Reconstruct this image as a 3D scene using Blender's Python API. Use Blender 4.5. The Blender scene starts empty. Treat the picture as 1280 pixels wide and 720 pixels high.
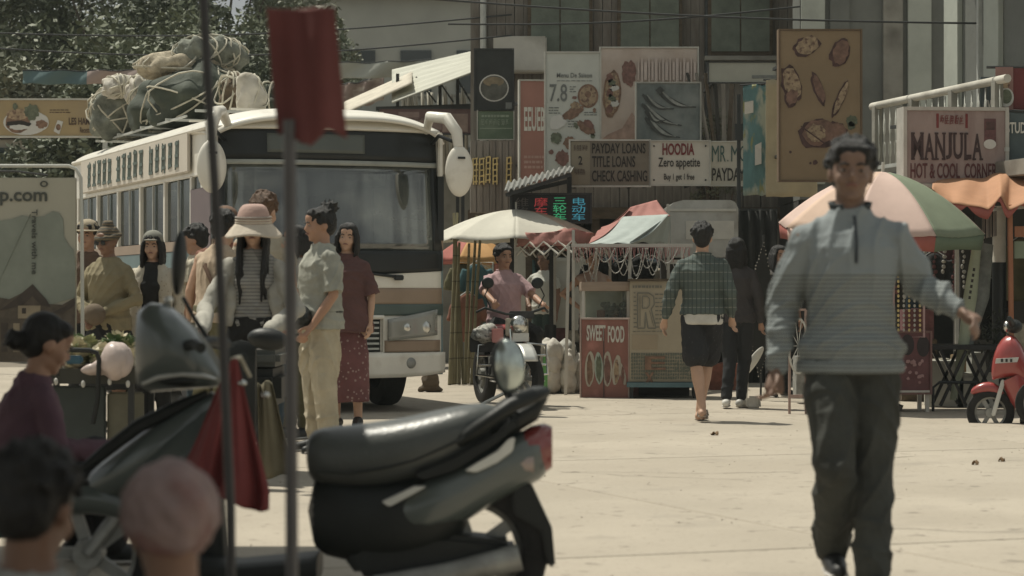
import bpy, bmesh, math, random
import numpy as np
from mathutils import Vector, Matrix, Euler, noise
R = math.radians
random.seed(7); np.random.seed(7)
S = bpy.context.scene
COL = S.collection
F, CX, HZ, CAMZ = 3000.0, 640.0, 368.0, 1.15

# ---------------------------------------------------------------- camera, world, sun
cd = bpy.data.cameras.new('camera'); cam = bpy.data.objects.new('camera', cd); COL.objects.link(cam)
cd.sensor_width = 36; cd.lens = F/1280*36; cd.clip_end = 900; cd.clip_start = .1
cam.location = (0, 0, CAMZ); cam.rotation_euler = (R(90)+math.atan(8/F), 0, 0)
cd.dof.use_dof = True; cd.dof.focus_distance = 23.5; cd.dof.aperture_fstop = 4.0
S.camera = cam
SUNDIR = Vector((-.34, .29, .92)).normalized()
W = bpy.data.worlds.new('World'); S.world = W; W.use_nodes = True
wn = W.node_tree.nodes; wn.clear()
sky = wn.new('ShaderNodeTexSky'); sky.sky_type = 'NISHITA'; sky.sun_disc = False
sky.sun_elevation = math.asin(SUNDIR.z); sky.sun_rotation = math.atan2(SUNDIR.x, SUNDIR.y)
sky.air_density = 1.2; sky.dust_density = 1.5; sky.ozone_density = 1.0
bg = wn.new('ShaderNodeBackground'); bg.inputs[1].default_value = .066
hs = wn.new('ShaderNodeHueSaturation'); hs.inputs['Saturation'].default_value = .22
ow = wn.new('ShaderNodeOutputWorld')
L0 = W.node_tree.links
wtc = wn.new('ShaderNodeTexCoord'); wmp = wn.new('ShaderNodeMapping'); wmp.inputs['Scale'].default_value = (1, 1, 2.6); wnz = wn.new('ShaderNodeTexNoise'); wnz.inputs['Scale'].default_value = 4.2; wnz.inputs['Detail'].default_value = 8; wnz.inputs['Roughness'].default_value = .55
wrp = wn.new('ShaderNodeMapRange'); wrp.inputs[1].default_value = .47; wrp.inputs[2].default_value = .57; wmx = wn.new('ShaderNodeMix'); wmx.data_type = 'RGBA'; wmx.inputs[7].default_value = (10.0, 10.6, 10.0, 1)
L0.new(wtc.outputs['Generated'], wmp.inputs[0]); L0.new(wmp.outputs[0], wnz.inputs['Vector']); L0.new(wnz.outputs['Fac'], wrp.inputs[0]); L0.new(wrp.outputs[0], wmx.inputs['Factor'])
L0.new(sky.outputs[0], hs.inputs['Color']); L0.new(hs.outputs[0], wmx.inputs[6]); L0.new(wmx.outputs[2], bg.inputs[0]); W.node_tree.links.new(bg.outputs[0], ow.inputs[0])
sd = bpy.data.lights.new('sun', 'SUN'); sun = bpy.data.objects.new('sun', sd); COL.objects.link(sun)
sd.energy = 5.0; sd.angle = R(.6); sd.color = (1, .955, .83)
sun.rotation_euler = SUNDIR.to_track_quat('Z', 'Y').to_euler()
S.view_settings.view_transform = 'Standard'; S.view_settings.look = 'None'
S.view_settings.exposure = -.13; S.view_settings.gamma = 1.0

# ---------------------------------------------------------------- materials
def rgb(r, g, b):                       # sRGB 0..255 to linear
    f = lambda c: (c/12.92 if c <= .04045 else ((c+.055)/1.055)**2.4)
    return tuple(f(c/255) for c in (r, g, b))
_M = {}
def mat(name, col, rough=.75, var=.18, scale=4.0, bump=.15, metal=0, coat=0, bscale=None, stretch=(1, 1, 1), pattern=None, emit=None, alpha=None, spec=.35):
    if name in _M: return _M[name]
    m = bpy.data.materials.new(name); m.use_nodes = True; _M[name] = m
    nt = m.node_tree; N = nt.nodes; L = nt.links; b = N['Principled BSDF']
    b.inputs['Roughness'].default_value = rough; b.inputs['Metallic'].default_value = metal
    b.inputs['Specular IOR Level'].default_value = spec
    if coat: b.inputs['Coat Weight'].default_value = coat; b.inputs['Coat Roughness'].default_value = .12
    tc = N.new('ShaderNodeTexCoord'); mp = N.new('ShaderNodeMapping'); mp.inputs['Scale'].default_value = stretch
    L.new(tc.outputs['Object'], mp.inputs[0])
    nz = N.new('ShaderNodeTexNoise'); nz.inputs['Scale'].default_value = scale; nz.inputs['Detail'].default_value = 6; nz.inputs['Roughness'].default_value = .62
    L.new(mp.outputs[0], nz.inputs['Vector'])
    mx = N.new('ShaderNodeMix'); mx.data_type = 'RGBA'
    rp = N.new('ShaderNodeValToRGB'); rp.color_ramp.elements[0].position = .3; rp.color_ramp.elements[1].position = .7
    L.new(nz.outputs['Fac'], rp.inputs[0]); L.new(rp.outputs[0], mx.inputs['Factor'])
    mx.inputs[6].default_value = tuple(max(0, c*(1-var)) for c in col)+(1,)
    mx.inputs[7].default_value = tuple(min(1, c*(1+var)) for c in col)+(1,)
    out = mx.outputs[2]
    if pattern: out = pattern(nt, tc, out)
    L.new(out, b.inputs['Base Color'])
    if bump:
        n2 = N.new('ShaderNodeTexNoise'); n2.inputs['Scale'].default_value = bscale or scale*6; n2.inputs['Detail'].default_value = 4
        L.new(mp.outputs[0], n2.inputs['Vector'])
        bp = N.new('ShaderNodeBump'); bp.inputs['Strength'].default_value = bump; bp.inputs['Distance'].default_value = .02
        L.new(n2.outputs['Fac'], bp.inputs['Height']); L.new(bp.outputs[0], b.inputs['Normal'])
    if emit:
        b.inputs['Emission Color'].default_value = tuple(emit[:3])+(1,); b.inputs['Emission Strength'].default_value = emit[3]
    if alpha is not None: b.inputs['Alpha'].default_value = alpha
    return m
def _math(nt, op, a, v=None, v2=None):
    n = nt.nodes.new('ShaderNodeMath'); n.operation = op
    nt.links.new(a, n.inputs[0])
    if v is not None:
        if hasattr(v, 'links'): nt.links.new(v, n.inputs[1])
        else: n.inputs[1].default_value = v
    if v2 is not None: n.inputs[2].default_value = v2
    return n.outputs[0]
def _mixc(nt, fac, a, col):
    m = nt.nodes.new('ShaderNodeMix'); m.data_type = 'RGBA'; nt.links.new(fac, m.inputs['Factor']); nt.links.new(a, m.inputs[6])
    if hasattr(col, 'links'): nt.links.new(col, m.inputs[7])
    else: m.inputs[7].default_value = tuple(col)+(1,)
    return m.outputs[2]
def _sep(nt, tc):
    s = nt.nodes.new('ShaderNodeSeparateXYZ'); nt.links.new(tc.outputs['Object'], s.inputs[0]); return s
def stripes(axis, period, width, col, lo=None, hi=None):
    def f(nt, tc, out):
        s = _sep(nt, tc); a = s.outputs[axis]
        fr = _math(nt, 'FRACT', _math(nt, 'DIVIDE', a, period)); fac = _math(nt, 'LESS_THAN', fr, width)
        if lo is not None: fac = _math(nt, 'MULTIPLY', fac, _math(nt, 'GREATER_THAN', a, lo))
        if hi is not None: fac = _math(nt, 'MULTIPLY', fac, _math(nt, 'LESS_THAN', a, hi))
        return _mixc(nt, fac, out, col)
    return f
def chain(*fs):
    def f(nt, tc, out):
        for g in fs: out = g(nt, tc, out)
        return out
    return f
def band(axis, lo, hi, col):
    def f(nt, tc, out):
        a = _sep(nt, tc).outputs[axis]
        fac = _math(nt, 'MULTIPLY', _math(nt, 'GREATER_THAN', a, lo), _math(nt, 'LESS_THAN', a, hi))
        return _mixc(nt, fac, out, col)
    return f
def blotch(scale, lo, hi, col, stretch=None):
    def f(nt, tc, out):
        n = nt.nodes.new('ShaderNodeTexNoise'); n.inputs['Scale'].default_value = scale; n.inputs['Detail'].default_value = 7
        mp = nt.nodes.new('ShaderNodeMapping'); mp.inputs['Scale'].default_value = stretch or (1, 1, 1); mp.inputs['Location'].default_value = (3.1, 1.7, 5.2)
        nt.links.new(tc.outputs['Object'], mp.inputs[0]); nt.links.new(mp.outputs[0], n.inputs['Vector'])
        r = nt.nodes.new('ShaderNodeMapRange'); r.inputs[1].default_value = lo; r.inputs[2].default_value = hi
        nt.links.new(n.outputs['Fac'], r.inputs[0]); return _mixc(nt, r.outputs[0], out, col)
    return f
def cells(scale, thr, col, stretch=(1, 1, 1)):
    def f(nt, tc, out):
        n = nt.nodes.new('ShaderNodeTexVoronoi'); n.inputs['Scale'].default_value = scale
        mp = nt.nodes.new('ShaderNodeMapping'); mp.inputs['Scale'].default_value = stretch
        nt.links.new(tc.outputs['Object'], mp.inputs[0]); nt.links.new(mp.outputs[0], n.inputs['Vector'])
        return _mixc(nt, _math(nt, 'LESS_THAN', n.outputs['Distance'], thr), out, col)
    return f

# ---------------------------------------------------------------- geometry
def P(px, py, d): return Vector(((px-CX)/F*d, d, CAMZ-(py-HZ)/F*d))
class MB:
    def __init__(s): s.v = []; s.f = []
    def add(s, vs, fs, M=None):
        o = len(s.v); s.v += [tuple(M @ Vector(v)) if M else tuple(v) for v in vs]; s.f += [tuple(i+o for i in f) for f in fs]; return s
    def box(s, c, sz, rot=None, taper=1.0, M=None):
        x, y, z = (k/2 for k in sz); vs = []
        for dz in (-1, 1):
            t = taper if dz > 0 else 1
            for dx, dy in ((-1, -1), (1, -1), (1, 1), (-1, 1)): vs.append(Vector((dx*x*t, dy*y*t, dz*z)))
        if rot: e = Euler(rot).to_matrix(); vs = [e @ v for v in vs]
        vs = [v+Vector(c) for v in vs]
        return s.add(vs, [(3, 2, 1, 0), (4, 5, 6, 7), (0, 1, 5, 4), (1, 2, 6, 5), (2, 3, 7, 6), (3, 0, 4, 7)], M)
    def bar(s, a, b, w, h=None):
        a = Vector(a); b = Vector(b); h = h or w; d = (b-a); L = d.length; q = d.to_track_quat('Z', 'Y').to_matrix().to_4x4()
        return s.box((0, 0, L/2), (w, h, L), M=Matrix.Translation(a) @ q)
    def tube(s, pts, rad, n=8, caps=True, flat=1.0, closed=False):
        pts = [Vector(p) for p in pts]; m = len(pts)
        if not hasattr(rad, '__len__'): rad = [rad]*m
        o = len(s.v); up = None
        for i, p in enumerate(pts):
            t = (pts[(i+1) % m]-pts[i-1]) if closed else (pts[min(i+1, m-1)]-pts[max(i-1, 0)])
            t = t.normalized() if t.length > 1e-9 else Vector((0, 0, 1))
            if up is None: up = Vector((1, 0, 0)) if abs(t.x) < .8 else Vector((0, 1, 0))
            a = (up-t*up.dot(t)).normalized(); up = a; b = t.cross(a)
            for k in range(n):
                th = 2*math.pi*k/n; s.v.append(tuple(p+(a*math.cos(th)+b*math.sin(th)*flat)*rad[i]))
        for i in range(m if closed else m-1):
            for k in range(n):
                j = (i+1) % m
                s.f.append((o+i*n+k, o+i*n+(k+1) % n, o+j*n+(k+1) % n, o+j*n+k))
        if caps and not closed:
            s.f.append(tuple(o+k for k in range(n))[::-1]); s.f.append(tuple(o+(m-1)*n+k for k in range(n)))
        return s
    def rings(s, rs, n=20, M=None):         # rs: (centre, rx, ry) horizontal ellipses
        vs = []; fs = []
        for c, rx, ry in rs:
            for k in range(n):
                th = 2*math.pi*k/n; vs.append((c[0]+rx*math.cos(th), c[1]+ry*math.sin(th), c[2]))
        for i in range(len(rs)-1):
            for k in range(n): fs.append((i*n+k, i*n+(k+1) % n, (i+1)*n+(k+1) % n, (i+1)*n+k))
        fs.append(tuple(range(n))[::-1]); fs.append(tuple((len(rs)-1)*n+k for k in range(n)))
        return s.add(vs, fs, M)
    def lathe(s, prof, n=24, M=None, c=(0, 0, 0)):
        return s.rings([((c[0], c[1], c[2]+z), r, r) for r, z in prof], n, M)
    def ell(s, c, r, n=16, m=10, M=None, rot=None):
        rs = []; vs = []; fs = []
        E = Euler(rot).to_matrix() if rot else None
        if not hasattr(r, '__len__'): r = (r, r, r)
        for i in range(m+1):
            ph = math.pi*i/m
            for k in range(n):
                th = 2*math.pi*k/n; v = Vector((r[0]*math.sin(ph)*math.cos(th), r[1]*math.sin(ph)*math.sin(th), -r[2]*math.cos(ph)))
                if E: v = E @ v
                vs.append(v+Vector(c))
        for i in range(m):
            for k in range(n): fs.append((i*n+k, i*n+(k+1) % n, (i+1)*n+(k+1) % n, (i+1)*n+k))
        return s.add(vs, fs, M)
    def prism(s, poly, y0, y1, M=None):       # polygon of (x,z), extruded along y
        n = len(poly); A = sum(poly[i][0]*poly[(i+1) % n][1]-poly[(i+1) % n][0]*poly[i][1] for i in range(n))
        if A < 0: poly = poly[::-1]
        vs = [(x, y0, z) for x, z in poly]+[(x, y1, z) for x, z in poly]
        fs = [tuple(range(n)), tuple(range(n, 2*n))[::-1]]+[(i, i+n, (i+1) % n+n, (i+1) % n) for i in range(n)]
        return s.add(vs, fs, M)
    def flat(s, a, b, w, y, t=.004):          # a flat bar in the xz plane
        dx, dz = b[0]-a[0], b[1]-a[1]; q = math.hypot(dx, dz) or 1; nx, nz = -dz/q*w/2, dx/q*w/2
        return s.prism([(a[0]+nx, a[1]+nz), (b[0]+nx, b[1]+nz), (b[0]-nx, b[1]-nz), (a[0]-nx, a[1]-nz)], y-t/2, y+t/2)
    def grid(s, fn, nu, nv, thick=0):
        o = len(s.v)
        for i in range(nu+1):
            for j in range(nv+1): s.v.append(tuple(fn(i/nu, j/nv)))
        for i in range(nu):
            for j in range(nv):
                a = o+i*(nv+1)+j; s.f.append((a, a+nv+1, a+nv+2, a+1))
        return s
    def mesh(s, name, m=None, smooth=False):
        me = bpy.data.meshes.new(name); me.from_pydata(s.v, [], s.f); me.update()
        if m: me.materials.append(m)
        if smooth: me.shade_smooth()
        return me
    def build(s, name, m, parent=None, smooth=False, bevel=0, solid=0, weld=False, sub=0, autosm=True):
        me = s.mesh(name, m, False)
        if bevel or weld or smooth or sub:
            bm = bmesh.new(); bm.from_mesh(me)
            if weld or sub: bmesh.ops.remove_doubles(bm, verts=bm.verts, dist=1e-5)
            if bevel:
                ed = [e for e in bm.edges if len(e.link_faces) == 2 and e.calc_face_angle(0) > .5]
                bmesh.ops.bevel(bm, geom=ed, offset=bevel, segments=2, affect='EDGES', clamp_overlap=True)
            if smooth: bmesh.ops.recalc_face_normals(bm, faces=bm.faces)
            bm.to_mesh(me); bm.free()
        if smooth:
            me.shade_smooth()
            if autosm:
                try: me.set_sharp_from_angle(angle=R(42))
                except Exception: pass
        o = bpy.data.objects.new(name, me); COL.objects.link(o)
        if parent: o.parent = parent
        if solid: md = o.modifiers.new('solid', 'SOLIDIFY'); md.thickness = solid; md.offset = 0
        if sub: md = o.modifiers.new('sub', 'SUBSURF'); md.levels = sub; md.render_levels = sub
        return o
def ob(name, me, parent=None, loc=(0, 0, 0), rot=None):
    o = bpy.data.objects.new(name, me); COL.objects.link(o); o.location = loc
    if rot: o.rotation_euler = rot
    if parent: o.parent = parent
    return o
def thing(name, label, cat, loc=(0, 0, 0), rz=0, group=None):
    o = bpy.data.objects.new(name, None); COL.objects.link(o); o.empty_display_size = .1
    o.location = loc; o.rotation_euler = (0, 0, rz); tag(o, label, cat, group); return o
def tag(o, label=None, cat=None, group=None, kind=None):
    if label: o['label'] = label
    if cat: o['category'] = cat
    if group: o['group'] = group
    if kind: o['kind'] = kind
    return o
def fuse(mb, name, m, parent, vox, it=3, disp=None, mats=None):
    me = mb.mesh(name); t = bpy.data.objects.new('t', me); COL.objects.link(t)
    md = t.modifiers.new('r', 'REMESH'); md.mode = 'VOXEL'; md.voxel_size = vox
    if it: ms = t.modifiers.new('s', 'SMOOTH'); ms.iterations = it; ms.factor = .5
    dg = bpy.context.evaluated_depsgraph_get(); nm = bpy.data.meshes.new_from_object(t.evaluated_get(dg)); nm.name = name
    bpy.data.objects.remove(t); bpy.data.meshes.remove(me)
    if disp:
        n = len(nm.vertices); co = np.empty(n*3, 'f'); nm.vertices.foreach_get('co', co); co = co.reshape(-1, 3)
        no = np.empty(n*3, 'f'); nm.vertex_normals.foreach_get('vector', no); no = no.reshape(-1, 3)
        co = co+no*disp(co)[:, None]; nm.vertices.foreach_set('co', co.astype('f').ravel()); nm.update()
    nm.materials.clear(); nm.materials.append(m); nm.shade_smooth()
    return ob(name, nm, parent)
def folds(amp, k=22, seed=0, dirz=1.0):
    rs = np.random.RandomState(seed)
    ds = rs.normal(size=(5, 3))*np.array([1, 1, dirz]); ds /= np.linalg.norm(ds, axis=1)[:, None]; ph = rs.rand(5)*6.3; ks = k*(.6+rs.rand(5)*1.1)
    wd = rs.normal(size=(3, 3))*6
    def f(co):
        w = co+.035*np.sin(co@wd.T+ph[:3]); t = 0
        for i in range(5): t = t+(np.abs(np.sin(w@ds[i]*ks[i]+ph[i]))**.7)
        return amp*(t/5*2-1.25)
    return f
def fuzz(amp, k, seed=0):
    rs = np.random.RandomState(seed); ds = rs.normal(size=(9, 3)); ph = rs.rand(9)*6.3
    return lambda co: amp*sum(np.sin(co@(ds[i]*k*(.5+i*.25))+ph[i]) for i in range(9))/3
# text: built-in font, turned into a thin mesh standing in the xz plane, fitted to a box
def text(body, parent, x, z, w, h, m, y=-.006, offset=0.0, name='lettering', rot=0, shear=0, depth=.002, serif=0):
    cu = bpy.data.curves.new('t', 'FONT'); cu.body = body; cu.extrude = .01; cu.offset = offset; cu.resolution_u = 3; cu.shear = shear; cu.space_line = .95
    t = bpy.data.objects.new('t', cu); COL.objects.link(t)
    dg = bpy.context.evaluated_depsgraph_get(); me = bpy.data.meshes.new_from_object(t.evaluated_get(dg)); me.name = name
    bpy.data.objects.remove(t); bpy.data.curves.remove(cu)
    n = len(me.vertices)
    if n == 0: return None
    co = np.empty(n*3, 'f'); me.vertices.foreach_get('co', co); co = co.reshape(-1, 3)
    a = co[:, 0].copy(); b = co[:, 1].copy(); c = co[:, 2].copy()
    if rot == -90: a, b = b, -a
    if rot == 90: a, b = -b, a
    a = (a-a.min())/(a.max()-a.min())*w; b = (b-b.min())/(b.max()-b.min())*h
    co = np.stack([x+a, y-c/.01*depth, z+b], 1); me.vertices.foreach_set('co', co.astype('f').ravel()); me.update()
    me.materials.clear(); me.materials.append(m)
    return ob(name, me, parent)
def disc(mb, x, z, rx, rz, y=-.006, n=24, t=.003, rot=0, wob=0, seed=0):
    rr = random.Random(seed); pl = []
    for k in range(n):
        a = 2*math.pi*k/n; q = 1+wob*(rr.random()-.5)
        u, v = rx*math.cos(a)*q, rz*math.sin(a)*q
        pl.append((x+u*math.cos(rot)-v*math.sin(rot), z+u*math.sin(rot)+v*math.cos(rot)))
    mb.prism(pl, y-t, y+t*.3); return mb
class Board:            # a sign board: frame of reference in photo pixels at a given distance
    def __init__(s, name, label, cat, x0, y0, x1, y1, d, m, th=.05, yaw=0, frame=None, group=None, fw=.03, bumpy=0):
        s.s = d/F; s.x0, s.y1 = x0, y1; cxp = (x0+x1)/2
        s.w = (x1-x0)*s.s; s.h = (y1-y0)*s.s; s.cx = cxp
        loc = P(cxp, y1, d); s.root = thing(name, label, cat, loc, R(yaw), group)
        if bumpy:
            mb = MB(); w, h = s.w, s.h; sd = random.random()*9
            mb.grid(lambda u, v: ((u-.5)*w, bumpy*noise.noise((u*w*3.5, v*h*1.2, sd))*(1 if v > 0 else 1), v*h+(.25*bumpy*noise.noise((u*5, sd, 0)) if v in (0, 1) else 0)), 30, 20)
            mb.build('panel', m, s.root, smooth=True, solid=.008, autosm=False)
        else: MB().box((0, th/2, s.h/2), (s.w, th, s.h)).build('panel', m, s.root, bevel=.004)
        if frame:
            f = MB(); w, h = s.w, s.h
            for sx in (-1, 1): f.box((sx*(w/2+fw/2-.002), th/2-.008, h/2), (fw, th+.02, h+2*fw-.004))
            for z in (-fw/2+.002, h+fw/2-.002): f.box((0, th/2-.008, z), (w-.006, th+.016, fw))
            f.build('frame', frame, s.root)
    def X(s, px): return (px-s.cx)*s.s
    def Z(s, py): return (s.y1-py)*s.s
    def text(s, body, x0, y0, x1, y1, m, **k): return text(body, s.root, s.X(x0), s.Z(y1), (x1-x0)*s.s, (y1-y0)*s.s, m, **k)
    def rect(s, x0, y0, x1, y1, m, y=-.004, name='print', t=.003):
        return MB().box(((s.X(x0)+s.X(x1))/2, y, (s.Z(y0)+s.Z(y1))/2), ((x1-x0)*s.s, t, (y1-y0)*s.s)).build(name, m, s.root)
    def disc(s, x, y, rx, ry, m, yy=-.006, name='print', rot=0, wob=0, seed=0, n=24):
        mb = MB(); disc(mb, s.X(x), s.Z(y), rx*s.s, ry*s.s, y=yy, rot=rot, wob=wob, seed=seed, n=n, t=.002); return mb.build(name, m, s.root)
    def poly(s, pts, m, yy=-.006, name='print'):
        return MB().prism([(s.X(x), s.Z(y)) for x, y in pts], yy-.002, yy+.001).build(name, m, s.root)
# ---------------------------------------------------------------- people builder
def skinmat(name, c): return mat(name, c, .55, .08, 9, .08)
SKIN = skinmat('skin', (.36, .21, .14)); SKIN2 = skinmat('skin_light', (.46, .29, .20)); SKIN3 = skinmat('skin_dark', (.21, .12, .08))
HAIRM = mat('hair_black', (.012, .011, .010), .45, .5, 30, .5, stretch=(3, 3, .4)); HAIRB = mat('hair_brown', (.10, .055, .03), .5, .4, 30, .5, stretch=(3, 3, .4))
EYEW = mat('eye_white', (.20, .17, .15), .3, .02, 4, 0); EYED = mat('eye_dark', (.012, .01, .008), .25, .02, 4, 0)
LIP = mat('lips', (.20, .095, .075), .5, .1, 20, 0)
def limb(mb, pts, rad, n=14):
    # sphere-capped tapered chain, with rings between so that it stays round at the bends
    pts = [Vector(p) for p in pts]; mb.tube(pts, rad, n)
    for p, r in zip(pts, rad): mb.ell(p, r*.995, 12, 8)
def hand(mb, wrist, d, side, s=1.0, curl=.35, r=.0085, spread=.12):
    # d: along the forearm; side: towards the thumb
    d = Vector(d).normalized(); side = Vector(side); side = (side-d*side.dot(d)).normalized(); nrm = d.cross(side).normalized()
    M = Matrix((side, nrm, d)).transposed().to_4x4(); M.translation = Vector(wrist)
    q = lambda x, y, z: M @ Vector((x*s, y*s, z*s))
    mb.tube([q(0, 0, -.01), q(.002, 0, .03), q(.004, .002, .07), q(.002, .003, .088)], [.024*s, .034*s, .040*s, .036*s], 12, flat=.42)
    for x, L, a in ((.029, .072, .9), (.010, .082, .3), (-.010, .077, -.3), (-.028, .060, -.9)):
        p = Vector((x, 0, .08)); pts = [p]; th = curl*.5
        for k, f in enumerate((.45, .32, .25)):
            th += curl*.8; p = p+Vector((a*spread*L*f, L*f*math.sin(th), L*f*math.cos(th))); pts.append(p)
        mb.tube([q(*k) for k in pts], [r*1.12*s, r*s, r*.95*s, r*.8*s], 8); mb.ell(q(*pts[-1]), r*.85*s, 8, 6)
    pts = [(.022, .004, .018), (.045, .012, .045), (.054, .020, .068), (.050, .028, .088)]
    mb.tube([q(*k) for k in pts], [.015*s, .012*s, .010*s, .0085*s], 8); mb.ell(q(*pts[-1]), .0088*s, 8, 6)
def head_parts(mb, M, fem=False, vox=.008):
    e = lambda c, r, rot=None: mb.ell(c, r, 18, 12, M=M, rot=rot)
    j = .92 if fem else 1.0
    e((0, .012, 1.612), (.075, .094, .090)); e((0, -.020, 1.585), (.068, .070, .075)); e((0, -.030, 1.535), (.053*j, .058, .058))
    e((0, -.068, 1.497), (.024*j, .022, .019)); e((0, -.078, 1.615), (.052, .018, .012)); e((0, -.072, 1.642), (.052, .026, .034)); e((0, -.066, 1.59), (.050, .022, .03))
    for s in (-1, 1):
        e((s*.036, -.064, 1.560), (.026, .024, .030)); e((s*.076, .012, 1.580), (.011, .022, .032)); e((s*.040*j, -.015, 1.528), (.018*j, .04, .03))
        e((s*.011, -.099, 1.562), (.008, .010, .007))
    mb.tube([M @ Vector(p) for p in ((0, -.086, 1.610), (0, -.098, 1.588), (0, -.108, 1.568), (0, -.098, 1.560))], [.009, .0095, .013, .010], 10)
    e((0, -.090, 1.541), (.023, .010, .0065)); e((0, -.088, 1.530), (.020, .011, .007))
def hair_cap(mb, M, style, seed, r=1.0):
    rr = random.Random(seed)
    e = lambda c, q, rot=None: mb.ell(c, q, 20, 14, M=M, rot=rot)
    # cranium shell, cut high on the forehead by being shifted up and back
    e((0, .030, 1.628), (.088*r, .096*r, .094*r))
    e((0, .055, 1.585), (.074*r, .066*r, .080))
    if style in ('short', 'bowl', 'tuft'):
        e((0, -.030, 1.672), (.074, .062, .042))
        if style == 'bowl':
            for x in (-.055, -.03, 0, .03, .055): e((x, -.078+abs(x)*.5, 1.648), (.022, .018, .030))
        n = 150 if style != 'bowl' else 120
        for k in range(16):
            x = -.062+k*.0083; mb.tube([M @ Vector((x*.5, -.03, 1.705)), M @ Vector((x*.85, -.078, 1.675)), M @ Vector((x*1.1, -.092+abs(x)*.4, 1.640+rr.uniform(-.014, .010)))], [.014, .013, .004], 6)
        for k in range(n):
            a = rr.uniform(0, 6.283); ph = rr.uniform(.0, 1.15) if rr.random() < .75 else rr.uniform(.9, 1.6)
            dx, dy, dz = math.sin(ph)*math.cos(a), math.sin(ph)*math.sin(a), math.cos(ph)
            if dy < -.25 and dz < .45: continue
            nr = Vector((dx, dy, dz)); p = Vector((.083*dx, .024+.090*dy, 1.63+.088*dz)); L = rr.uniform(.03, .06)
            cr_ = Vector((0, .035, .06)); t = (nr*.0+Vector((dx, dy-.25, -.35))+Vector((rr.uniform(-.5, .5), rr.uniform(-.5, .5), rr.uniform(-.3, .3)))); t = (t-nr*t.dot(nr)).normalized()
            h_ = nr*rr.uniform(.004, .024)
            mb.tube([M @ (p-nr*.004), M @ (p+t*L*.5+h_), M @ (p+t*L+h_*.8-nr*L*.25)], [.012, .009, .003], 5)
    if style in ('long', 'bob', 'fringe'):
        e((0, -.030, 1.668), (.076, .062, .046))
        zb = {'long': 1.12, 'bob': 1.46, 'fringe': 1.40}[style]
        for s in (-1, 1):
            for k in range(9):
                y = -.062+k*.018; x0 = s*.078; yl = y*.9-((.085 if k < 6 else .03) if style == 'long' else 0)
                zz = zb+rr.uniform(-.04, .04)+(.05 if k > 5 else 0)
                mb.tube([M @ Vector((s*.05, y*.7, 1.675)), M @ Vector((x0, y, 1.60)), M @ Vector((s*.086, y, 1.50)),
                         M @ Vector((s*(.082+rr.uniform(-.012, .012)), yl, (1.48+zz)/2)), M @ Vector((s*(.075+rr.uniform(-.02, .02)), yl, zz))],
                        [.018, .019, .019, .018, .007], 7)
        for k in range(9):
            x = -.064+k*.016
            mb.tube([M @ Vector((x*.8, .06, 1.68)), M @ Vector((x, .105, 1.58)), M @ Vector((x*1.1, .10, 1.47)), M @ Vector((x, .085, max(zb, 1.22)))], [.02, .02, .02, .010], 7)
        if style != 'long':
            for k in range(11):
                x = -.060+k*.012
                mb.tube([M @ Vector((x*.6, -.04, 1.70)), M @ Vector((x*.9, -.084+abs(x)*.35, 1.665)), M @ Vector((x, -.094+abs(x)*.5, 1.622+rr.uniform(-.006, .008)))], [.012, .011, .005], 6)
        else:
            for s in (-1, 1): mb.tube([M @ Vector((0, -.05, 1.712)), M @ Vector((s*.05, -.075, 1.66)), M @ Vector((s*.072, -.055, 1.59))], [.012, .015, .012], 7)
    if style == 'bun':
        e((0, -.028, 1.670), (.074, .062, .042)); e((0, .075, 1.70), (.046, .044, .042))
        for k in range(70):
            a = rr.uniform(0, 6.28); p = Vector((.045*math.cos(a), .075+.04*math.sin(a), 1.70+rr.uniform(-.03, .04)))
            mb.tube([M @ p, M @ (p+Vector((rr.uniform(-.03, .03), rr.uniform(-.03, .05), rr.uniform(-.03, .05))))], [.012, .003], 5)
        for k in range(60):
            a = rr.uniform(0, 6.28); p = Vector((.082*math.cos(a), .02+.09*math.sin(a), 1.60+rr.uniform(.0, .10)))
            mb.tube([M @ p, M @ (p+Vector((math.cos(a)*.018, math.sin(a)*.018, rr.uniform(-.05, .02))))], [.013, .004], 5)
    if style == 'lowbun':
        e((0, -.028, 1.668), (.074, .062, .042)); e((0, .13, 1.555), (.045, .045, .045))
        for k in range(16):
            a = rr.uniform(0, 6.28); p = Vector((.03*math.cos(a), .15, 1.555+.03*math.sin(a)))
            mb.tube([M @ p, M @ (p+Vector((rr.uniform(-.03, .03), .03, rr.uniform(-.03, .03))))], [.012, .003], 5)
DEF = dict(shl=(-.172, .0, 1.352), shr=(.172, 0, 1.352), ell=(-.225, .02, 1.11), elr=(.225, .02, 1.11), wrl=(-.235, -.05, .86), wrr=(.235, -.05, .86),
           hipl=(-.085, 0, .90), hipr=(.085, 0, .90), knl=(-.092, -.012, .48), knr=(.092, -.012, .48), anl=(-.095, .025, .085), anr=(.095, .025, .085),
           toel=None, toer=None)
# l = towards local -X, r = towards +X; the figure faces -Y
def cfold(amp, k, seed, zh):
    rs = np.random.RandomState(seed); ph = rs.rand(8)*6.3; an = rs.rand(8)*6.3
    def f(co):
        x, y, z = co[:, 0], co[:, 1], co[:, 2]; t = 0
        wx = x+.05*np.sin(z*5+ph[0])+.02*np.sin(z*13+ph[1]); wy = y+.05*np.sin(z*6+ph[2]); wz = z+.05*np.sin(x*7+ph[3])+.03*np.sin(y*11+x*5+ph[4])
        for i in range(3):
            q = (wx*math.cos(an[i])+wy*math.sin(an[i]))*k*(.8+.5*i)+z*k*(.15+.25*i)*(1 if i % 2 else -1)+ph[i]; m = .5+.5*np.sin(z*(4+3*i)+x*6+ph[i+2])
            t = t+((1-np.abs(np.sin(q)))**1.6-.35)*m
        hz = np.exp(-((z-zh-.08)/.09)**2); q = wz*k*1.25+wx*6+wy*5; t = t+((1-np.abs(np.sin(q)))**1.2-.42)*(.8*hz+.22)
        return np.maximum(amp*t, -.004)
    return f
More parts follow.
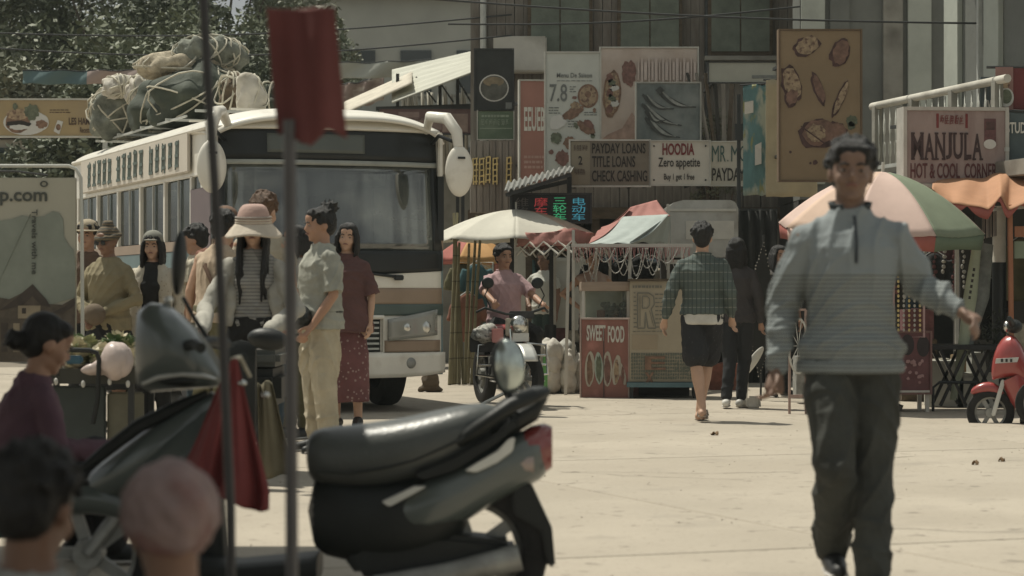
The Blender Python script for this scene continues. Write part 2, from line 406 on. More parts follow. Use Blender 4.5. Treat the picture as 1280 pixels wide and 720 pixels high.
def person(label, loc, rz, H=1.70, skin=None, hair='short', hairm=None, top=None, bottom=None, shoes=None, pose=None, head=(0, 0, 0), lean=(0, 0, 0), pelvis=(0, 0, 0),
           vox=.0105, fem=False, build=1.0, group=None, seed=1, curl=.35, hands=(1, 1), face=True, name='person', thumb=None, hood=None, sandals=False):
    skin = skin or SKIN; hairm = hairm or HAIRM; k = H/1.70
    root = thing(name, label, 'person', loc, rz, group)
    p = {a: (Vector(b) if b else None) for a, b in DEF.items()}
    PV = Vector((0, 0, .92)); U = Matrix.Translation(PV+Vector(pelvis)) @ Euler(lean, 'XYZ').to_matrix().to_4x4() @ Matrix.Translation(-PV)
    for a in ('shl', 'shr', 'ell', 'elr', 'wrl', 'wrr'): p[a] = U @ p[a]
    for a in ('hipl', 'hipr'): p[a] = p[a]+Vector(pelvis)
    for a, b in (pose or {}).items(): p[a] = Vector(b)
    fm = 1 if not fem else 0
    if fem:
        for a in ('shl', 'shr'):
            if not pose or a not in pose: p[a] = p[a]+(U.to_3x3() @ Vector((.02 if a == 'shl' else -.02, 0, -.01)))
    NP = Vector((0, .01, 1.50)); HM = U @ Matrix.Translation(NP) @ Euler(head, 'XYZ').to_matrix().to_4x4() @ Matrix.Translation(-NP)
    K = Matrix.Scale(k, 4)
    def fin(mb): mb.v = [(a*k, b*k, c*k) for a, b, c in mb.v]; return mb
    g = build
    # body
    B = MB()
    tors = [((0, .0, .84), .10*g, .075*g), ((0, 0, .90), .158*g, .105*g), ((0, 0, .98), .150*g, .100*g), ((0, 0, 1.07), (.136 if not fem else .118)*g, .095*g), ((0, -.004, 1.20), (.155 if not fem else .135)*g, .110*g),
            ((0, -.002, 1.30), (.168 if not fem else .148)*g, .108*g), ((0, .004, 1.37), (.158 if not fem else .138)*g, .085*g), ((0, .006, 1.405), (.128 if not fem else .105)*g, .070*g), ((0, .009, 1.435), .085*g, .062), ((0, .010, 1.465), .060, .055)]
    B.rings(tors, 24, M=U)
    if fem:
        for s in (-1, 1): B.ell((s*.062, -.082, 1.235), (.055, .045, .055), M=U)
    nk = .056 if not fem else .046
    B.tube([U @ Vector((0, .012, 1.40)), U @ Vector((0, .008, 1.46)), HM @ Vector((0, .012, 1.545))], [nk*1.15, nk, nk*.98], 16)
    head_parts(B, HM, fem)
    ar = 1.0 if not fem else .84
    for s in 'lr':
        sh, el, wr = p['sh'+s], p['el'+s], p['wr'+s]; sg = -1 if s == 'l' else 1
        B.ell(sh, (.056*ar*g, .056*ar*g, .052*ar*g)); a = sh.lerp(el, .45); b = el.lerp(wr, .35)
        limb(B, [sh, a, el, b, wr], [.050*ar*g, .046*ar*g, .037*ar*g, .037*ar*g, .025*ar])
        if hands[0 if s == 'l' else 1]:
            th = Vector(thumb[s]) if thumb and s in thumb else Vector((0, -1, 0.05))
            hand(B, wr, (wr-el), th if True else th, 1.0 if not fem else .92, curl if not isinstance(curl, dict) else curl[s], r=max(.0085, vox*.88))
        hp, kn, an = p['hip'+s], p['kn'+s], p['an'+s]; a = hp.lerp(kn, .4); b = kn.lerp(an, .3)
        limb(B, [hp, a, kn, b, kn.lerp(an, .65), an], [.086*g, .078*g, .054*g, .056*g, .042*g, .036])
        toe = p['toe'+s] or (an+Vector((sg*.03, -.165, -.06)))
        hl = an+(an-toe).normalized()*.045; hl.z = an.z-.05
        limb(B, [hl, an+Vector((0, 0, -.03)), an.lerp(toe, .6)+Vector((0, 0, -.005)), toe], [.034, .036, .034, .026])
    body = fuse(fin(B), 'body', skin, root, vox, 3)
    # face
    if face:
        for s in (-1, 1):
            e = MB().ell((s*.032, -.0835, 1.591), (.0125, .007, .0042), 12, 8, M=K @ HM).build('eye', EYEW, root, smooth=True)
            MB().ell((s*.032, -.0885, 1.591), (.0060, .0035, .0045), 10, 6, M=K @ HM).build('iris', EYED, e, smooth=True)
            MB().tube([(K @ HM) @ Vector(q) for q in ((s*.014, -.0975, 1.611), (s*.033, -.100, 1.617), (s*.052, -.088, 1.611))], [.0035, .005, .003], 6).build('eyebrow', hairm, root, smooth=True)
        MB().tube([(K @ HM) @ Vector(q) for q in ((-.022, -.0925, 1.5325), (-.008, -.1010, 1.5375), (.008, -.1010, 1.5375), (.022, -.0925, 1.5325))], [.003, .006, .006, .003], 6).build('lips', LIP, root, smooth=True)
    if hair:
        hb = MB(); hair_cap(hb, K @ HM, hair, seed, 1.0); fuse(hb, 'hair', hairm, root, max(vox*.8, .006), 1, fuzz(.0016, 70, seed))
    # clothes
    tp = top or {}
    if top:
        T = MB(); lo = tp.get('loose', .02); hem = tp.get('hem', .84); fl = tp.get('flare', 0)
        rs = []
        hs_ = [z for z in (hem, hem+.015, (hem+1.0)/2, 1.02, 1.10, 1.22, 1.31, 1.37, 1.405, 1.435, 1.458) if z >= hem]
        for z in sorted(set(hs_)):
            tz = [t[0][2] for t in tors]; rx = np.interp(z, tz, [t[1] for t in tors]); ry = np.interp(z, tz, [t[2] for t in tors])
            if z < .90: rx, ry = .158*g, .105*g
            w = lo*(1 if z < 1.32 else .5)
            if z < 1.1: w += fl*(1.1-z)/.3; w += tp.get('blouse', 0)*math.exp(-((z-hem-.07)/.05)**2)
            if z >= 1.40: w = .014
            rs.append(((0, np.interp(z, [.84, 1.2, 1.45], [0, -.003, .010]), z), rx+w, ry+w))
        T.rings(rs, 28, M=U)
        if fem:
            for s in (-1, 1): T.ell((s*.06, -.08, 1.235), (.06+lo*.4, .05+lo*.4, .062), M=U)
        sl = tp.get('sleeve', 'short')
        for s in 'lr':
            sh, el, wr = p['sh'+s], p['el'+s], p['wr'+s]; rr_ = lo*.9; c = tp.get('sr', 0)
            T.ell(sh, (.051*ar*g+rr_*.3,)*3)
            inn = U @ Vector((math.copysign(.07, (U.inverted() @ sh).x), .004, 1.378))
            T.tube([inn, sh], [.058*g, .051*ar*g+rr_*.3], 14)
            if sl == 'none': continue
            if sl == 'short': a = sh.lerp(el, tp.get('slen', .62)); T.tube([sh.lerp(el, -.05), sh.lerp(el, .12), sh.lerp(a, .5), a, a.lerp(sh, .06)], [.045*ar*g, .050*ar*g+rr_*.3, .048*ar*g+rr_*.55, .046*ar*g+rr_*.75+c, .040*ar*g], 16)
            else:
                f = tp.get('cuff', .93); mid = sh.lerp(el, .5); b = el.lerp(wr, .45); cf = el.lerp(wr, f)
                limb(T, [sh, mid, el, b, cf], [.052*ar*g+rr_*.35, .048*ar*g+rr_*.6+c, .041*ar*g+rr_*.7+c*1.2, .039*ar*g+rr_*.6+c, .030*ar+rr_*.3+c*.4])
        sm = fuse(fin(T), tp.get('name', 'shirt'), tp['mat'], root, max(vox*.85, .006), 2, cfold(tp.get('fold', .009), tp.get('fk', 30), seed, tp.get('hem', .84)*k))
        if tp.get('collar'):
            c = MB(); cm = tp.get('cmat', tp['mat'])
            h = tp.get('ch', .035); opn = tp.get('copen', .55)
            def cf(u, v):
                a = -math.pi/2+opn+(2*math.pi-2*opn)*u; q = .066+.012*v; fall = .014*v*v
                return (K @ U) @ Vector((q*math.cos(a)*1.02, .008+q*math.sin(a)*.95, 1.435+h*v*(1-.25*abs(math.cos(math.pi*u)))-.012*max(0, math.sin(a)*-1)))
            c.grid(cf, 26, 5); c.build('collar', cm, root, smooth=True, solid=.008, autosm=False)
    bt = bottom or {}
    if bottom:
        T = MB(); lo = bt.get('loose', .018); kd = bt.get('kind', 'trousers'); pv = Vector(pelvis)
        if kd in ('skirt', 'dress'):
            z0 = bt.get('len', .45); wt = 1.02; rs = []
            for i in range(9):
                z = z0+(wt-z0)*i/8; t = (wt-z)/(wt-z0)
                rs.append((Vector((0, 0, z))+pv, (.125+.055*min(1, t*2.2)+bt.get('flare', .05)*t)*g, (.10+.04*min(1, t*2.2)+bt.get('flare', .05)*t)*g))
            T.rings(rs, 30)
        else:
            T.rings([(pv+Vector((0, 0, z)), rx*g+lo*.6, ry*g+lo*.6) for z, rx, ry in ((.83, .12, .085), (.88, .160, .107), (.95, .158, .107), (1.01, .150, .102))], 24)
            for s in 'lr':
                hp, kn, an = p['hip'+s], p['kn'+s], p['an'+s]; a = hp.lerp(kn, .45)
                if kd == 'shorts':
                    f = bt.get('len', .85); limb(T, [hp, hp.lerp(kn, f*.5), hp.lerp(kn, f)], [.084*g+lo*.7, .082*g+lo, .068*g+lo*1.7])
                else:
                    f = bt.get('len', .93); limb(T, [hp, a, kn, kn.lerp(an, .5), kn.lerp(an, f)], [.086*g+lo*.6, .080*g+lo, .058*g+lo*1.1, .052*g+lo*1.1, .042+lo*1.25])
        fuse(fin(T), bt.get('name', {'skirt': 'skirt', 'dress': 'skirt', 'shorts': 'shorts'}.get(kd, 'trousers')), bt['mat'], root, max(vox*.85, .006), 2, cfold(bt.get('fold', .009), bt.get('fk', 26), seed+3, .12))
    if shoes:
        for s in 'lr':
            an = p['an'+s]; sg = -1 if s == 'l' else 1; toe = p['toe'+s] or (an+Vector((sg*.03, -.165, -.06)))
            d = (toe-an); d.z = 0; d = d.normalized() if d.length > .01 else Vector((0, -1, 0)); zf = min(an.z, toe.z+.06)
            T = MB(); z0 = an.z-.075
            hl = Vector((an.x, an.y, z0))-d*.05; tt = Vector((an.x, an.y, z0))+d*.20
            if sandals:
                T.tube([hl+Vector((0, 0, .0)), hl.lerp(tt, .35), hl.lerp(tt, .75), tt], [.034, .038, .045, .036], 12, flat=.22)
                fin(T).build('sandal', shoes, root, smooth=True); T = MB()
                c = hl.lerp(tt, .62); sd_ = d.cross(Vector((0, 0, 1)))
                T.tube([c+sd_*.045, c+sd_*.035+Vector((0, 0, .045)), c-sd_*.035+Vector((0, 0, .045)), c-sd_*.045], .010, 6, flat=1.6)
                fin(T).build('strap', shoes, root, smooth=True); continue
            limb(T, [hl+Vector((0, 0, .035)), hl.lerp(tt, .3)+Vector((0, 0, .045)), hl.lerp(tt, .65)+Vector((0, 0, .025)), tt+Vector((0, 0, .014))], [.040, .046, .042, .032])
            sh_ = fuse(fin(T), 'shoe', shoes, root, .009, 1)
            T = MB(); T.tube([hl, hl.lerp(tt, .35), hl.lerp(tt, .7), tt+d*.02], [.036, .038, .047, .034], 12, flat=.3); fin(T).build('sole', mat('shoe_sole', (.45, .43, .4)), sh_, smooth=True)
    root['H'] = H
    return root, K @ HM, K @ U, {a: (b*k if b else None) for a, b in p.items()}
def at(px, d, z=0): return ((px-CX)/F*d, d, z)
# ---------------------------------------------------------------- ground
G_base = mat('sandy_ground', (.30, .26, .20), .95, .15, .6, .2, bscale=30)
G_slab = mat('worn_concrete', (.385, .340, .275), .92, .09, .35, .22, bscale=45,
             pattern=chain(blotch(.7, .44, .78, (.32, .282, .226)), blotch(2.6, .58, .80, (.28, .25, .205)), blotch(.35, .48, .62, (.345, .303, .242)), blotch(9, .64, .72, (.20, .175, .14)), blotch(40, .62, .70, (.26, .23, .18))))
tag(MB().grid(lambda u, v: ((u-.5)*500, -60+v*500, 0), 20, 20).build('ground', G_base), 'sandy ground', kind='structure')
road = MB().box((0, 30, .005), (60, 70, .012)).build('road', mat('joint_fill', (.19, .165, .13), .95)); tag(road, 'pale worn concrete road', kind='structure')
sm_ = MB(); w, l = 4.6, 5.4
sm_.box((0, 0, .030), (w-.022, l-.022, .06)); SLAB = sm_.mesh('slab', G_slab)
bm = bmesh.new(); bm.from_mesh(SLAB); bmesh.ops.bevel(bm, geom=[e for e in bm.edges if all(v.co.z > .05 for v in e.verts)], offset=.008, segments=1, affect='EDGES'); bm.to_mesh(SLAB); bm.free()
a = R(21); ca, sa = math.cos(a), math.sin(a)
ZG = .06
for i in range(-5, 6):
    for j in range(-2, 8):
        x, y = i*w+.4, j*l+.75
        X, Y = x*ca-y*sa+2.2, x*sa+y*ca+1.2
        if -17 < X < 14 and 0 < Y < 36: ob('slab', SLAB, road, (X, Y, 0), (0, 0, a))
CRK = mat('crack_fill', (.10, .088, .07), .95); rr = random.Random(21)
for (px, py, n_, hd) in ((700, 590, 16, .2), (930, 600, 12, 2.6), (760, 520, 10, .4), (1180, 570, 14, 2.9), (600, 540, 8, 1.2), (1000, 660, 14, .6)):
    d = F*(CAMZ-ZG)/(py-HZ); x, y = P(px, py, d).x, d; pl = []
    for k in range(n_): pl.append((x, y)); hd += rr.uniform(-.5, .5); st = rr.uniform(.06, .16); x += math.cos(hd)*st; y += math.sin(hd)*st
    mb = MB()
    for k in range(n_-1):
        (xa, ya), (xb, yb) = pl[k], pl[k+1]; w2 = rr.uniform(.002, .006); nx, ny = -(yb-ya), xb-xa; q = math.hypot(nx, ny); nx, ny = nx/q*w2, ny/q*w2
        mb.add([(xa-nx, ya-ny, ZG+.0035), (xb-nx, yb-ny, ZG+.0035), (xb+nx, yb+ny, ZG+.0035), (xa+nx, ya+ny, ZG+.0035)], [(0, 1, 2, 3)])
    mb.build('crack', CRK, road)
# small litter and pebbles on the road
pb = MB(); rr = random.Random(3)
for k in range(420):
    x = rr.uniform(-4, 6); y = rr.uniform(7, 25); q = rr.uniform(.002, .0055); pb.ell((x, y, ZG+q*.4), (q, q*rr.uniform(.6, 1.4), q*.6), 6, 4)
tag(pb.build('gravel', mat('pebble', (.24, .21, .17), .9), None), 'loose grit on the concrete', kind='stuff')
leafm = mat('dry_leaf', (.16, .10, .05), .8)
for i, (px, py, lb) in enumerate(((893, 544, 'crumpled dark wrapper on the road behind the bare-legged man'), (1219, 581, 'small brown leaf lying on the concrete at right'), (1252, 577, 'pale dry leaf lying on the concrete near the right edge'))):
    d = F*(CAMZ-ZG)/(py-HZ); m = MB(); q = (.036, .026, .024)[i]
    m.grid(lambda u, v: ((u-.5)*q*2*(1-abs(v-.5)), (v-.5)*q*1.6, ZG-.0+.012+.02*math.sin(u*5+i)*math.cos(v*4)), 5, 5)
    o = m.build('litter' if i == 0 else 'fallen_leaf', leafm, None, smooth=True, solid=.003); o.location = (P(px, py, d).x, d, 0)
    tag(o, lb, 'litter' if i == 0 else 'leaf')

# ---------------------------------------------------------------- trees beyond the bus
BARK = mat('bark', (.10, .08, .06), .9, .3, 6, .8)
LEAFS = [mat('leaf_a', (.125, .14, .085), .6, .45, .9, 0), mat('leaf_b', (.15, .158, .105), .6, .45, 1.3, 0), mat('leaf_c', (.11, .125, .078), .6, .4, 1.1, 0)]
def tree(px, d, H, cr, lm, label, seed, leaf=.13, n=7000, cz=None):
    rr = random.Random(seed); r = thing('leafy_tree', label, 'tree', at(px, d), rr.random()*6, 'leafy trees beyond the bus' if d > 38 else None)
    t = MB(); t.tube([(0, 0, 0), (.05, .03, H*.25), (-.05, 0, H*.5), (.05, .1, H*.8)], [.17*H/7, .13*H/7, .09*H/7, .03], 10)
    cl = []
    for k in range(26):
        a = rr.random()*6.28; ph = rr.uniform(-.4, 1.3); q = cr*rr.uniform(.45, 1)
        c = Vector((math.cos(a)*math.cos(ph)*q, math.sin(a)*math.cos(ph)*q, (cz or H*.64)+math.sin(ph)*q*H*.36/cr)); cl.append((c, cr*rr.uniform(.22, .42)))
        if k < 12: t.tube([(0, 0, H*(.28+.02*k)), (c*.5)+Vector((0, 0, H*.22)), c], [.05*H/7, .035*H/7, .012], 6)
    t.build('trunk', BARK, r, smooth=True)
    vs = []; fs = []
    for k in range(n):
        c, q = cl[rr.randrange(len(cl))]
        v = Vector((rr.gauss(0, 1), rr.gauss(0, 1), rr.gauss(0, .8))); v = v.normalized()*q*rr.random()**.4
        p = c+v; s = leaf*rr.uniform(.5, 1.2); u = Vector((rr.uniform(-1, 1), rr.uniform(-1, 1), rr.uniform(-.7, .7))).normalized(); w_ = u.cross(Vector((rr.uniform(-1, 1), rr.uniform(-1, 1), rr.uniform(-1, 1)))).normalized()*.45
        o = len(vs); vs += [p-u*s*.5, p+w_*s*.5, p+u*s*.5, p-w_*s*.5]; fs.append((o, o+1, o+2, o+3))
    m = MB(); m.v = [tuple(v) for v in vs]; m.f = fs
    m.build('crown', lm, r)
tr = [(-30, 47, 8.6, 2.3, 0, 'leafy tree behind the hamburger banner at the far left edge'), (70, 52, 9.5, 2.6, 1, 'pale green tree rising above the hamburger banner'),
      (165, 46, 8.2, 2.1, 2, 'dark green tree between the hamburger banner and the bus roof'), (265, 50, 9.0, 2.2, 0, 'tree showing above the luggage on the bus roof'),
      (370, 54, 8.3, 2.2, 1, 'farthest tree behind the red flag at the top'), (120, 40, 4.6, 1.7, 2, 'low dense tree just above the rear of the bus'), (20, 44, 5.6, 2.2, 1, 'low bushy tree behind the small white house'), (215, 43, 6.0, 2.3, 0, 'broad low tree behind the luggage at the rear of the bus roof'), (330, 46, 6.4, 2.3, 2, 'shadowed tree behind the white sack on the bus roof')]
for i, (px, d, H, cr, li, lb) in enumerate(tr): tree(px, d, H, cr, LEAFS[li], lb, 10+i, n=15000, leaf=.17)
tree(892, 33, 3.4, .42, LEAFS[1], 'small grey-green street tree under the loans board', 44, leaf=.07, n=1600, cz=2.6)

# ---------------------------------------------------------------- buildings
WHITEW = mat('lime_wall', (.52, .50, .44), .9, .15, 1.5, .3, pattern=blotch(2, .5, .7, (.36, .34, .29)))
PLANK = mat('grey_brown_plank', (.235, .215, .185), .85, .25, 2, .4, stretch=(6, 6, .6), pattern=blotch(1.5, .5, .72, (.13, .11, .09), (3, 3, .5)))
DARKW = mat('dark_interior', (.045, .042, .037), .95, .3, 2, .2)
CONC = mat('weathered_concrete', (.27, .26, .225), .92, .18, 1.4, .3, pattern=blotch(2.2, .5, .75, (.15, .14, .12)))
STEEL = mat('painted_steel', (.42, .43, .40), .5, .15, 6, .1); DSTEEL = mat('dark_steel', (.035, .037, .037), .5, .2, 6, .1)
WOODD = mat('dark_wood', (.10, .075, .05), .8, .3, 5, .4, stretch=(1, 1, 4)); TERRA = mat('terra_roof', (.23, .15, .12), .85, .2, 3, .4)
# central building: plank-clad upper storey above an open dark shop floor
D0 = 34.0; x0, x1 = P(588, 0, D0).x, P(1000, 0, D0).x; zo = P(0, 262, D0).z; ztop = 6.6
cb = thing('shop_building', 'grey plank-clad building with an open dark shop floor behind the stalls', 'building', ((x0+x1)/2, D0, 0)); hw = (x1-x0)/2
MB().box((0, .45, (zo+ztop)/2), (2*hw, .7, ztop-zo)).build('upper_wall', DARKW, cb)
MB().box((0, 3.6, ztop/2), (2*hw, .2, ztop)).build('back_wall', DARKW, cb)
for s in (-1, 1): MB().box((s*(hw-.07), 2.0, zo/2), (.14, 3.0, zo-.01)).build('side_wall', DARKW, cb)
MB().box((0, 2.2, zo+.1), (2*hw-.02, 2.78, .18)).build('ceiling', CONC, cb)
MB().box((0, 1.9, ztop+.08), (2*hw+.6, 4.4, .16)).build('roof', CONC, cb, bevel=.02)
n = int(2*hw/.125); pm = [MB().box((0, 0, 0), (.118, .03, ztop-zo-.04)).mesh('plank', PLANK) for _ in range(1)][0]
for i in range(n): ob('plank', pm, cb, (-hw+.06+i*.125, .085-random.uniform(0, .018), (zo+ztop)/2+random.uniform(-.02, .02)), (0, random.uniform(-.004, .004), 0))
for px in (590, 660, 745, 838, 905, 975): MB().box((P(px, 0, D0).x-(x0+x1)/2, .12, zo/2), (.12, .12, zo)).build('post', CONC if px > 800 else WOODD, cb, bevel=.01)
MB().box((0, .0, zo-.05), (2*hw, .1, .16)).build('beam', WOODD, cb)
# upper windows, pipes and a cooler on the plank wall
WIN0 = mat('shutter_green', (.13, .15, .12), .7, .25, 4, .2); PX = lambda px: P(px, 0, D0).x-(P(588, 0, D0).x+P(1000, 0, D0).x)/2; PZ = lambda py: P(0, py, D0).z
for px in (700, 812, 925):
    wf = MB().box((PX(px), -.02, PZ(26)), (.92, .10, 1.0)).build('window', WOODD, cb, bevel=.01)
    for s_ in (-1, 1):
        sh_ = MB().box((PX(px)+s_*.21, -.075, PZ(26)), (.40, .03, .88)).build('shutter', WIN0, wf)
    MB().box((PX(px), -.09, PZ(26)-.54), (1.02, .16, .06)).build('sill', CONC, wf)
MB().tube([(PX(604), .0, PZ(262)), (PX(604), .0, 6.5)], .045, 8).build('drain_pipe', STEEL, cb, smooth=True); MB().tube([(PX(884), -.02, PZ(262)), (PX(884), -.02, 6.5)], .04, 8).build('drain_pipe', DSTEEL, cb, smooth=True)
MB().box((PX(650), -.15, PZ(70)), (.75, .34, .5)).build('air_cooler', WHITEW, cb, bevel=.02)
# shop back fittings, dim shapes in the dark
shm = [mat('goods_%s' % n_, c, .8, .4, 9, .2) for n_, c in (('ochre', (.30, .22, .12)), ('rust', (.25, .10, .07)), ('grey', (.26, .26, .24)), ('teal', (.08, .14, .14)), ('cream', (.45, .42, .34)), ('dark', (.04, .04, .04)), ('plum', (.14, .06, .06)))]
rr = random.Random(11)
for j, (px0, px1, d, lb) in enumerate(((600, 650, 33.2, 'open shelf of packed goods left of the red tent in the dim shop'), (655, 735, 34.8, 'wide shelf of goods in the shade behind the red tent'), (880, 925, 33.4, 'shelf of dim goods beyond the cardboard stall'))):
    w_ = (px1-px0)*d/F; r = thing('goods_shelf', lb, 'shelf', at((px0+px1)/2, d), 0, 'shelves in the open shops')
    MB().box((0, .2, .95), (w_, .02, 1.8)).build('back_board', WOODD, r)
    for k in range(5):
        z = .12+k*.42; MB().box((0, 0, z), (w_, .4, .03)).build('shelf_board', WOODD, r)
        if k < 4:
            x = -w_/2+.03
            while x < w_/2-.10:
                ww = rr.uniform(.07, .17); h = rr.uniform(.10, .32); MB().box((x+ww/2, -.05+rr.uniform(-.05, .05), z+.017+h/2), (ww-.012, .2, h), rot=(0, rr.uniform(-.03, .03), rr.uniform(-.3, .3)), taper=rr.uniform(.55, 1)).build('goods', shm[rr.randrange(len(shm))], r, bevel=.012); x += ww

# right building: pale panels, terrace with handrail and ornate balusters, dark shop under it
def BX(px):                              # the facade runs away to the left: distance along it from the column in the picture
    t = (px-640)/F; d = 9.96/(t+.2233)*1.0
    return Vector((t*d, d, 0))
A_, B_ = BX(1088), BX(1330); fd = (B_-A_); L_ = fd.length; yawb = math.atan2(fd.y, fd.x)
rb = thing('terrace_building', 'pale panelled building with a railed terrace above dark shops on the right', 'building', A_, yawb)
PALE = mat('pale_panel', (.40, .42, .37), .8, .12, 2, .15, pattern=blotch(1.6, .55, .8, (.26, .27, .24))); MIDG = mat('grey_panel', (.15, .155, .14), .8, .15, 2, .15)
# local: x along the facade (towards the camera), y away from the street
MB().box((L_/2, .50, 2.36), (L_, 1.10, .16)).build('terrace_slab', CONC, rb, bevel=.01)
MB().box((L_/2, .95, 4.6), (L_, .1, 4.3)).build('upper_wall', MIDG, rb)
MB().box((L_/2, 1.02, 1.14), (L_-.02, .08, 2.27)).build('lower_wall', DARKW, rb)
pw = L_/9
for i in range(9):
    if i % 2 == 0 or i == 5: MB().box((pw*(i+.5), .87, 4.55), (pw*.72, .06, 4.1)).build('wall_panel', PALE, rb, bevel=.006)
    if i % 3 == 1: MB().bar((pw*(i+1), .83, 2.46), (pw*(i+1), .83, 6.6), .05).build('drain_pipe', STEEL, rb)
MB().box((L_/2, .6, 6.85), (L_+.3, 1.5, .16)).build('roof', CONC, rb, bevel=.02)
MB().tube([(-.1, .06, 3.25), (L_*.72, .06, 3.25)], .042, 10).build('handrail', WHITEW, rb, smooth=True)
MB().box((L_*.36, .06, 2.56), (L_*.72, .04, .04)).build('lower_rail', STEEL, rb)
WP = mat('white_paint_iron', (.46, .46, .41), .5, .12, 9, .1)
bal = MB(); bal.tube([(0, 0, 0), (0, 0, .62)], .008, 6)
for z, r_ in ((.16, .035), (.42, .03)):
    bal.tube([(r_*math.cos(t), 0, z+.09*math.sin(t)) for t in np.linspace(-1.57, 4.2, 12)], .005, 5)
bme = bal.mesh('baluster', WP, True)
for i in range(int(L_*.72/.17)): ob('baluster', bme, rb, (.1+i*.17, .06, 2.58))
for i in range(4): MB().box((i*L_*.22+.05, .06, 2.84), (.09, .09, .80)).build('rail_post', CONC, rb)
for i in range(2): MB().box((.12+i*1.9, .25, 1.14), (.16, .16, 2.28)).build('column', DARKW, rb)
# panelled building facing the street, behind the terrace
D1 = 31.5; x0, x1 = P(1001, 0, D1).x, P(1400, 0, D1).x; hw = (x1-x0)/2
pb_ = thing('panelled_building', 'building faced with wide pale and grey upright panels behind the terrace rail', 'building', ((x0+x1)/2, D1, 0))
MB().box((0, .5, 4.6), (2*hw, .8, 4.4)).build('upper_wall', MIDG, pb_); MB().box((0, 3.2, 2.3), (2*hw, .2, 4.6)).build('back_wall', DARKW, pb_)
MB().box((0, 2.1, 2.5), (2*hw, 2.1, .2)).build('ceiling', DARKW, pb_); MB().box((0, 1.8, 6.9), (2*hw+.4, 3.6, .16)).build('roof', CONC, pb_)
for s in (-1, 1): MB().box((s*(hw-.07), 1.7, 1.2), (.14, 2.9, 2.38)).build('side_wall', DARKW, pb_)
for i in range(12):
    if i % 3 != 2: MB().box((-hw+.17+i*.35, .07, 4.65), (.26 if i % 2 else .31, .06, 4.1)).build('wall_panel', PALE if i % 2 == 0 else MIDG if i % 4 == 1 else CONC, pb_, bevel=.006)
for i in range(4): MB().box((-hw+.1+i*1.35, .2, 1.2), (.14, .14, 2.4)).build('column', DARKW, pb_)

# awning and yard structure at the centre-left, beyond the bus
AW = mat('pale_awning_sheet', (.50, .50, .43), .8, .12, 2, .15, stretch=(1, 6, 1))
r = thing('lean_to_awning', 'pale sloping sheet awning on thin posts above the bamboo fence', 'awning', at(540, 37))
q = lambda px, py, d: Vector((P(px, py, d)))-Vector(at(540, 37))
MB().grid(lambda u, v: q(490+u*105, 88-24*u+v*(42 - 16*u)+ 3*math.sin(v*30)*0, 38-v*2.2)+Vector((0, 0, .02*math.sin(v*40)))*1, 14, 40).build('roof_sheet', AW, r, smooth=True, solid=.02, autosm=False)
MB().grid(lambda u, v: q(430+u*85, 128-38*u+v*14, 37.5-v*1.5), 10, 6).build('front_flap', mat('cream_sheet', (.50, .46, .38), .8), r, smooth=True, solid=.02, autosm=False)
for px in (497, 550, 572, 594): MB().bar(q(px, 470, 37.0), q(px, 92, 37.0), .05).build('post', DSTEEL, r)
MB().bar(q(470, 136, 36.9), q(594, 132, 36.9), .06).build('beam', DSTEEL, r)
for i in range(3): MB().bar(q(520+i*25, 96, 37), q(545+i*22, 128, 37), .025).build('brace', DSTEEL, r)
r = thing('bamboo_fence', 'weathered upright stake fence under the sheet awning', 'fence', at(560, 38.4))
bst = MB().tube([(0, 0, 0), (.01, 0, 1.0), (0, 0, 1.35)], [.032, .03, .022], 6).mesh('stake', mat('pale_stake', (.42, .40, .34), .85, .2, 4, .3, stretch=(1, 1, .4)), True)
zf = P(0, 200, 38.4).z
for i in range(34): ob('stake', bst, r, (-.75+i*.062, random.uniform(-.02, .02), zf-.25+random.uniform(-.08, .1)), (random.uniform(-.03, .03), random.uniform(-.06, .06), 0))
MB().box((.28, .06, zf+.1), (2.2, .03, .06)).build('cross_rail', WOODD, r); MB().box((.28, .06, zf+.8), (2.2, .03, .06)).build('cross_rail', WOODD, r)
MB().box((.28, .10, (zf-.2)/2), (2.3, .1, zf-.2)).build('plinth_wall', CONC, r)

# pale house behind the left banners
r = thing('white_house', 'small pale house wall with a dark shutter beneath the hamburger banner', 'house', at(10, 41))
MB().box((0, 1, 1.9), (1.5, 2, 3.8)).build('wall', WHITEW, r, bevel=.02)
for i in range(4): MB().box((.33+i*.085, -.03, 2.9), (.035, .05, 1.7)).build('pilaster', WHITEW, r)
MB().box((-.35, -.04, 3.2), (.95, .06, .9)).build('shutter', mat('dark_teal_shutter', (.05, .07, .07), .6), r)
for i in range(6): MB().box((-.35, -.08, 2.82+i*.14), (.9, .02, .10), rot=(.4, 0, 0)).build('slat', mat('dark_teal_shutter', (0, 0, 0)), r)
MB().box((0, .9, 3.9), (1.9, 2.6, .14)).build('roof', TERRA, r)

# houses far down the street
rr = random.Random(9)
WIN = mat('dark_window', (.03, .035, .035), .2, .1, 3, 0, spec=.6)
for i, (px, d, w, h, lb) in enumerate(((-60, 70, 9, 6, 'far cream house with four windows at the left edge'), (140, 74, 8, 5.2, 'far grey house seen under the trees left of the bus'), (330, 72, 8.5, 6.2, 'far pale house behind the bus roof'), (520, 66, 6, 5.4, 'far house between the bus and the shop building'), (640, 80, 7, 4.6, 'low far house hidden by the shop building'))):
    r = thing('far_house', lb, 'house', at(px, d), rr.uniform(-.2, .2), 'houses far down the street')
    MB().box((0, 3, h/2), (w, 6, h)).build('wall', (WHITEW, CONC, PALE)[i % 3], r); MB().prism([(-w/2-.3, h), (w/2+.3, h), (0, h+1.3)], -.3, 6.3).build('roof', TERRA, r)
    for k in range(3):
        for z in (1.6, 4.0):
            MB().box((-w*.3+k*w*.3, -.02, z), (1.1, .08, 1.2)).build('window', WIN, r)

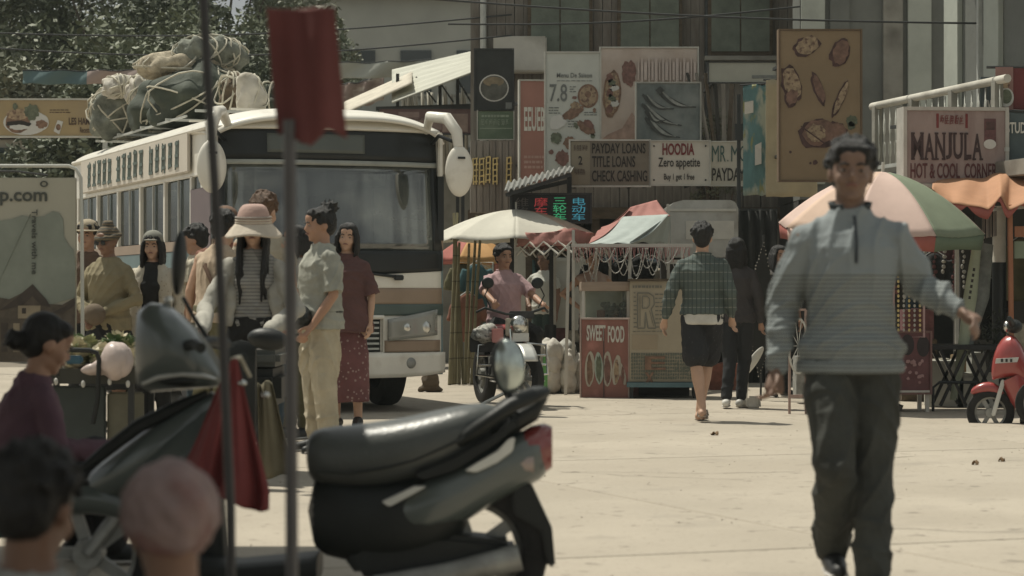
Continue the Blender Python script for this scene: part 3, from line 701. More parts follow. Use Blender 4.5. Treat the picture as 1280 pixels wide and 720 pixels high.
# overhead wires and far block behind the awning
for i, (a, b_, dd, sg) in enumerate((((-40, 40), (640, 18), 34, 14), ((-40, 58), (640, 44), 33.5, 18), ((430, -10), (1320, 30), 26, 10), ((560, 30), (1000, 8), 29.5, 8))):
    w_ = MB().tube([P(a[0]+(b_[0]-a[0])*t, a[1]+(b_[1]-a[1])*t+sg*math.sin(3.1416*t), dd) for t in np.linspace(0, 1, 24)], .012, 5).build('power_cable', DSTEEL, None, smooth=True)
    tag(w_, ('thin black cable highest over the bus at the upper left', 'second black cable sagging over the bus luggage', 'black cable crossing the top of the picture to the right', 'short black cable in front of the plank wall')[i], 'cable')
r = thing('apartment_block', 'pale grey apartment block far behind the sheet awning', 'building', at(520, 62)); MB().box((0, 3, 4.4), (7.5, 6, 8.8)).build('wall', mat('far_grey_wall', (.36, .36, .32), .9, .12, .8, .1), r)
for k in range(5):
    for z in (2.0, 4.4, 6.9): f_ = MB().box((-2.9+k*1.45, -.03, z), (.8, .08, 1.1)).build('window', WIN, r); MB().box((-2.9+k*1.45, -.10, z-.62), (.95, .12, .06)).build('sill', CONC, f_)
MB().box((0, 2.9, 8.9), (7.9, 6.4, .2)).build('roof', CONC, r)
for z in (3.2, 5.7): MB().box((0, -.3, z), (7.4, .6, .10)).build('balcony', CONC, r)
# ---------------------------------------------------------------- signs and banners
INK = mat('dark_ink', (.035, .030, .026), .7, .2, 20, 0); BROWNINK = mat('brown_ink', (.085, .055, .045), .7, .2, 20, 0); REDINK = mat('dark_red_ink', (.17, .035, .035), .7, .2, 20, 0)
WHITEINK = mat('white_ink', (.60, .58, .52), .7, .08, 20, 0); GREYINK = mat('grey_ink', (.16, .17, .16), .7, .2, 20, 0); GREENINK = mat('green_grey_ink', (.10, .13, .115), .7, .2, 15, 0)
CREAMP = mat('cream_board', (.52, .49, .42), .7, .10, 3, .08, pattern=blotch(3, .55, .8, (.36, .33, .27))); TAN = mat('tan_board', (.27, .215, .15), .7, .10, 3, .08)
FOODB = mat('food_brown', (.20, .12, .08), .6, .5, 14, 0); FOODR = mat('food_red', (.19, .10, .08), .6, .4, 20, 0); FOODG = mat('food_green', (.12, .135, .09), .6, .4, 20, 0)
FOODT = mat('food_tan', (.34, .25, .16), .6, .35, 16, 0, pattern=blotch(22, .5, .65, (.14, .08, .06))); PLATE = mat('plate_white', (.55, .54, .50), .5, .06, 20, 0); FR = mat('frame_wood', (.20, .17, .13), .7)
FRW = mat('frame_pale', (.45, .44, .39), .6)
def strokes(b, x0, y0, x1, y1, m, n, seed, name='lettering', cw=None, wt=.12, slant=.0):
    """illegible brushed characters: n glyphs, each of a few bars"""
    rr = random.Random(seed); mb = MB(); w = (x1-x0)/n
    for g in range(n):
        gx = x0+g*w; W_ = w*.84; H_ = (y1-y0); t = wt*min(W_, H_)*1.0
        for k in range(rr.randint(3, 4)):
            yy = y0+H_*(.08+.84*k/3.2)+rr.uniform(-.03, .03)*H_; a = rr.uniform(0, .25)*W_; c = rr.uniform(.72, 1)*W_
            mb.flat((b.X(gx+a), b.Z(yy)), (b.X(gx+c), b.Z(yy-H_*.02)), t*b.s, -.006)
        for k in range(rr.randint(2, 3)):
            xx = gx+W_*(.15+.7*k/2)+rr.uniform(-.06, .06)*W_; a = rr.uniform(0, .3)*H_; c = rr.uniform(.65, 1)*H_
            mb.flat((b.X(xx), b.Z(y0+a)), (b.X(xx-slant*W_+rr.uniform(-.12, .12)*W_), b.Z(y0+c)), t*b.s, -.0085)
    return mb.build(name, m, b.root)
def lines(b, x0, y0, x1, y1, m, n, seed, t=.35):
    rr = random.Random(seed); mb = MB(); h = (y1-y0)/n
    for i in range(n):
        x = x0
        while x < x1-2:
            w = min(rr.uniform(2, 6), x1-x); mb.box(((b.X(x)+b.X(x+w))/2, -.005, b.Z(y0+(i+.5)*h)), (w*b.s, .004, h*t*b.s)); x += w+1
    return mb.build('small_print', m, b.root)
def bolts(b, m=None):
    mb = MB()
    for sx in (-1, 1):
        for z in (.06, b.h-.06): mb.ell((sx*(b.w/2-.05), -.006, z), .012, 8, 5)
    mb.build('bolt', m or DSTEEL, b.root)
def hang(b, up=.8, m=None):                     # rear brackets back to the wall
    mb = MB()
    for sx in (-1, 1): mb.bar((sx*b.w*.38, .05, b.h*.8), (sx*b.w*.38, .05+up, b.h*.8+.05), .035); mb.bar((sx*b.w*.38, .05, b.h*.2), (sx*b.w*.38, .05+up, b.h*.2), .035)
    mb.build('bracket', m or DSTEEL, b.root)

# loans board (three boards side by side)
b = Board('loans_sign', 'tan and dark board reading PAYDAY LOANS, TITLE LOANS, CHECK CASHING', 'sign', 713, 176, 812, 232, 30.0, mat('dark_tan_board', (.19, .165, .125), .7, .12, 3, .08), frame=FRW, fw=.02); hang(b, 3)
b.rect(714, 177, 737.5, 231, mat('olive_tan', (.245, .215, .155), .7, .1, 3, 0)); b.text('PAYDAY LOANS', 740, 179, 807, 192, INK, offset=.018); b.text('TITLE LOANS', 740, 195, 794, 209, INK, offset=.018); b.text('CHECK CASHING', 740, 213, 809, 227, INK, offset=.018)
strokes(b, 717, 181, 735, 189, BROWNINK, 5, 3); b.text('2', 723, 195, 728, 206, INK, offset=.02, y=-.009); strokes(b, 718, 211, 732, 219, BROWNINK, 4, 4)
b = Board('hoodia_sign', 'cream board reading HOODIA Zero appetite, Buy 1 get 1 free', 'sign', 812.5, 176.5, 887, 231, 30.0, CREAMP, frame=FRW, fw=.015); hang(b, 3)
b.text('HOODIA', 828, 179, 868, 194, REDINK, offset=.03); b.text('Zero appetite', 823, 197, 875, 212, INK, offset=.012); b.text('Buy 1 get 1 free', 830, 217, 868, 227, INK, offset=.012); bolts(b)
b = Board('payday_sign', 'cream board reading MR. MONEY and PAYDAY LOANS right of the hoodia board', 'sign', 888, 177.5, 946, 231.5, 30.2, mat('cream_board_2', (.46, .43, .36), .7, .1, 3, .08), frame=FRW, fw=.015); hang(b, 3)
[b.text(ch, a_, 182, c_, 202, mat('teal_ink', (.055, .10, .09), .7)) for ch, a_, c_ in (('M', 890, 898.5), ('R', 900.5, 907), ('M', 914, 923), ('O', 925, 933))]; b.text('.', 909, 200, 910.5, 202, mat('teal_ink', (0, 0, 0))); b.text('PAYDAY L', 890, 210, 939, 226, INK, offset=.016)

# tall menu board
b = Board('menu_board', 'white menu board with 7.8 and pictures of dishes', 'sign', 682, 66, 750, 214, 31.2, mat('menu_white', (.50, .51, .46), .7, .07, 3, .05), th=.10, frame=FRW, fw=.02); hang(b, 1.6)
b.text('Menu De Saison', 696, 91, 740, 97, GREYINK, offset=.01); b.text('7.8', 687, 105, 709, 127, GREYINK, offset=.01)
b.disc(735, 120, 13, 15, FOODB); b.disc(735, 120, 10.5, 12.5, FOODT, -.009); b.disc(735, 118, 4, 4, FOODB, -.012)
for i, (x, y, rx, ry, m, ro) in enumerate(((716, 141, 14, 6, FOODB, .5), (719, 132, 6, 5, FOODT, 0), (697, 153, 10, 9, PLATE, 0), (733, 160, 13, 6, FOODB, -.6), (736, 155, 8, 4, FOODR, -.6), (695, 173, 7, 7, FOODG, 0), (694, 170, 5, 4, FOODT, 0), (712, 178, 8, 8, FOODB, 0), (703, 198, 9, 10, FOODR, 0), (703, 198, 6, 7, FOODT, 0), (689, 190, 3, 3, FOODR, 0), (731, 195, 11, 8, FOODT, .3), (741, 170, 3, 3, FOODG, 0), (718, 122, 3, 2, FOODR, 0), (743, 138, 2, 3, FOODB, 0), (720, 157, 2.5, 4, FOODG, .4))):
    b.disc(x, y, rx, ry, m, -.006-.003*(i % 3), 'food_picture', rot=ro, wob=.35, seed=i)
lines(b, 712, 107, 720, 116, GREYINK, 3, 1); lines(b, 686, 133, 700, 143, GREYINK, 3, 2); lines(b, 710, 150, 722, 160, GREYINK, 3, 3); lines(b, 712, 186, 726, 196, GREYINK, 3, 4); lines(b, 696, 100, 740, 102, GREYINK, 1, 5); lines(b, 730, 139, 746, 145, GREYINK, 2, 6)
# pinkish board left of it
b = Board('pink_board', 'faded pink-red board with large white capitals left of the menu board', 'sign', 650, 101, 683, 229, 31.9, mat('faded_red', (.34, .17, .135), .75, .08, 3, .08), th=.12, frame=FRW, fw=.02, yaw=6); hang(b, 1.2)
b.text('EEUEB', 655, 134, 681, 164, WHITEINK, offset=.02); lines(b, 655, 193, 680, 212, mat('pale_pink_ink', (.46, .30, .25), .7), 3, 9, .5)
# black sign with a round dish and the green one under it
b = Board('dish_sign', 'black sign with a round grey dish picture above the green sign', 'sign', 594, 62, 641, 137, 33, mat('black_sign', (.028, .030, .028), .6, .3, 5, .05), frame=DSTEEL, fw=.02); hang(b, 1)
b.disc(617.5, 110, 18.5, 17, PLATE, -.004); b.disc(617.5, 110, 17, 15.5, mat('dish_dark', (.09, .09, .075), .6, .5, 8, 0), -.007); b.disc(617, 102, 13, 6, mat('dish_tan', (.20, .16, .10), .6, .4, 9, 0), -.010); b.poly([(608, 118), (614, 105), (622, 105), (628, 119)], mat('dish_dark', (0, 0, 0)), -.012)
b.rect(632, 128, 640, 136, GREYINK)
b = Board('green_sign', 'faded green sign with pale lettering under the black dish sign', 'sign', 597, 138.5, 642, 174, 33, mat('faded_green', (.105, .15, .095), .7, .15, 4, .08, pattern=blotch(4, .5, .7, (.15, .19, .13))), frame=FRW, fw=.012); hang(b, 1)
lines(b, 602, 143, 636, 147, mat('pale_green_ink', (.28, .33, .25), .7), 1, 4, .6); strokes(b, 601, 149, 637, 157, mat('pale_green_ink', (0, 0, 0)), 7, 12); b.rect(600, 160, 640, 161, mat('pale_green_ink', (0, 0, 0)))
# pink-white food banner, fish board
b = Board('food_banner', 'pale pink banner with oval food pictures behind the fish board', 'banner', 751, 60, 872, 176, 31.8, mat('pale_pink', (.50, .42, .36), .75, .08, 3, .05, pattern=blotch(2.5, .5, .7, (.42, .33, .27))), frame=FRW, fw=.02); hang(b, 1)
b.disc(765, 117, 11, 29, FOODB, -.006, wob=.15, rot=-.08); b.disc(765, 117, 9, 26, mat('food_tan', (0, 0, 0)), -.009, rot=-.08)
for i in range(7): b.disc(762+i % 3*3, 97+i*6.5, 4, 5.5, (FOODR, FOODG, PLATE)[i % 3], -.012, 'food_picture', rot=i, wob=.4, seed=i)
b.disc(786, 92, 9, 16, FOODR, -.006, wob=.3, seed=5); b.poly([(750, 176), (760, 168), (778, 160), (790, 140), (796, 150), (794, 176)], mat('pink_shape', (.36, .25, .20), .7, .3, 8, 0))
mb = MB()
for i in range(17): mb.box((b.X(798+i*4.4), -.02, b.Z(89)), (.020 + .02*(i % 3)/2, .02, .24 + .1*(i % 2)))
mb.build('fringe', mat('fringe_cream', (.50, .42, .37), .9), b.root)
b = Board('fish_board', 'blue-grey framed board picturing dark fish on a slab', 'sign', 796, 104, 875, 176, 30.6, mat('slate_print', (.13, .15, .145), .7, .3, 5, .05, pattern=blotch(3, .4, .7, (.22, .235, .22))), th=.10, frame=mat('grey_frame', (.30, .30, .27), .6), fw=.02); hang(b, 1.6)
FISH = mat('fish_dark', (.045, .048, .045), .6, .5, 10, 0); FISHL = mat('fish_pale', (.23, .24, .22), .6, .4, 12, 0)
def fish(x0, y0, x1, y1, wd, m, yy, bend=6):
    n = 12; up = []; dn = []
    for k in range(n+1):
        t = k/n; x = x0+(x1-x0)*t; y = y0+(y1-y0)*t+bend*math.sin(t*3.14); w_ = wd*math.sin(min(1, t*1.15+.06)*3.0)**.7*(1-.3*t) if k < n else .8
        dx, dy = (x1-x0), (y1-y0); q_ = math.hypot(dx, dy); up.append((x-dy/q_*w_, y+dx/q_*w_)); dn.append((x+dy/q_*w_, y-dx/q_*w_))
    b.poly(up+dn[::-1], m, yy, 'fish_picture')
for i, (x0_, y0_, x1_, y1_, wd) in enumerate(((822, 114, 870, 134, 4.5), (803, 118, 842, 136, 4), (802, 130, 852, 157, 4.5), (806, 147, 850, 172, 5), (806, 139, 832, 150, 3.5))):
    fish(x0_, y0_, x1_, y1_, wd, FISH, -.006-.004*i); fish(x0_+6, y0_+1.0, x1_-5, y1_-1.5, wd*.45, FISHL, -.008-.004*i)
b.poly([(819, 113), (825, 108), (831, 113), (824, 118)], FISH, -.03)
# boards propped behind
r = thing('propped_boards', 'stack of dark boards leaning in the gap right of the fish board', 'boards', at(900, 31.4, P(0, 178, 31.4).z))
for i in range(6): MB().bar((-.22+i*.07, .02*i, .0), (-.42+i*.12, .1+.02*i, .92), .055, .02).build('board', (DARKW, PLANK, WOODD)[i % 3], r)
MB().box((.05, .25, -.02), (.7, .5, .04)).build('ledge', CONC, r)
b = Board('blank_sign', 'narrow blank pale fascia above the gap between the boards', 'sign', 886, 78, 971, 103, 30.8, mat('pale_fascia', (.33, .33, .28), .7, .1, 3, .08), frame=DSTEEL, fw=.012); b.rect(940, 94, 970, 98, GREYINK); hang(b, 2)
r = thing('black_post', 'black square sign post between the loans boards and the teal banner', 'post', at(923.5, 29.7)); zt = P(0, 118, 29.7).z
MB().box((0, 0, zt/2), (.045, .045, zt)).build('pole', DSTEEL, r); MB().box((0, -.03, P(0, 165, 29.7).z), (.10, .03, .2)).build('clamp', DSTEEL, r)
# teal wrinkled banner, beige cloth, tan billboard
b = Board('teal_banner', 'wrinkled teal and white plastic banner hanging beside the beige cloth', 'banner', 929, 106, 962, 244, 29.0, mat('teal_print', (.10, .20, .20), .55, .2, 4, .1, stretch=(3, 3, 1), pattern=chain(blotch(2.2, .52, .60, (.33, .36, .30), (2.5, 1, 1)), blotch(3.3, .60, .66, (.25, .25, .10), (3, 1, 1)))), bumpy=.055, yaw=-8)
b.poly([(931, 128), (942, 126), (942, 141), (931, 143)], WHITEINK, -.05); b.poly([(944, 182), (952, 178), (952, 205), (944, 207)], WHITEINK, -.05); MB().tube([(-b.w/2-.04, 0, b.h), (b.w/2+.04, 0, b.h+.02)], .012, 6).build('rod', DSTEEL, b.root)
b = Board('beige_cloth', 'beige cloth sheet hanging behind the tan food billboard', 'cloth', 957, 100, 1022, 246, 28.8, mat('beige_cloth', (.42, .36, .24), .85, .1, 3, .15), bumpy=.05, yaw=4)
MB().tube([(-b.w/2-.03, 0, b.h), (b.w/2+.03, 0, b.h+.01)], .012, 6).build('rod', DSTEEL, b.root)
TB = mat('tan_billboard', (.285, .205, .125), .7, .07, 3, .06, pattern=blotch(1.2, .5, .75, (.235, .17, .105)))
b = Board('food_billboard', 'tall tan billboard with brown pictures of fried food behind the walking man', 'billboard', 975, 38, 1076, 225, 27.4, TB, th=.16, frame=mat('brown_frame', (.16, .11, .07), .7), fw=.02); hang(b, 1.6)
PUR = mat('fried_dark', (.085, .045, .040), .6, .5, 9, 0); PUL = mat('fried_mid', (.20, .115, .085), .6, .4, 11, 0)
for i, (x, y, rx, ry, ro) in enumerate(((989, 104, 12, 24, .25), (989, 122, 9, 12, -.3), (1023, 112, 6, 22, .35), (1050, 124, 5, 25, -.4), (1022, 167, 26, 19, .1), (1045, 168, 14, 16, 0), (1008, 58, 18, 12, .4), (1050, 66, 12, 18, -.3))):
    b.disc(x, y, rx, ry, PUR, -.006-.002*(i % 2), 'food_picture', rot=ro, wob=.25, seed=i+3, n=20); b.disc(x+1, y-1, rx*.80, ry*.82, PUL if i % 3 else FOODT, -.011-.002*(i % 2), 'food_picture', rot=ro, wob=.25, seed=i+30, n=20)
b.disc(1020, 166, 12, 11, FOODT, -.018, 'food_picture', wob=.3, seed=3)
mb = MB(); mb.flat((b.X(1001), b.Z(158)), (b.X(1034), b.Z(182)), .014, -.022); mb.flat((b.X(1034), b.Z(182)), (b.X(1048), b.Z(172)), .012, -.022); mb.build('food_picture', PUR, b.root)
for i, (x, y, q) in enumerate(((988, 190, 1.6), (1013, 204, 1.5), (1019, 203, 3), (1065, 151, 7), (1064, 157, 5))): b.disc(x, y, q, q, PUR if i < 3 else FOODG, -.006, 'food_picture', wob=.3, seed=i)
# MANJULA
b = Board('corner_sign', 'pinkish grey board reading MANJULA HOT & COOL CORNER', 'sign', 1132, 138, 1258, 230, 23.3, mat('pink_grey_board', (.30, .235, .215), .75, .10, 3, .08, pattern=blotch(2.5, .5, .7, (.25, .185, .17), (5, 1, 1))), th=.26, yaw=5, frame=mat('pale_side', (.42, .40, .36), .7), fw=.035)
DB = mat('manjula_ink', (.050, .030, .030), .7, .2, 20, 0); hang(b, 1.0)
for ch, a_, c_ in (('M', 1138, 1153.5), ('A', 1155, 1167), ('N', 1168.5, 1181), ('J', 1182, 1189.5), ('U', 1191.5, 1203.5), ('L', 1205.5, 1214.5), ('A', 1216, 1228)): b.text(ch, a_, 167, c_, 199, DB, offset=.02)
mb = MB()                                   # slab serifs and drop shadow bars
for x in (1140, 1151.5, 1157, 1166, 1170.5, 1179, 1207.5, 1218, 1227):
    mb.box((b.X(x), -.0095, b.Z(199)), (4.6*b.s, .004, 2.4*b.s)); 
for x in (1140, 1151.5, 1170, 1179.5, 1188, 1193.5, 1202, 1208): mb.box((b.X(x), -.0095, b.Z(167)), (4.6*b.s, .004, 2.4*b.s))
mb.build('lettering', DB, b.root)
b.text('HOT & COOL  CORNER', 1137, 204, 1247, 223, mat('maroon_ink', (.10, .035, .035), .7, .2, 20, 0), offset=.016)
strokes(b, 1175, 144, 1206, 156, REDINK, 5, 8, slant=.2); b.rect(1170, 142, 1173, 160, REDINK); b.rect(1207, 142, 1210, 160, REDINK)
b.rect(1231, 148, 1246, 178, mat('cup_print', (.13, .06, .06), .6, .3, 20, 0)); b.disc(1238, 180, 8, 6, PLATE, -.008); b.rect(1233, 152, 1244, 162, PUR, -.009)
# right edge banners
b = Board('maroon_banner', 'dark maroon banner with a round pale emblem at the upper right corner', 'banner', 1246, 84, 1290, 137, 23.6, mat('maroon_cloth', (.17, .045, .045), .8, .12, 4, .1), bumpy=.012)
b.rect(1244, 84, 1266, 138, mat('rose_print', (.28, .16, .14), .7, .1, 6, 0), -.02, t=.012); b.disc(1257, 122, 9.5, 12, PLATE, -.033); b.disc(1257, 121, 7, 9, FOODG, -.038); b.disc(1256, 104, 6, 7, FOODT, -.033)
mb = MB().tube([(-b.w/2-.1, 0, b.h), (b.w/2+.1, 0, b.h)], .015, 6).build('rod', DSTEEL, b.root)
b = Board('studio_banner', 'slate blue cloth banner lettered STUDIO at the right edge', 'banner', 1262, 139, 1330, 222, 23.4, mat('slate_cloth', (.10, .125, .13), .85, .12, 4, .1), bumpy=.03)
b.text('STUDIO', 1257, 153, 1292, 167, WHITEINK, offset=.02, y=-.04); MB().tube([(-b.w/2-.1, 0, b.h), (b.w/2+.1, 0, b.h)], .015, 6).build('rod', DSTEEL, b.root)
b = Board('white_letter_sign', 'small slate panel with a white W above the pink corner board', 'sign', 1226, 96, 1245, 138, 24.0, mat('slate_cloth', (0, 0, 0))); b.text('W', 1234, 125, 1243, 137, WHITEINK, offset=.03)
# LED sign
b = Board('led_sign', 'black electronic sign with grey, red, green and cyan glowing characters', 'sign', 640, 243, 738, 277.5, 28.6, mat('led_black', (.012, .012, .012), .4, .2, 8, .05), th=.12, frame=DSTEEL, fw=.02, yaw=-2)
em = lambda n_, c, e: mat(n_, tuple(x*.3 for x in c), .5, .02, 9, 0, emit=c+(e,))
for i, (ch, m) in enumerate((('维\n修', mat('led_off', (.13, .12, .11), .6)), ('摩托\n车', em('led_red', (.85, .10, .10), .24)), ('三\n轮\n车', em('led_green', (.10, .75, .33), .34)), ('电\n动\n车', em('led_cyan', (.10, .50, .65), .34)))):
    x = 644+i*23.6; b.text(ch.replace('摩托', '摩') if i == 1 else ch, x, 247, x+17, 276 if i > 1 else 270, m, offset=.004)
MB().bar((0, .06, 0), (0, .06, -1.5), .05).build('post', DSTEEL, b.root); hang(b, 3)
# corrugated awning above it
r = thing('corrugated_awning', 'dark corrugated iron awning sloping above the electronic sign', 'awning', at(672, 29))
q = lambda px, py, d: Vector(P(px, py, d))-Vector(at(672, 29))
MB().grid(lambda u, v: q(630+u*84, 240-26*u, 28.2)*(1-v)+q(634+u*84, 228-22*u, 30.4)*v+Vector((0, 0, .018*math.sin(u*75))), 120, 4).build('corrugated_sheet', mat('corrugated_iron', (.20, .20, .185), .55, .3, 4, .1), r, smooth=True, solid=.006, autosm=False)
MB().bar(q(632, 244, 28.25), q(714, 218, 28.25), .05, .04).build('edge_beam', DSTEEL, r); MB().bar(q(634, 244, 30), q(714, 226, 30), .05).build('rear_beam', DSTEEL, r)
for px in (640, 712): MB().bar(q(px, 480, 29.0), q(px, 236 if px < 700 else 218, 29.0), .05).build('post', DSTEEL, r)
# gold characters on a fascia
b = Board('gold_letter_sign', 'grey fascia with upright gold raised characters beside the pink board', 'sign', 588, 176, 652, 266, 32.6, PLANK, th=.12, yaw=3); hang(b, 1)
GOLD = mat('gold_letters', (.58, .46, .20), .5, .25, 8, .1)
for i in range(5):
    x = 590+i*8.4+(9 if i == 4 else 0); dy = -5+abs(i-2)*-1.5*0+random.uniform(-2, 2)
    rr = random.Random(i+5); mb = MB()
    for k in range(5): mb.flat((b.X(x+rr.uniform(0, 1.5)), b.Z(204+dy+k*7.2)), (b.X(x+6.6+rr.uniform(-1, 1)), b.Z(203+dy+k*7.2)), .019, -.05, .05)
    for k in (1.0, 5.6): mb.flat((b.X(x+k), b.Z(203+dy)), (b.X(x+k+rr.uniform(-1.0, 1.0)), b.Z(236+dy)), .016, -.054, .05)
    mb.build('raised_character', GOLD, b.root)
for i in range(8): MB().box((-b.w/2+.04+i*b.w/8, -.012, b.h/2), (b.w/8-.012, .02, b.h-.01)).build('plank', PLANK, b.root)
# maroon strip sign
b = Board('maroon_strip_sign', 'long dim maroon strip sign behind the bus mirror', 'sign', 474, 136, 590, 167, 35.5, mat('dim_maroon', (.14, .085, .08), .75, .25, 3, .08), frame=DSTEEL, fw=.02)
b.rect(498, 140, 524, 147, mat('dim_rose', (.24, .17, .15), .7, .2, 6, 0)); b.rect(524, 150, 552, 162, PLATE if False else mat('dim_rose', (0, 0, 0))); b.rect(553, 142, 585, 165, mat('rose_tan', (.26, .19, .16), .7, .2, 6, 0)); strokes(b, 500, 148, 535, 156, mat('dim_rose', (0, 0, 0)), 4, 7)
MB().bar((-b.w*.4, .07, 0), (-b.w*.4, .07, -2.2), .05).build('post', DSTEEL, b.root); MB().bar((b.w*.4, .07, 0), (b.w*.4, .07, -2.2), .05).build('post', DSTEEL, b.root)
# sagging pink street banner and overhead ones
def street_banner(name, label, pts, d, m, d2=None, decor=None):
    r = thing(name, label, 'banner', at((pts[0][0]+pts[1][0])/2, d)); o_ = Vector(at((pts[0][0]+pts[1][0])/2, d)); d2 = d2 or d
    (xa, ya), (xb, yb), h, sag = pts
    f = lambda u, v: Vector(P(xa+(xb-xa)*u, ya+(yb-ya)*u+h*v+sag*math.sin(3.1416*u), d+(d2-d)*u))-o_+Vector((0, .04*math.sin(u*22+v*3), .01*math.sin(u*30)))
    MB().grid(f, 40, 8).build('sheet', m, r, smooth=True, solid=.006, autosm=False)
    MB().tube([f(k/20, 0) for k in range(21)], .010, 5).build('rope', DSTEEL, r, smooth=True)
    if decor: decor(r, f)
    return r, f
PKB = mat('pink_grey_banner', (.27, .205, .18), .8, .2, 3, .1, pattern=blotch(3, .5, .62, (.42, .36, .31), (1, 1, 3)))
street_banner('street_banner', 'sagging pinkish banner strung behind the bus roof', ((398, 100), (480, 92), 32, 8), 39, PKB)
street_banner('street_banner', 'long pale grey banner at the very top above the pink banner', ((380, 78), (600, 70), 20, 3), 38.5, mat('pale_grey_banner', (.36, .37, .33), .8, .1, 2, .1))
street_banner('street_banner', 'teal and pink street banner over the trees at the upper left', ((28, 88), (228, 86), 17, 1), 34.5, mat('teal_pink_banner', (.10, .155, .16), .8, .1, 2, .1, pattern=band(0, -.22, 9, (.33, .26, .235))))
# hamburger banner
b = Board('hamburger_banner', 'ochre banner with a hamburger plate picture and LES HAMBURGERS lettering', 'banner', -22, 125, 132, 170, 33, mat('ochre_banner', (.36, .275, .15), .8, .08, 2, .08, pattern=blotch(1.3, .5, .75, (.30, .235, .15))), frame=FRW, fw=.025)
b.disc(32, 153, 28, 16, PLATE, -.005); b.disc(22, 153, 15, 13, FOODB, -.008, wob=.1); b.disc(22, 143, 14, 7, FOODT, -.011); b.disc(23, 155, 15, 4, INK, -.013, wob=.3); b.disc(24, 159, 12, 3, PLATE, -.015, wob=.4); b.disc(40, 140, 9, 10, FOODG, -.012, wob=.4, seed=3); b.disc(19, 133, 3, 4, FOODG, -.012, wob=.4)
b.disc(52, 153, 9, 10, PLATE, -.008); b.disc(52, 155, 7, 5, FOODB, -.012, wob=.4); b.poly([(67, 164), (72, 150), (79, 152), (74, 168)], PLATE, -.006); b.disc(73, 159, 3, 4, FOODB, -.01)
b.text('LES HAMBURGERS', 86, 147, 141, 156, BROWNINK, offset=.02) ; b.text('Recette maison !', 100, 159, 130, 166, BROWNINK, offset=.0); lines(b, 62, 136, 88, 142, BROWNINK, 2, 3, .3)
for px in (-18, 130): MB().bar((b.X(px), .08, b.h), (b.X(px), .08, -P(0, 170, 33).z), .06).build('pole', STEEL, b.root)
# ---------------------------------------------------------------- the bus
BW = mat('bus_white', (.72, .69, .61), .45, .07, 2, .04, coat=.25, pattern=chain(blotch(5, .58, .78, (.55, .51, .43)), blotch(1.5, .55, .8, (.58, .54, .46), (1, 1, .3))))
BTAN = mat('bus_tan', (.30, .22, .155), .5, .1, 3, .04, coat=.2); BGRN = mat('bus_green_stripe', (.075, .105, .095), .45, .1, 3, .04, coat=.2); BTEAL = mat('bus_teal', (.115, .175, .18), .5, .12, 2, .05, coat=.2, pattern=blotch(3, .55, .75, (.16, .19, .175)))
BBLK = mat('bus_black', (.016, .018, .018), .35, .15, 5, .04); RUB = mat('tyre_rubber', (.020, .019, .018), .85, .3, 12, .4)
CHROME = mat('chrome', (.55, .55, .52), .22, .05, 8, 0, metal=1); HUBM = mat('hub_grey', (.28, .28, .26), .5, .3, 9, .1, metal=.4)
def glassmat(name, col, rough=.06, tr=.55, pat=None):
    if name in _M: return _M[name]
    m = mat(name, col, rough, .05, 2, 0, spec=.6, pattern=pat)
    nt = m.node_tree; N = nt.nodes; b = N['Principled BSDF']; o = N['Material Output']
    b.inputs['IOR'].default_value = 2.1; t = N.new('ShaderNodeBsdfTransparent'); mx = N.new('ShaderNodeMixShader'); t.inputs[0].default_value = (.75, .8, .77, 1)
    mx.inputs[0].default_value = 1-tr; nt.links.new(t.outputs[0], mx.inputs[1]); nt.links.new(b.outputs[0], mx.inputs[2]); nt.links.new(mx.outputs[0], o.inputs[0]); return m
GL = glassmat('windscreen_glass', (.045, .05, .047), .03, .30, blotch(1.15, .47, .66, (.23, .24, .215), (1, 1, 1.6))); GLS = glassmat('side_glass', (.05, .055, .05), .05, .50); GLH = glassmat('lamp_glass', (.40, .39, .35), .12, .45)  # pale blotches in the windscreen colour imitate bright cloud reflections
bus = thing('bus', 'cream city bus with brown and green stripes, loaded roof and oval mirrors', 'bus', (-1.62, 21.99, ZG), R(20.9))
HWb, LB = 1.10, 6.9
def sect(y, z):                     # nose curvature: how far the front bulges at half width
    return 0
# shell outline: half-profile of body cross-section
def prof(t=0):
    return [(-HWb+.03, .27), (-HWb, .50), (-HWb, 1.48)]
sh = MB()
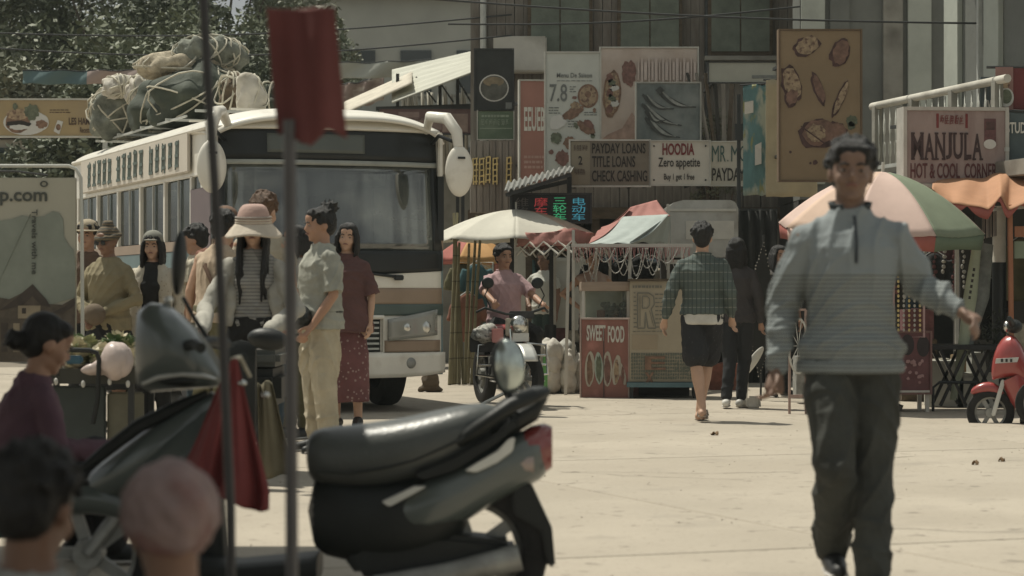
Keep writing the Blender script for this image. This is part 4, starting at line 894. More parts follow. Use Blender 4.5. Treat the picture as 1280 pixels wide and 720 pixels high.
# side skins: lower panels with wheel arches, window pillars, cantrail
def arch(y0, y1, z0, z1, wheels, x, m, nm, th=.04):
    pts = [(y0, z0)]
    for wy, wr in wheels: pts += [(wy+wr*math.cos(a), .42+wr*math.sin(a)) for a in np.linspace(math.pi, 0, 14) if .42+wr*math.sin(a) >= z0] 
    pts += [(y1, z0), (y1, z1), (y0, z1)]
    Mx = Matrix(((0, 1, 0, x), (1, 0, 0, 0), (0, 0, 1, 0), (0, 0, 0, 1)))
    return MB().prism(pts, 0, th, M=Mx).build(nm, m, bus)
WY = (1.42, 5.25)
for s in (-1, 1):
    x = -HWb if s < 0 else HWb-.04
    arch(.16, LB, .34, 1.50, [(WY[0], .50), (WY[1], .50)], x, BTEAL, 'side_panel')
    arch(.17, LB-.01, 1.505, 1.60, [], x-(.004 if s < 0 else -.004), BTAN, 'side_stripe', .044)
    MB().box((s*(HWb-.02), (LB+.16)/2, 2.40), (.045, LB-.16, .42)).build('cantrail', BW, bus, bevel=.01)
    # windows: pillars and panes
    nw = 5; y0 = 1.05; pitch = (LB-.2-y0)/nw
    for i in range(nw+1):
        MB().box((s*(HWb-.022), y0+i*pitch, 1.895), (.05, .075, .60)).build('window_pillar', BW, bus, bevel=.006)
    MB().box((s*(HWb-.022), .60, 1.895), (.05, .09, .60)).build('window_pillar', BW, bus); MB().box((s*(HWb-.02), .245, 1.895), (.06, .17, .60)).build('window_pillar', BBLK, bus)
    for i in range(nw):
        w = MB(); yc = y0+(i+.5)*pitch; w.box((s*(HWb-.035), yc, 1.895), (.012, pitch-.085, .57)); pn = w.build('window', GLS, bus)
        MB().box((s*(HWb-.012), yc-pitch*.02, 1.895), (.02, .025, .575)).build('frame', STEEL, pn)
        MB().box((s*(HWb-.07), yc+pitch*(.24 if i % 2 else -.22), 1.90), (.02, pitch*(.36 if i % 3 else .5), .56)).build('curtain', mat('bus_curtain', (.36, .38, .33), .9), pn)
    MB().box((s*(HWb-.03), .82, 1.895), (.014, .35, .58)).build('window', GLS, bus)
# door on the far side is unseen; left front has a driver door line
MB().box((-HWb-.006, .62, 1.30), (.012, .80, 1.55)).build('door', mat('bus_plum', (.15, .115, .12), .5, .1, 3, .05), bus, bevel=.01)
MB().box((-HWb-.02, .98, 1.25), (.03, .03, .25)).build('door_handle', CHROME, bus)
# name board on the cantrail
nb = MB().box((-HWb-.035, 3.62, 2.425), (.03, 5.3, .38)).build('route_board', mat('board_cream', (.60, .55, .47), .6, .05, 3, .04), bus, bevel=.012)
GI = mat('green_grey_ink', (0, 0, 0))
for g, yc in enumerate((5.15, 3.55, 1.95)):
    mb = MB(); rr = random.Random(g+2)
    for k in range(5):
        y = yc+.60-k*.285
        for q in range(3): mb.box((-HWb-.054, y-.06+q*.055+rr.uniform(-.01, .01), 2.425+rr.uniform(-.015, .015)), (.004, .030, .29*rr.uniform(.8, 1)), rot=(.12, 0, 0))
        for z in (2.31, 2.42, 2.53): mb.box((-HWb-.0575, y-.01, z+rr.uniform(-.02, .02)), (.004, .20*rr.uniform(.6, 1), .030))
    mb.build('lettering', GI, nb)
# floor, rear, inside
MB().box((0, LB/2+.08, .55), (2*HWb-.1, LB-.2, .10)).build('floor', BBLK, bus)
MB().box((0, LB-.02, 1.35), (2*HWb-.02, .06, 1.95)).build('rear_panel', BW, bus, bevel=.02)
MB().box((0, LB-.1, .9), (2*HWb-.3, .1, .6)).build('engine_cover', BBLK, bus)
rseat = mat('bus_seat', (.07, .09, .10), .9)
for i in range(6):
    for s in (-1, 1):
        MB().box((s*.62, 1.9+i*.8, 1.15), (.78, .42, .10)).box((s*.62, 2.12+i*.8, 1.50), (.78, .09, .72)).build('seat', rseat, bus, bevel=.02)
# roof: curved shell from side to side, dropping at the front
def roof(u, v):
    x = -HWb-.02+(2*HWb+.04)*u; q = abs(2*u-1); y = -.02+(LB+.04)*v
    front = math.exp(-(y/.35)) ; zc = 2.60+.22*(1-q**3.2)**.75
    yy = y+.17*q**3*front*1.2
    return (x, yy, zc-.12*front*(1-.2*q))
MB().grid(roof, 36, 40).build('roof', BW, bus, smooth=True, solid=.03, autosm=False)
MB().tube([(-HWb-.03, .25+k*(LB-.3)/12, 2.615) for k in range(13)], .022, 6).build('gutter', BW, bus, smooth=True)
for y in (.9, 2.6, 4.3, 5.8): MB().box((0, y, 2.835), (1.5, .03, .018)).build('roof_rib', BW, bus)
# front: curved panels stacked in z; x from -HW to HW, bulging forward in the middle
def fy(x, z): return .20*(abs(x)/HWb)**3.2-.02+(.10*max(0, z-1.45)/1.2)**1.0*1.1
def front(z0, z1, m, nm, off=0, x0=-HWb, x1=HWb, nu=24, nv=5, zf=None, parent=None, th=.02):
    f = lambda u, v: (x0+(x1-x0)*u, fy(x0+(x1-x0)*u, (zf(u, 0) if zf else 0)*0+z0+(z1-z0)*v)-off, (z0+(z1-z0)*v)+(zf(u, v) if zf else 0))
    return MB().grid(f, nu, nv).build(nm, m, parent or bus, smooth=True, solid=th, autosm=False)
MB().grid(lambda u, v: (-HWb+2*HWb*u, fy(-HWb+2*HWb*u, 2.6)-.03+.34*v*(1-.3*abs(2*u-1)**3), 2.61+(.195-.15*abs(2*u-1)**3.2)*math.sin(v*1.45)), 30, 8).build('front_visor', BW, bus, smooth=True, solid=.03, autosm=False); front(2.32, 2.62, BBLK, 'destination_panel', -.0)
front(2.385, 2.56, mat('destination_grey', (.10, .11, .10), .25, .1, 3, 0), 'destination_blind', .016, -.62, .30)
front(2.275, 2.32, mat('rail_grey', (.30, .31, .28), .4), 'header_rail', .01, nv=2)
# windscreen: two panes and black surround
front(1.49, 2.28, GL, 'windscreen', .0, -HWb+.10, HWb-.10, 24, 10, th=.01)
front(1.49, 2.33, BBLK, 'front_pillar', .004, -HWb, -HWb+.11, 4, 6); front(1.49, 2.33, BBLK, 'front_pillar', .004, HWb-.11, HWb, 4, 6)
front(1.31, 1.495, BBLK, 'lower_mask', .006, zf=lambda u, v: -.04*math.sin(3.14*u)*(1-v))
front(1.13, 1.32, BW, 'front_panel'); front(.995, 1.15, BTAN, 'upper_stripe', .004); front(.895, 1.0, BGRN, 'green_stripe', .008)
front(.52, .90, BW, 'front_panel'); front(.32, .55, BW, 'bumper', .035, th=.05, zf=lambda u, v: .04*(2*u-1)**4*(1-v))
for s in (-1, 1):
    hl = front(.66, .90, mat('lamp_bowl', (.24, .24, .22), .35, .1, 8, 0, metal=.5), 'headlight', .012, *( (-HWb+.08, -.50) if s < 0 else (.50, HWb-.08)), nu=10, zf=lambda u, v, s=s: .05*(u if s > 0 else 1-u)*(1 if v > .5 else 1.0)-(.04*(1-u if s > 0 else u)*v))
    for xx, rr_ in ((.66, .075), (.86, .085)):
        MB().ell((s*xx, fy(xx, .7)-.025, .785), (rr_, .03, rr_*.9), 16, 10).build('reflector', CHROME, hl, smooth=True)
    front(.66, .90, GLH, 'lens', .05, *( (-HWb+.08, -.50) if s < 0 else (.50, HWb-.08)), nu=10, parent=hl, th=.006, zf=lambda u, v, s=s: .05*(u if s > 0 else 1-u)-(.04*(1-u if s > 0 else u)*v))
    MB().ell((s*.72, fy(.72, .34)-.06, .455), (.052, .02, .052), 16, 8).build('fog_lamp', HUBM, bus, smooth=True)
    front(.555, .665, BTAN, 'lower_stripe', .012, *( (-HWb+.04, -.46) if s < 0 else (.46, HWb-.04)), nu=8)
g = front(.56, .86, BBLK, 'grille', .014, -.42, .42, 10)
for k in range(6):
    MB().box((0, fy(0, .5)-.035,   .59+k*.048), (.80, .03, .018)).build('slat', STEEL, g)
MB().tube([(x, fy(x, .6)-.03, z) for x, z in ((-.45, .54), (-.45, .88), (.45, .88), (.45, .54))], .022, 8, closed=True).build('grille_surround', BW, bus)
MB().box((0, fy(0, .34)-.075, .42), (.46, .01, .14)).build('number_plate', mat('plate_blue', (.08, .10, .14), .5), bus)
for xc in (-.35, .62):
    wp = MB().tube([(xc, fy(xc, 1.3)-.03, 1.25), (xc-.28, fy(xc, 1.3)-.06, 1.28), (xc-.62, fy(xc, 1.3)-.06, 1.32)], [.016, .012, .010], 8).build('wiper', BBLK, bus); MB().box((xc-.02, fy(xc, 1.3)-.05, 1.245), (.09, .04, .05)).build('pivot', BBLK, wp, bevel=.008)
# windscreen clutter and driver
MB().tube([(x, .42, 1.50) for x in (-.9, .9)], .06, 8).build('dashboard', BBLK, bus)
MB().tube([(-.52+.19*math.cos(t), .52+.08*math.sin(t), 1.56+.17*math.sin(t)) for t in np.linspace(0, 6.28, 20)], .014, 6).build('steering_wheel', BBLK, bus)
for x, z in ((.34, 1.55), (.50, 1.56), (.15, 1.55)): MB().box((x, .27, z), (.11, .06, .07)).build('dashboard_parcel', (PLATE, FOODT, WHITEINK)[int(x*10) % 3], bus, bevel=.01)
MB().box((.18, .26, 2.20), (.36, .02, .09)).build('screen_sticker', mat('sticker_grey', (.36, .38, .34), .6), bus, bevel=.03)
for i in range(5): MB().box((.42+i*.045, .265, 2.20), (.022, .012, .075)).build('screen_sticker', mat('sticker_grey', (0, 0, 0)), bus)
MB().tube([(.60, .35, 1.62), (.62, .33, 2.4)], .03, 8).build('grab_pole', BBLK, bus); MB().box((.84, .55, 1.95), (.30, .03, .60)).build('sun_curtain', mat('bus_curtain', (0, 0, 0)), bus)
# mirrors on curved arms
for s in (-1, 1):
    mxo = 1.25 if s < 0 else 1.07
    am = MB().tube([(s*.95, .20, 2.62), (s*(mxo-.17), -.05, 2.74), (s*(mxo-.07), -.25, 2.71), (s*(mxo-.01), -.34, 2.58), (s*mxo, -.36, 2.44)], [.035, .050, .058, .055, .045], 12).build('mirror_arm', BW, bus, smooth=True)
    MB().tube([(s*1.0, .18, 2.50), (s*(mxo-.1), -.1, 2.56), (s*(mxo-.03), -.28, 2.50)], .018, 8).build('brace', BBLK, am, smooth=True)
    mr = MB().ell((s*mxo, -.38, 2.22), (.135, .065, .235), 24, 16).build('mirror', BW, bus, smooth=True)
    MB().ell((s*mxo, -.335, 2.22), (.115, .04, .205), 20, 12).build('glass', mat('mirror_glass', (.3, .32, .3), .08, .02, 3, 0, metal=.9), mr, smooth=True)
    MB().box((s*mxo, -.447, 2.34), (.07, .01, .02)).build('badge', BBLK, mr)
# wheels
def wheel_mb(r, w, rim):
    t = MB(); prof_ = [(r*rim, -w*.42), (r*.86, -w*.5), (r*.97, -w*.42), (r, -w*.25), (r, w*.25), (r*.97, w*.42), (r*.86, w*.5), (r*rim, w*.42)]
    n = 40; vs = []; fs = []
    for rr_, x in prof_:
        for k in range(n): a = 2*math.pi*k/n; vs.append((x, rr_*math.cos(a), rr_*math.sin(a)))
    m = len(prof_)
    for i in range(m):
        for k in range(n): j = (i+1) % m; fs.append((i*n+k, i*n+(k+1) % n, j*n+(k+1) % n, j*n+k))
    return t.add(vs, fs)
for wy in WY:
    for s in (-1, 1):
        we = thing('wheel', None, None, (s*(HWb-.17), wy, .42)); we.parent = bus
        for k_ in ('label', 'category'):
            if k_ in we: del we[k_]
        wheel_mb(.42, .24, .60).build('tyre', RUB, we, smooth=True)
        MB().lathe([(.04, 0), (.24, .015), (.255, .05), (.10, .03), (.09, .09), (.01, .10)], 24, M=Matrix.Rotation(R(90*s), 4, 'Y') @ Matrix.Translation((0, 0, .03))).build('hub', HUBM, we, smooth=True)
    MB().tube([(-HWb+.3, wy, .42), (HWb-.3, wy, .42)], .07, 8).build('axle', BBLK, bus)
# ---- luggage on the roof: things of their own
rx_z = 2.84+ZG
def onroof(px, back):           # a point on the roof seen at column px, `back` metres behind the front
    c, s_ = math.cos(R(20.9)), math.sin(R(20.9)); t = (px-640)/F
    # bus origin + x*(c,s)+y*(-s,c); X = t*Y
    ox, oy = -1.62, 21.99; y = back; x = (t*(oy+y*c)-(ox-y*s_))/(c-t*s_)
    return Vector((ox+x*c-y*s_, oy+x*s_+y*c, rx_z+.0))
ROPE = mat('pale_rope', (.50, .47, .38), .9, .2, 20, .3); SACKW = mat('dirty_white_sack', (.52, .49, .43), .9, .15, 4, .4, pattern=blotch(4, .55, .75, (.33, .30, .24)))
TARP = mat('dark_green_tarp', (.055, .065, .050), .8, .3, 4, .3); HAY = mat('pale_straw', (.40, .35, .26), .9, .4, 18, .5)
def netted(label, loc, size, m, seed, nets=10, name='netted_bundle', rm=None):
    r = thing(name, label, 'luggage', loc, R(20.9), 'luggage lashed on the bus roof'); a, b2, c = size
    fuse(MB().ell((0, 0, c*.52), (a/2, b2/2, c/2)).ell((a*.12, 0, c*.38), (a*.44, b2*.45, c*.38)).ell((-a*.18, 0, c*.35), (a*.34, b2*.42, c*.36)), 'bundle', m, r, .035, 3, fuzz(c*.09, 9/c*.5, seed))
    rr = random.Random(seed); nm = MB()
    for k in range(nets):
        ax = Vector((rr.gauss(0, 1), rr.gauss(0, .5), rr.gauss(0, .45))).normalized(); u_ = ax.orthogonal().normalized(); v_ = ax.cross(u_); off = rr.uniform(-.55, .55); q_ = math.sqrt(1-off*off); p = []
        for t in np.linspace(0, 6.283, 22)[:-1]:
            w_ = ax*off+(u_*math.cos(t)+v_*math.sin(t))*q_; m_ = 1.07+.05*math.sin(t*5+k)
            p.append((w_.x*a*.5*m_, w_.y*b2*.5*m_, max(.01, c*.50+w_.z*c*.52*m_)))
        nm.tube(p, .010, 5, closed=True)
    nm.build('net', rm or ROPE, r, smooth=True); return r
GGC = mat('grey_green_cloth', (.17, .18, .15), .9, .5, 7, .4)
netted('grey-green netted bundle at the rear end of the bus roof', onroof(160, 5.7), (.85, .8, .62), GGC, 3, 18)
netted('cream netted sack on the very top of the rearmost netted bundle', onroof(150, 5.3)+Vector((0, 0, .42)), (.38, .4, .26), SACKW, 5, 7)
netted('cream crumpled sack behind the dark tarpaulin bundle', onroof(181, 5.0)+Vector((0, 0, .30)), (.42, .4, .36), SACKW, 6, 7)
netted('large dark green tarpaulin bundle on the middle of the bus roof', onroof(250, 3.3), (1.05, .9, .60), TARP, 8, 6, name='tarpaulin_bundle')
netted('second dark tarpaulin bundle at the rear of the large one', onroof(205, 4.3), (.7, .8, .58), TARP, 28, 7, name='tarpaulin_bundle')
netted('straw mat roll tied on top of the dark tarpaulin bundle', onroof(232, 3.5)+Vector((0, 0, .50)), (1.0, .6, .26), HAY, 9, 10, name='straw_bundle')
netted('greyish roped bundle highest on the pile over the straw roll', onroof(262, 3.4)+Vector((0, 0, .60)), (.75, .5, .34), GGC, 12, 9)
netted('upright cream sack at the front of the roof luggage', onroof(314, 1.9), (.32, .30, .40), SACKW, 14, 3, name='white_sack')
netted('dark cloth bag squeezed beside the upright cream sack', onroof(338, 2.2), (.34, .3, .36), TARP, 15, 3, name='cloth_bag')
netted('small brown roped bag in front of the large tarpaulin bundle', onroof(291, 2.4), (.34, .3, .46), mat('brown_bag', (.12, .09, .06), .9, .4, 7, .4), 17, 6, name='cloth_bag')
rk = thing('roof_rack', 'low steel luggage rack under the bundles on the bus roof', 'rack', onroof(230, 3.6), R(20.9)); rk.location.z -= .03
mb = MB()
for y in (-3.1, -1.5, 0, 1.5, 3): mb.bar((-.4, y*.8+.3, .04), (.6, y*.8+.3, .04), .025)
mb.bar((-.35, -1.6, .03), (-.35, 2.6, .03), .02)
mb.build('frame', STEEL, rk)
# ---------------------------------------------------------------- stalls, umbrellas, carts
REDC = mat('faded_red_canvas', (.31, .14, .12), .85, .12, 3, .12, pattern=blotch(4, .55, .75, (.38, .20, .17))); TEALC = mat('grey_teal_tarp', (.33, .37, .35), .75, .12, 3, .12)
ALU = mat('stall_pole', (.50, .49, .44), .4, .1, 8, .05, metal=.3)
def umbrella(label, px, d, zr, za, rad, cols, n=8, rot=0, val=.13, tilt=(0, 0), pole=True, pz=None, group='market umbrellas', vcol=None):
    r = thing('market_umbrella', label, 'umbrella', at(px, d, ZG), 0, group); zr -= ZG; za -= ZG
    T = Matrix.Translation((0, 0, zr)) @ Euler((tilt[0], tilt[1], 0)).to_matrix().to_4x4() @ Matrix.Translation((0, 0, -zr))
    def edge(a):                         # straight hem between the rib tips, sagging a little
        k = a/(2*math.pi/n); f = k-math.floor(k); q = math.cos(math.pi/n)/math.cos((f-.5)*2*math.pi/n); return rad*q*(1-.03*math.sin(f*3.14))
    for i in range(n):
        a0 = rot+2*math.pi*i/n; da = 2*math.pi/n
        def f(u, v, a0=a0, da=da):
            a = a0+da*u; R_ = edge(da*u); rr_ = R_*v; sag = .025*math.sin(math.pi*u)*v
            pk = .004*math.sin(u*40+v*3)*v**3
            z = za-(za-zr)*(v**1.75)-sag+pk
            return T @ Vector((rr_*math.cos(a), rr_*math.sin(a), z))
        p = MB().grid(f, 14, 12).build('panel', cols[i % len(cols)], r, smooth=True, solid=.004, autosm=False)
        if val:
            def g(u, v, a0=a0, da=da):
                a = a0+da*u; R_ = edge(da*u)-.006; sc = val*(1-.25*math.sin(math.pi*u)); return T @ Vector(((R_-.02*v)*math.cos(a), (R_-.02*v)*math.sin(a), zr-.025*math.sin(math.pi*u)-sc*v))
            MB().grid(g, 10, 2).build('valance', (vcol or cols)[i % len(vcol or cols)], r, smooth=True, solid=.004, autosm=False)
        MB().tube([T @ Vector((rad*v*math.cos(a0), rad*v*math.sin(a0), za-(za-zr)*(v**1.75)-.012)) for v in (0, .3, .6, .8, 1)], .007, 5).build('rib', DSTEEL, r)
    MB().bar(T @ Vector((0, 0, za-.03)), T @ Vector((0, 0, za+.09)), .022).build('finial', ALU, r)
    MB().tube([(0, 0, 0), T @ Vector((0, 0, za-.02))], .018, 10).build('pole', ALU, r, smooth=True); MB().lathe([(.2, 0), (.22, .05), (.08, .10), (.03, .13)], 20).build('base', CONC, r, smooth=True)
    return r
UC1 = mat('umbrella_cream', (.50, .48, .41), .8, .08, 3, .1); UC2 = mat('umbrella_peach', (.55, .40, .31), .8, .08, 3, .1); UC3 = mat('umbrella_pink', (.54, .40, .345), .8, .08, 3, .08); UC4 = mat('umbrella_green', (.20, .235, .165), .8, .1, 3, .08); UC5 = mat('umbrella_orange', (.50, .28, .11), .8, .1, 3, .1); UC6 = mat('umbrella_red', (.32, .10, .08), .8, .1, 3, .1)
DKG = mat('umbrella_dark_green', (.13, .17, .115), .8, .1, 3, .08)
umbrella('large cream and peach market umbrella beside the bus, above the red tent', 645, 28.6, 1.80, 2.16, 1.06, [UC1, UC1, UC2, UC2, UC1, UC1, UC1, UC1], 8, rot=R(202.5+22), val=0)
umbrella('low orange and red umbrella tucked under the cream umbrella', 592, 31.5, 1.62, 1.90, .52, [UC6, UC5, UC5, UC6, UC5, UC6], 6, rot=R(190), val=.07)
umbrella('big pink and green striped umbrella directly behind the walking man', 1100, 22.5, 1.77, 2.30, .99, [UC3, UC4, UC3, UC2], 8, rot=R(247), val=.15, tilt=(R(5), R(2)), vcol=[UC6, DKG, UC6, UC3])
# red tent
def tent(label, A, B_, C, ztop, zval, apex, m, mv, legs=True):
    D_ = (A[0]+C[0]-B_[0], A[1]+C[1]-B_[1]); o = ((A[0]+C[0])/2, (A[1]+C[1])/2); r = thing('canopy_tent', label, 'tent', (o[0], o[1], ZG), 0, 'red canopy tents')
    cs = [(p[0]-o[0], p[1]-o[1]) for p in (A, B_, C, D_)]
    for i in range(4):
        p, q_ = cs[i], cs[(i+1) % 4]
        MB().grid(lambda u, v: (p[0]+(q_[0]-p[0])*u+.012*math.sin(u*19+v*4), p[1]+(q_[1]-p[1])*u+.012*math.cos(u*17), ztop-ZG-v*(ztop-zval)+(-.03 if v == 0 else .0)*math.sin(3.14*u)+.012*math.sin(u*14)*v), 20, 4).build('valance', mv, r, smooth=True, solid=.004, autosm=False)
        MB().grid(lambda u, v: Vector((p[0]+(q_[0]-p[0])*u, p[1]+(q_[1]-p[1])*u, ztop-ZG-.03*math.sin(3.14*u)*(1-v))).lerp(Vector((0, 0, apex-ZG)), v)+Vector((0, 0, -.05*math.sin(3.14*v))), 14, 8).build('roof_panel', m, r, smooth=True, solid=.004, autosm=False)
        if legs:
            MB().bar((p[0], p[1], 0), (p[0], p[1], ztop-ZG-.02), .032).build('leg', ALU, r, bevel=.004)
            mb = MB()
            for k in range(4):
                a = k/4; b_ = (k+1)/4; L = lambda t, z: (p[0]+(q_[0]-p[0])*t, p[1]+(q_[1]-p[1])*t, z)
                mb.bar(L(a, zval-ZG+.05), L(b_, zval-ZG-.10), .016); mb.bar(L(a, zval-ZG-.10), L(b_, zval-ZG+.05), .014)
            mb.build('truss', ALU, r)
    return r
tent('red canopy tent with folding truss legs left of the sweet food stall', (.05, 28.0), (.675, 26.4), (1.16, 28.4), 1.88, 1.70, 1.95, REDC, REDC)
# far red canopy at the centre right
tent('small red canopy showing behind the plaid shirt man', (1.95, 30.2), (2.75, 29.9), (2.95, 31.6), 1.93, 1.73, 2.02, REDC, REDC)
# second canopy with the grey-teal sheet thrown over its red roof
o = Vector(at(785, 27.2, ZG)); r = thing('canopy_tent', 'red peaked canopy with a grey-teal sheet draped over its front slope', 'tent', o, 0, 'red canopy tents')
q = lambda px, py, d: P(px, py, d)-o
def sheet(nm, m, A, B_, C, D_, sag=.03, nu=16, nv=12, wr=.012):    # A,B top edge; D,C bottom
    A, B_, C, D_ = map(Vector, (A, B_, C, D_))
    return MB().grid(lambda u, v: A.lerp(B_, u).lerp(D_.lerp(C, u), v)+Vector((0, wr*math.sin(u*21+v*6), -sag*math.sin(3.14*v)-wr*math.sin(u*15)*v)), nu, nv).build(nm, m, r, smooth=True, solid=.005, autosm=False)
sheet('tarpaulin', TEALC, q(778, 271, 27.6), q(836, 268, 27.6), q(786, 304, 26.0), q(733, 306, 26.0), .06)
sheet('roof_panel', REDC, q(788, 259, 28.0), q(821, 250, 28.2), q(838, 269, 27.65), q(772, 275, 27.65), .02)
sheet('roof_panel', REDC, q(788, 259, 28.0), q(821, 250, 28.2), q(812, 292, 30), q(748, 290, 30), .02); sheet('roof_panel', REDC, q(789, 260, 27.9), q(779, 271, 27.6), q(735, 304, 26.1), q(752, 284, 28.3), .04)
sheet('side_sheet', TEALC, q(836, 269, 27.7), q(838, 270, 28.4), q(838, 305, 28.6), q(787, 303, 26.1), .0)
for a, b_, w in (((714, 307, 26), (866, 307, 26), .04), ((835, 255, 28.4), (836, 430, 28.4), .035), ((711, 307, 26), (707, 502, 26), .034), ((788, 305, 26), (787, 350, 26), .035), ((853, 306, 27), (853, 430, 27), .03), ((745, 306, 28), (745, 440, 28), .03)):
    e_ = q(*b_); MB().bar(q(*a), (e_.x, e_.y, 0) if b_[1] > 400 else e_, w).build('pole', ALU, r, bevel=.004)
FRG = mat('pink_fringe', (.42, .20, .19), .9, .3, 20, .2); BEAD = mat('pale_beads', (.40, .39, .35), .4, .2, 20, 0)
mb = MB()
rr = random.Random(5)
for k in range(52):
    x = 717+k*2.85; a = q(x, 309, 25.95); mb.bar(a, a+Vector((rr.uniform(-.02, .02), 0, -rr.uniform(.06, .17))), .018, .006)
mb.build('fringe', FRG, r)
for k in range(15):
    x0_ = 718+k*8.5+rr.uniform(-3, 3); x1_ = x0_+rr.uniform(14, 30); dp = rr.uniform(.14, .38); a, b_ = q(x0_, 311, 25.9), q(x1_, 311, 25.9); mb = MB()
    for j in range(15): t = j/14; p = a.lerp(b_, t)+Vector((0, -.01*k, -dp*4*t*(1-t))); mb.ell(p, rr.uniform(.005, .009), 6, 4)
    mb.tube([a.lerp(b_, t)+Vector((0, -.01*k, -dp*4*t*(1-t))) for t in np.linspace(0, 1, 9)], .004, 4)
    o2 = mb.build('bead_string', BEAD, r)
# glass-fronted snack cart
d = 25.6; o = Vector(at(757, d, ZG)); r = thing('snack_cart', 'glass-fronted food cart with a wooden header standing on the sweet food cabinet', 'cart', o)
q = lambda px, py, dd=d: P(px, py, dd)-o
w_ = 56/F*d; z0 = q(0, 404).z
MB().box((0, .35, q(0, 358).z), (w_+.04, .75, .10)).build('header', mat('header_wood', (.33, .26, .20), .7, .2, 4, .2, stretch=(.5, 4, 4)), r, bevel=.006)
for sx in (-1, 1):
    for y in (0, .7): MB().bar((sx*w_/2, y, 0), (sx*w_/2, y, q(0, 354).z), .03).build('post', ALU, r)
MB().box((0, .36, z0+.01), (w_, .72, .03)).build('counter', ALU, r); MB().box((0, .012, (z0+q(0, 363).z)/2+.02), (w_-.05, .006, .32)).build('glass_pane', glassmat('case_glass', (.35, .37, .34), .05, .90), r)
MB().box((0, .70, (z0+q(0, 363).z)/2+.02), (w_-.05, .02, .36)).build('back_panel', mat('pale_case', (.66, .65, .58), .6), r)
MB().tube([(.05+x, .15+.12*math.sin(t), z0+.05) for x, t in ((.19*math.cos(t), t) for t in np.linspace(0, 6.28, 20))], .012, 6).build('tray_rim', ALU, r)
for k in range(9):
    j = MB().lathe([(.028, 0), (.032, .01), (.032, .075), (.018, .095), (.018, .115), (.001, .116)], 12, c=(-.04+k*.034+rr.uniform(-.01, .01), .20+(k % 3)*.10, z0+.03)); tag(j.build('jar', (FOODB, FOODG, DSTEEL, shm[2])[k % 4], None, smooth=True), None); jo = COL.objects[-1]
    jo.location = o; tag(jo, ('small jar standing in the glass case of the sweet food cart'), 'jar', 'jars in the snack cart')
t = MB().lathe([(.04, 0), (.045, .02), (.045, .11), (.001, .115)], 14, c=(-.045, .1, z0+.03)).build('tin_can', shm[1], None, smooth=True); t.location = o; tag(t, 'red and white tin at the left of the glass case above SWEET', 'tin')
m2 = MB()
for k in range(26): m2.ell((.10+rr.uniform(-.12, .13), .2+rr.uniform(-.06, .1), z0+.09+rr.uniform(0, .12)), (rr.uniform(.02, .04), .02, rr.uniform(.02, .04)), 7, 5)
t = m2.build('snack_heap', mat('grey_snacks', (.20, .19, .15), .8, .5, 20, .3), None, smooth=True); t.location = o; tag(t, 'heap of grey-brown snacks piled on the tray in the glass case', 'snacks', kind='stuff')
# SWEET FOOD cabinet
b = Board('sweet_food_cabinet', 'red cabinet lettered SWEET FOOD with four pale food ovals', 'cabinet', 726, 405, 786, 503, 25.3, mat('cabinet_red', (.28, .13, .105), .6, .12, 4, .06, pattern=blotch(6, .55, .75, (.42, .19, .16))), th=.80, frame=mat('cabinet_edge', (.42, .33, .29), .7), fw=.016, yaw=-13)
b.root.location.z = ZG
b.text('SWEET', 733, 412, 757, 432, WHITEINK, offset=.03, name='lettering'); b.text('FOOD', 760, 413, 781, 434, WHITEINK, offset=.03)
for i, (x, y, rx, ry) in enumerate(((737, 467, 6.2, 22), (748.5, 466, 5.5, 20), (759.5, 467, 6, 22), (771, 468, 5, 19), (779, 473, 3.2, 14))):
    b.disc(x, y, rx, ry, mat('oval_cream', (.44, .40, .33), .7) if i != 1 else mat('pale_sage', (.36, .42, .36), .6), -.006, 'oval_print', rot=(-.05, .05, 0, -.12, .2)[i], wob=.06, seed=i); b.disc(x, y+1, rx*.62, ry*.8, (FOODB, FOODG, FOODR, FOODT, FOODR)[i], -.011, 'food_picture', wob=.3, seed=i+4)
MB().box((b.w/2+.008, .40, b.h/2), (.016, .79, b.h)).build('side_panel', mat('cabinet_side', (.40, .21, .19), .6, .1, 4, .05), b.root); MB().box((-.01, -.004, b.h*.45), (.006, .01, b.h*.9)).build('door_gap', DSTEEL, b.root)
# cardboard letter board stall
b = Board('letter_board_stall', 'tan cardboard-fronted stall with big outlined letters R and Ex', 'stall', 787, 352, 871, 478, 25.15, mat('cardboard', (.385, .335, .25), .85, .08, 3, .12), th=.7, yaw=-3)
b.root.location.z = P(0, 478, 25).z
OL = mat('board_grey_ink', (.20, .19, .155), .7, .15, 9, 0); OT = mat('board_teal_ink', (.15, .17, .14), .7, .15, 9, 0)
def rbar(pts, wd, m, yy=-.006, nm='lettering'):
    mb = MB()
    for i in range(len(pts)-1): mb.flat((b.X(pts[i][0]), b.Z(pts[i][1])), (b.X(pts[i+1][0]), b.Z(pts[i+1][1])), wd*b.s, yy-.0015*(i % 2))
    return mb.build(nm, m, b.root)
for off, m in ((0, OL),):
    rbar([(797, 367), (811, 367), (817, 371), (818, 381), (814, 387), (820, 411), (810, 411), (807, 391), (806, 411), (797, 411), (797, 367)], 1.6, m)
    rbar([(803, 371), (809, 371), (812, 374), (812, 382), (809, 386), (803, 386), (803, 371)], 1.3, m, -.009); rbar([(800, 370), (800, 408)], .8, m, -.009); rbar([(812, 389), (817, 408)], .8, m, -.009)
lines(b, 791, 356, 830, 362, OL, 1, 31, .5); lines(b, 792, 364, 797, 412, OL, 9, 32, .3); lines(b, 819, 366, 834, 412, OL, 9, 33, .3); lines(b, 791, 414, 834, 416, OL, 1, 34, .5)
b.rect(790, 419, 822, 437, mat('cardboard_patch', (.34, .28, .20), .8, .08, 3, .1), -.005)
for y_ in range(8): strokes(b, 789, 442+y_*4.2, 868, 445.4+y_*4.2, OT, 26, 60+y_, name='small_print', wt=.22)
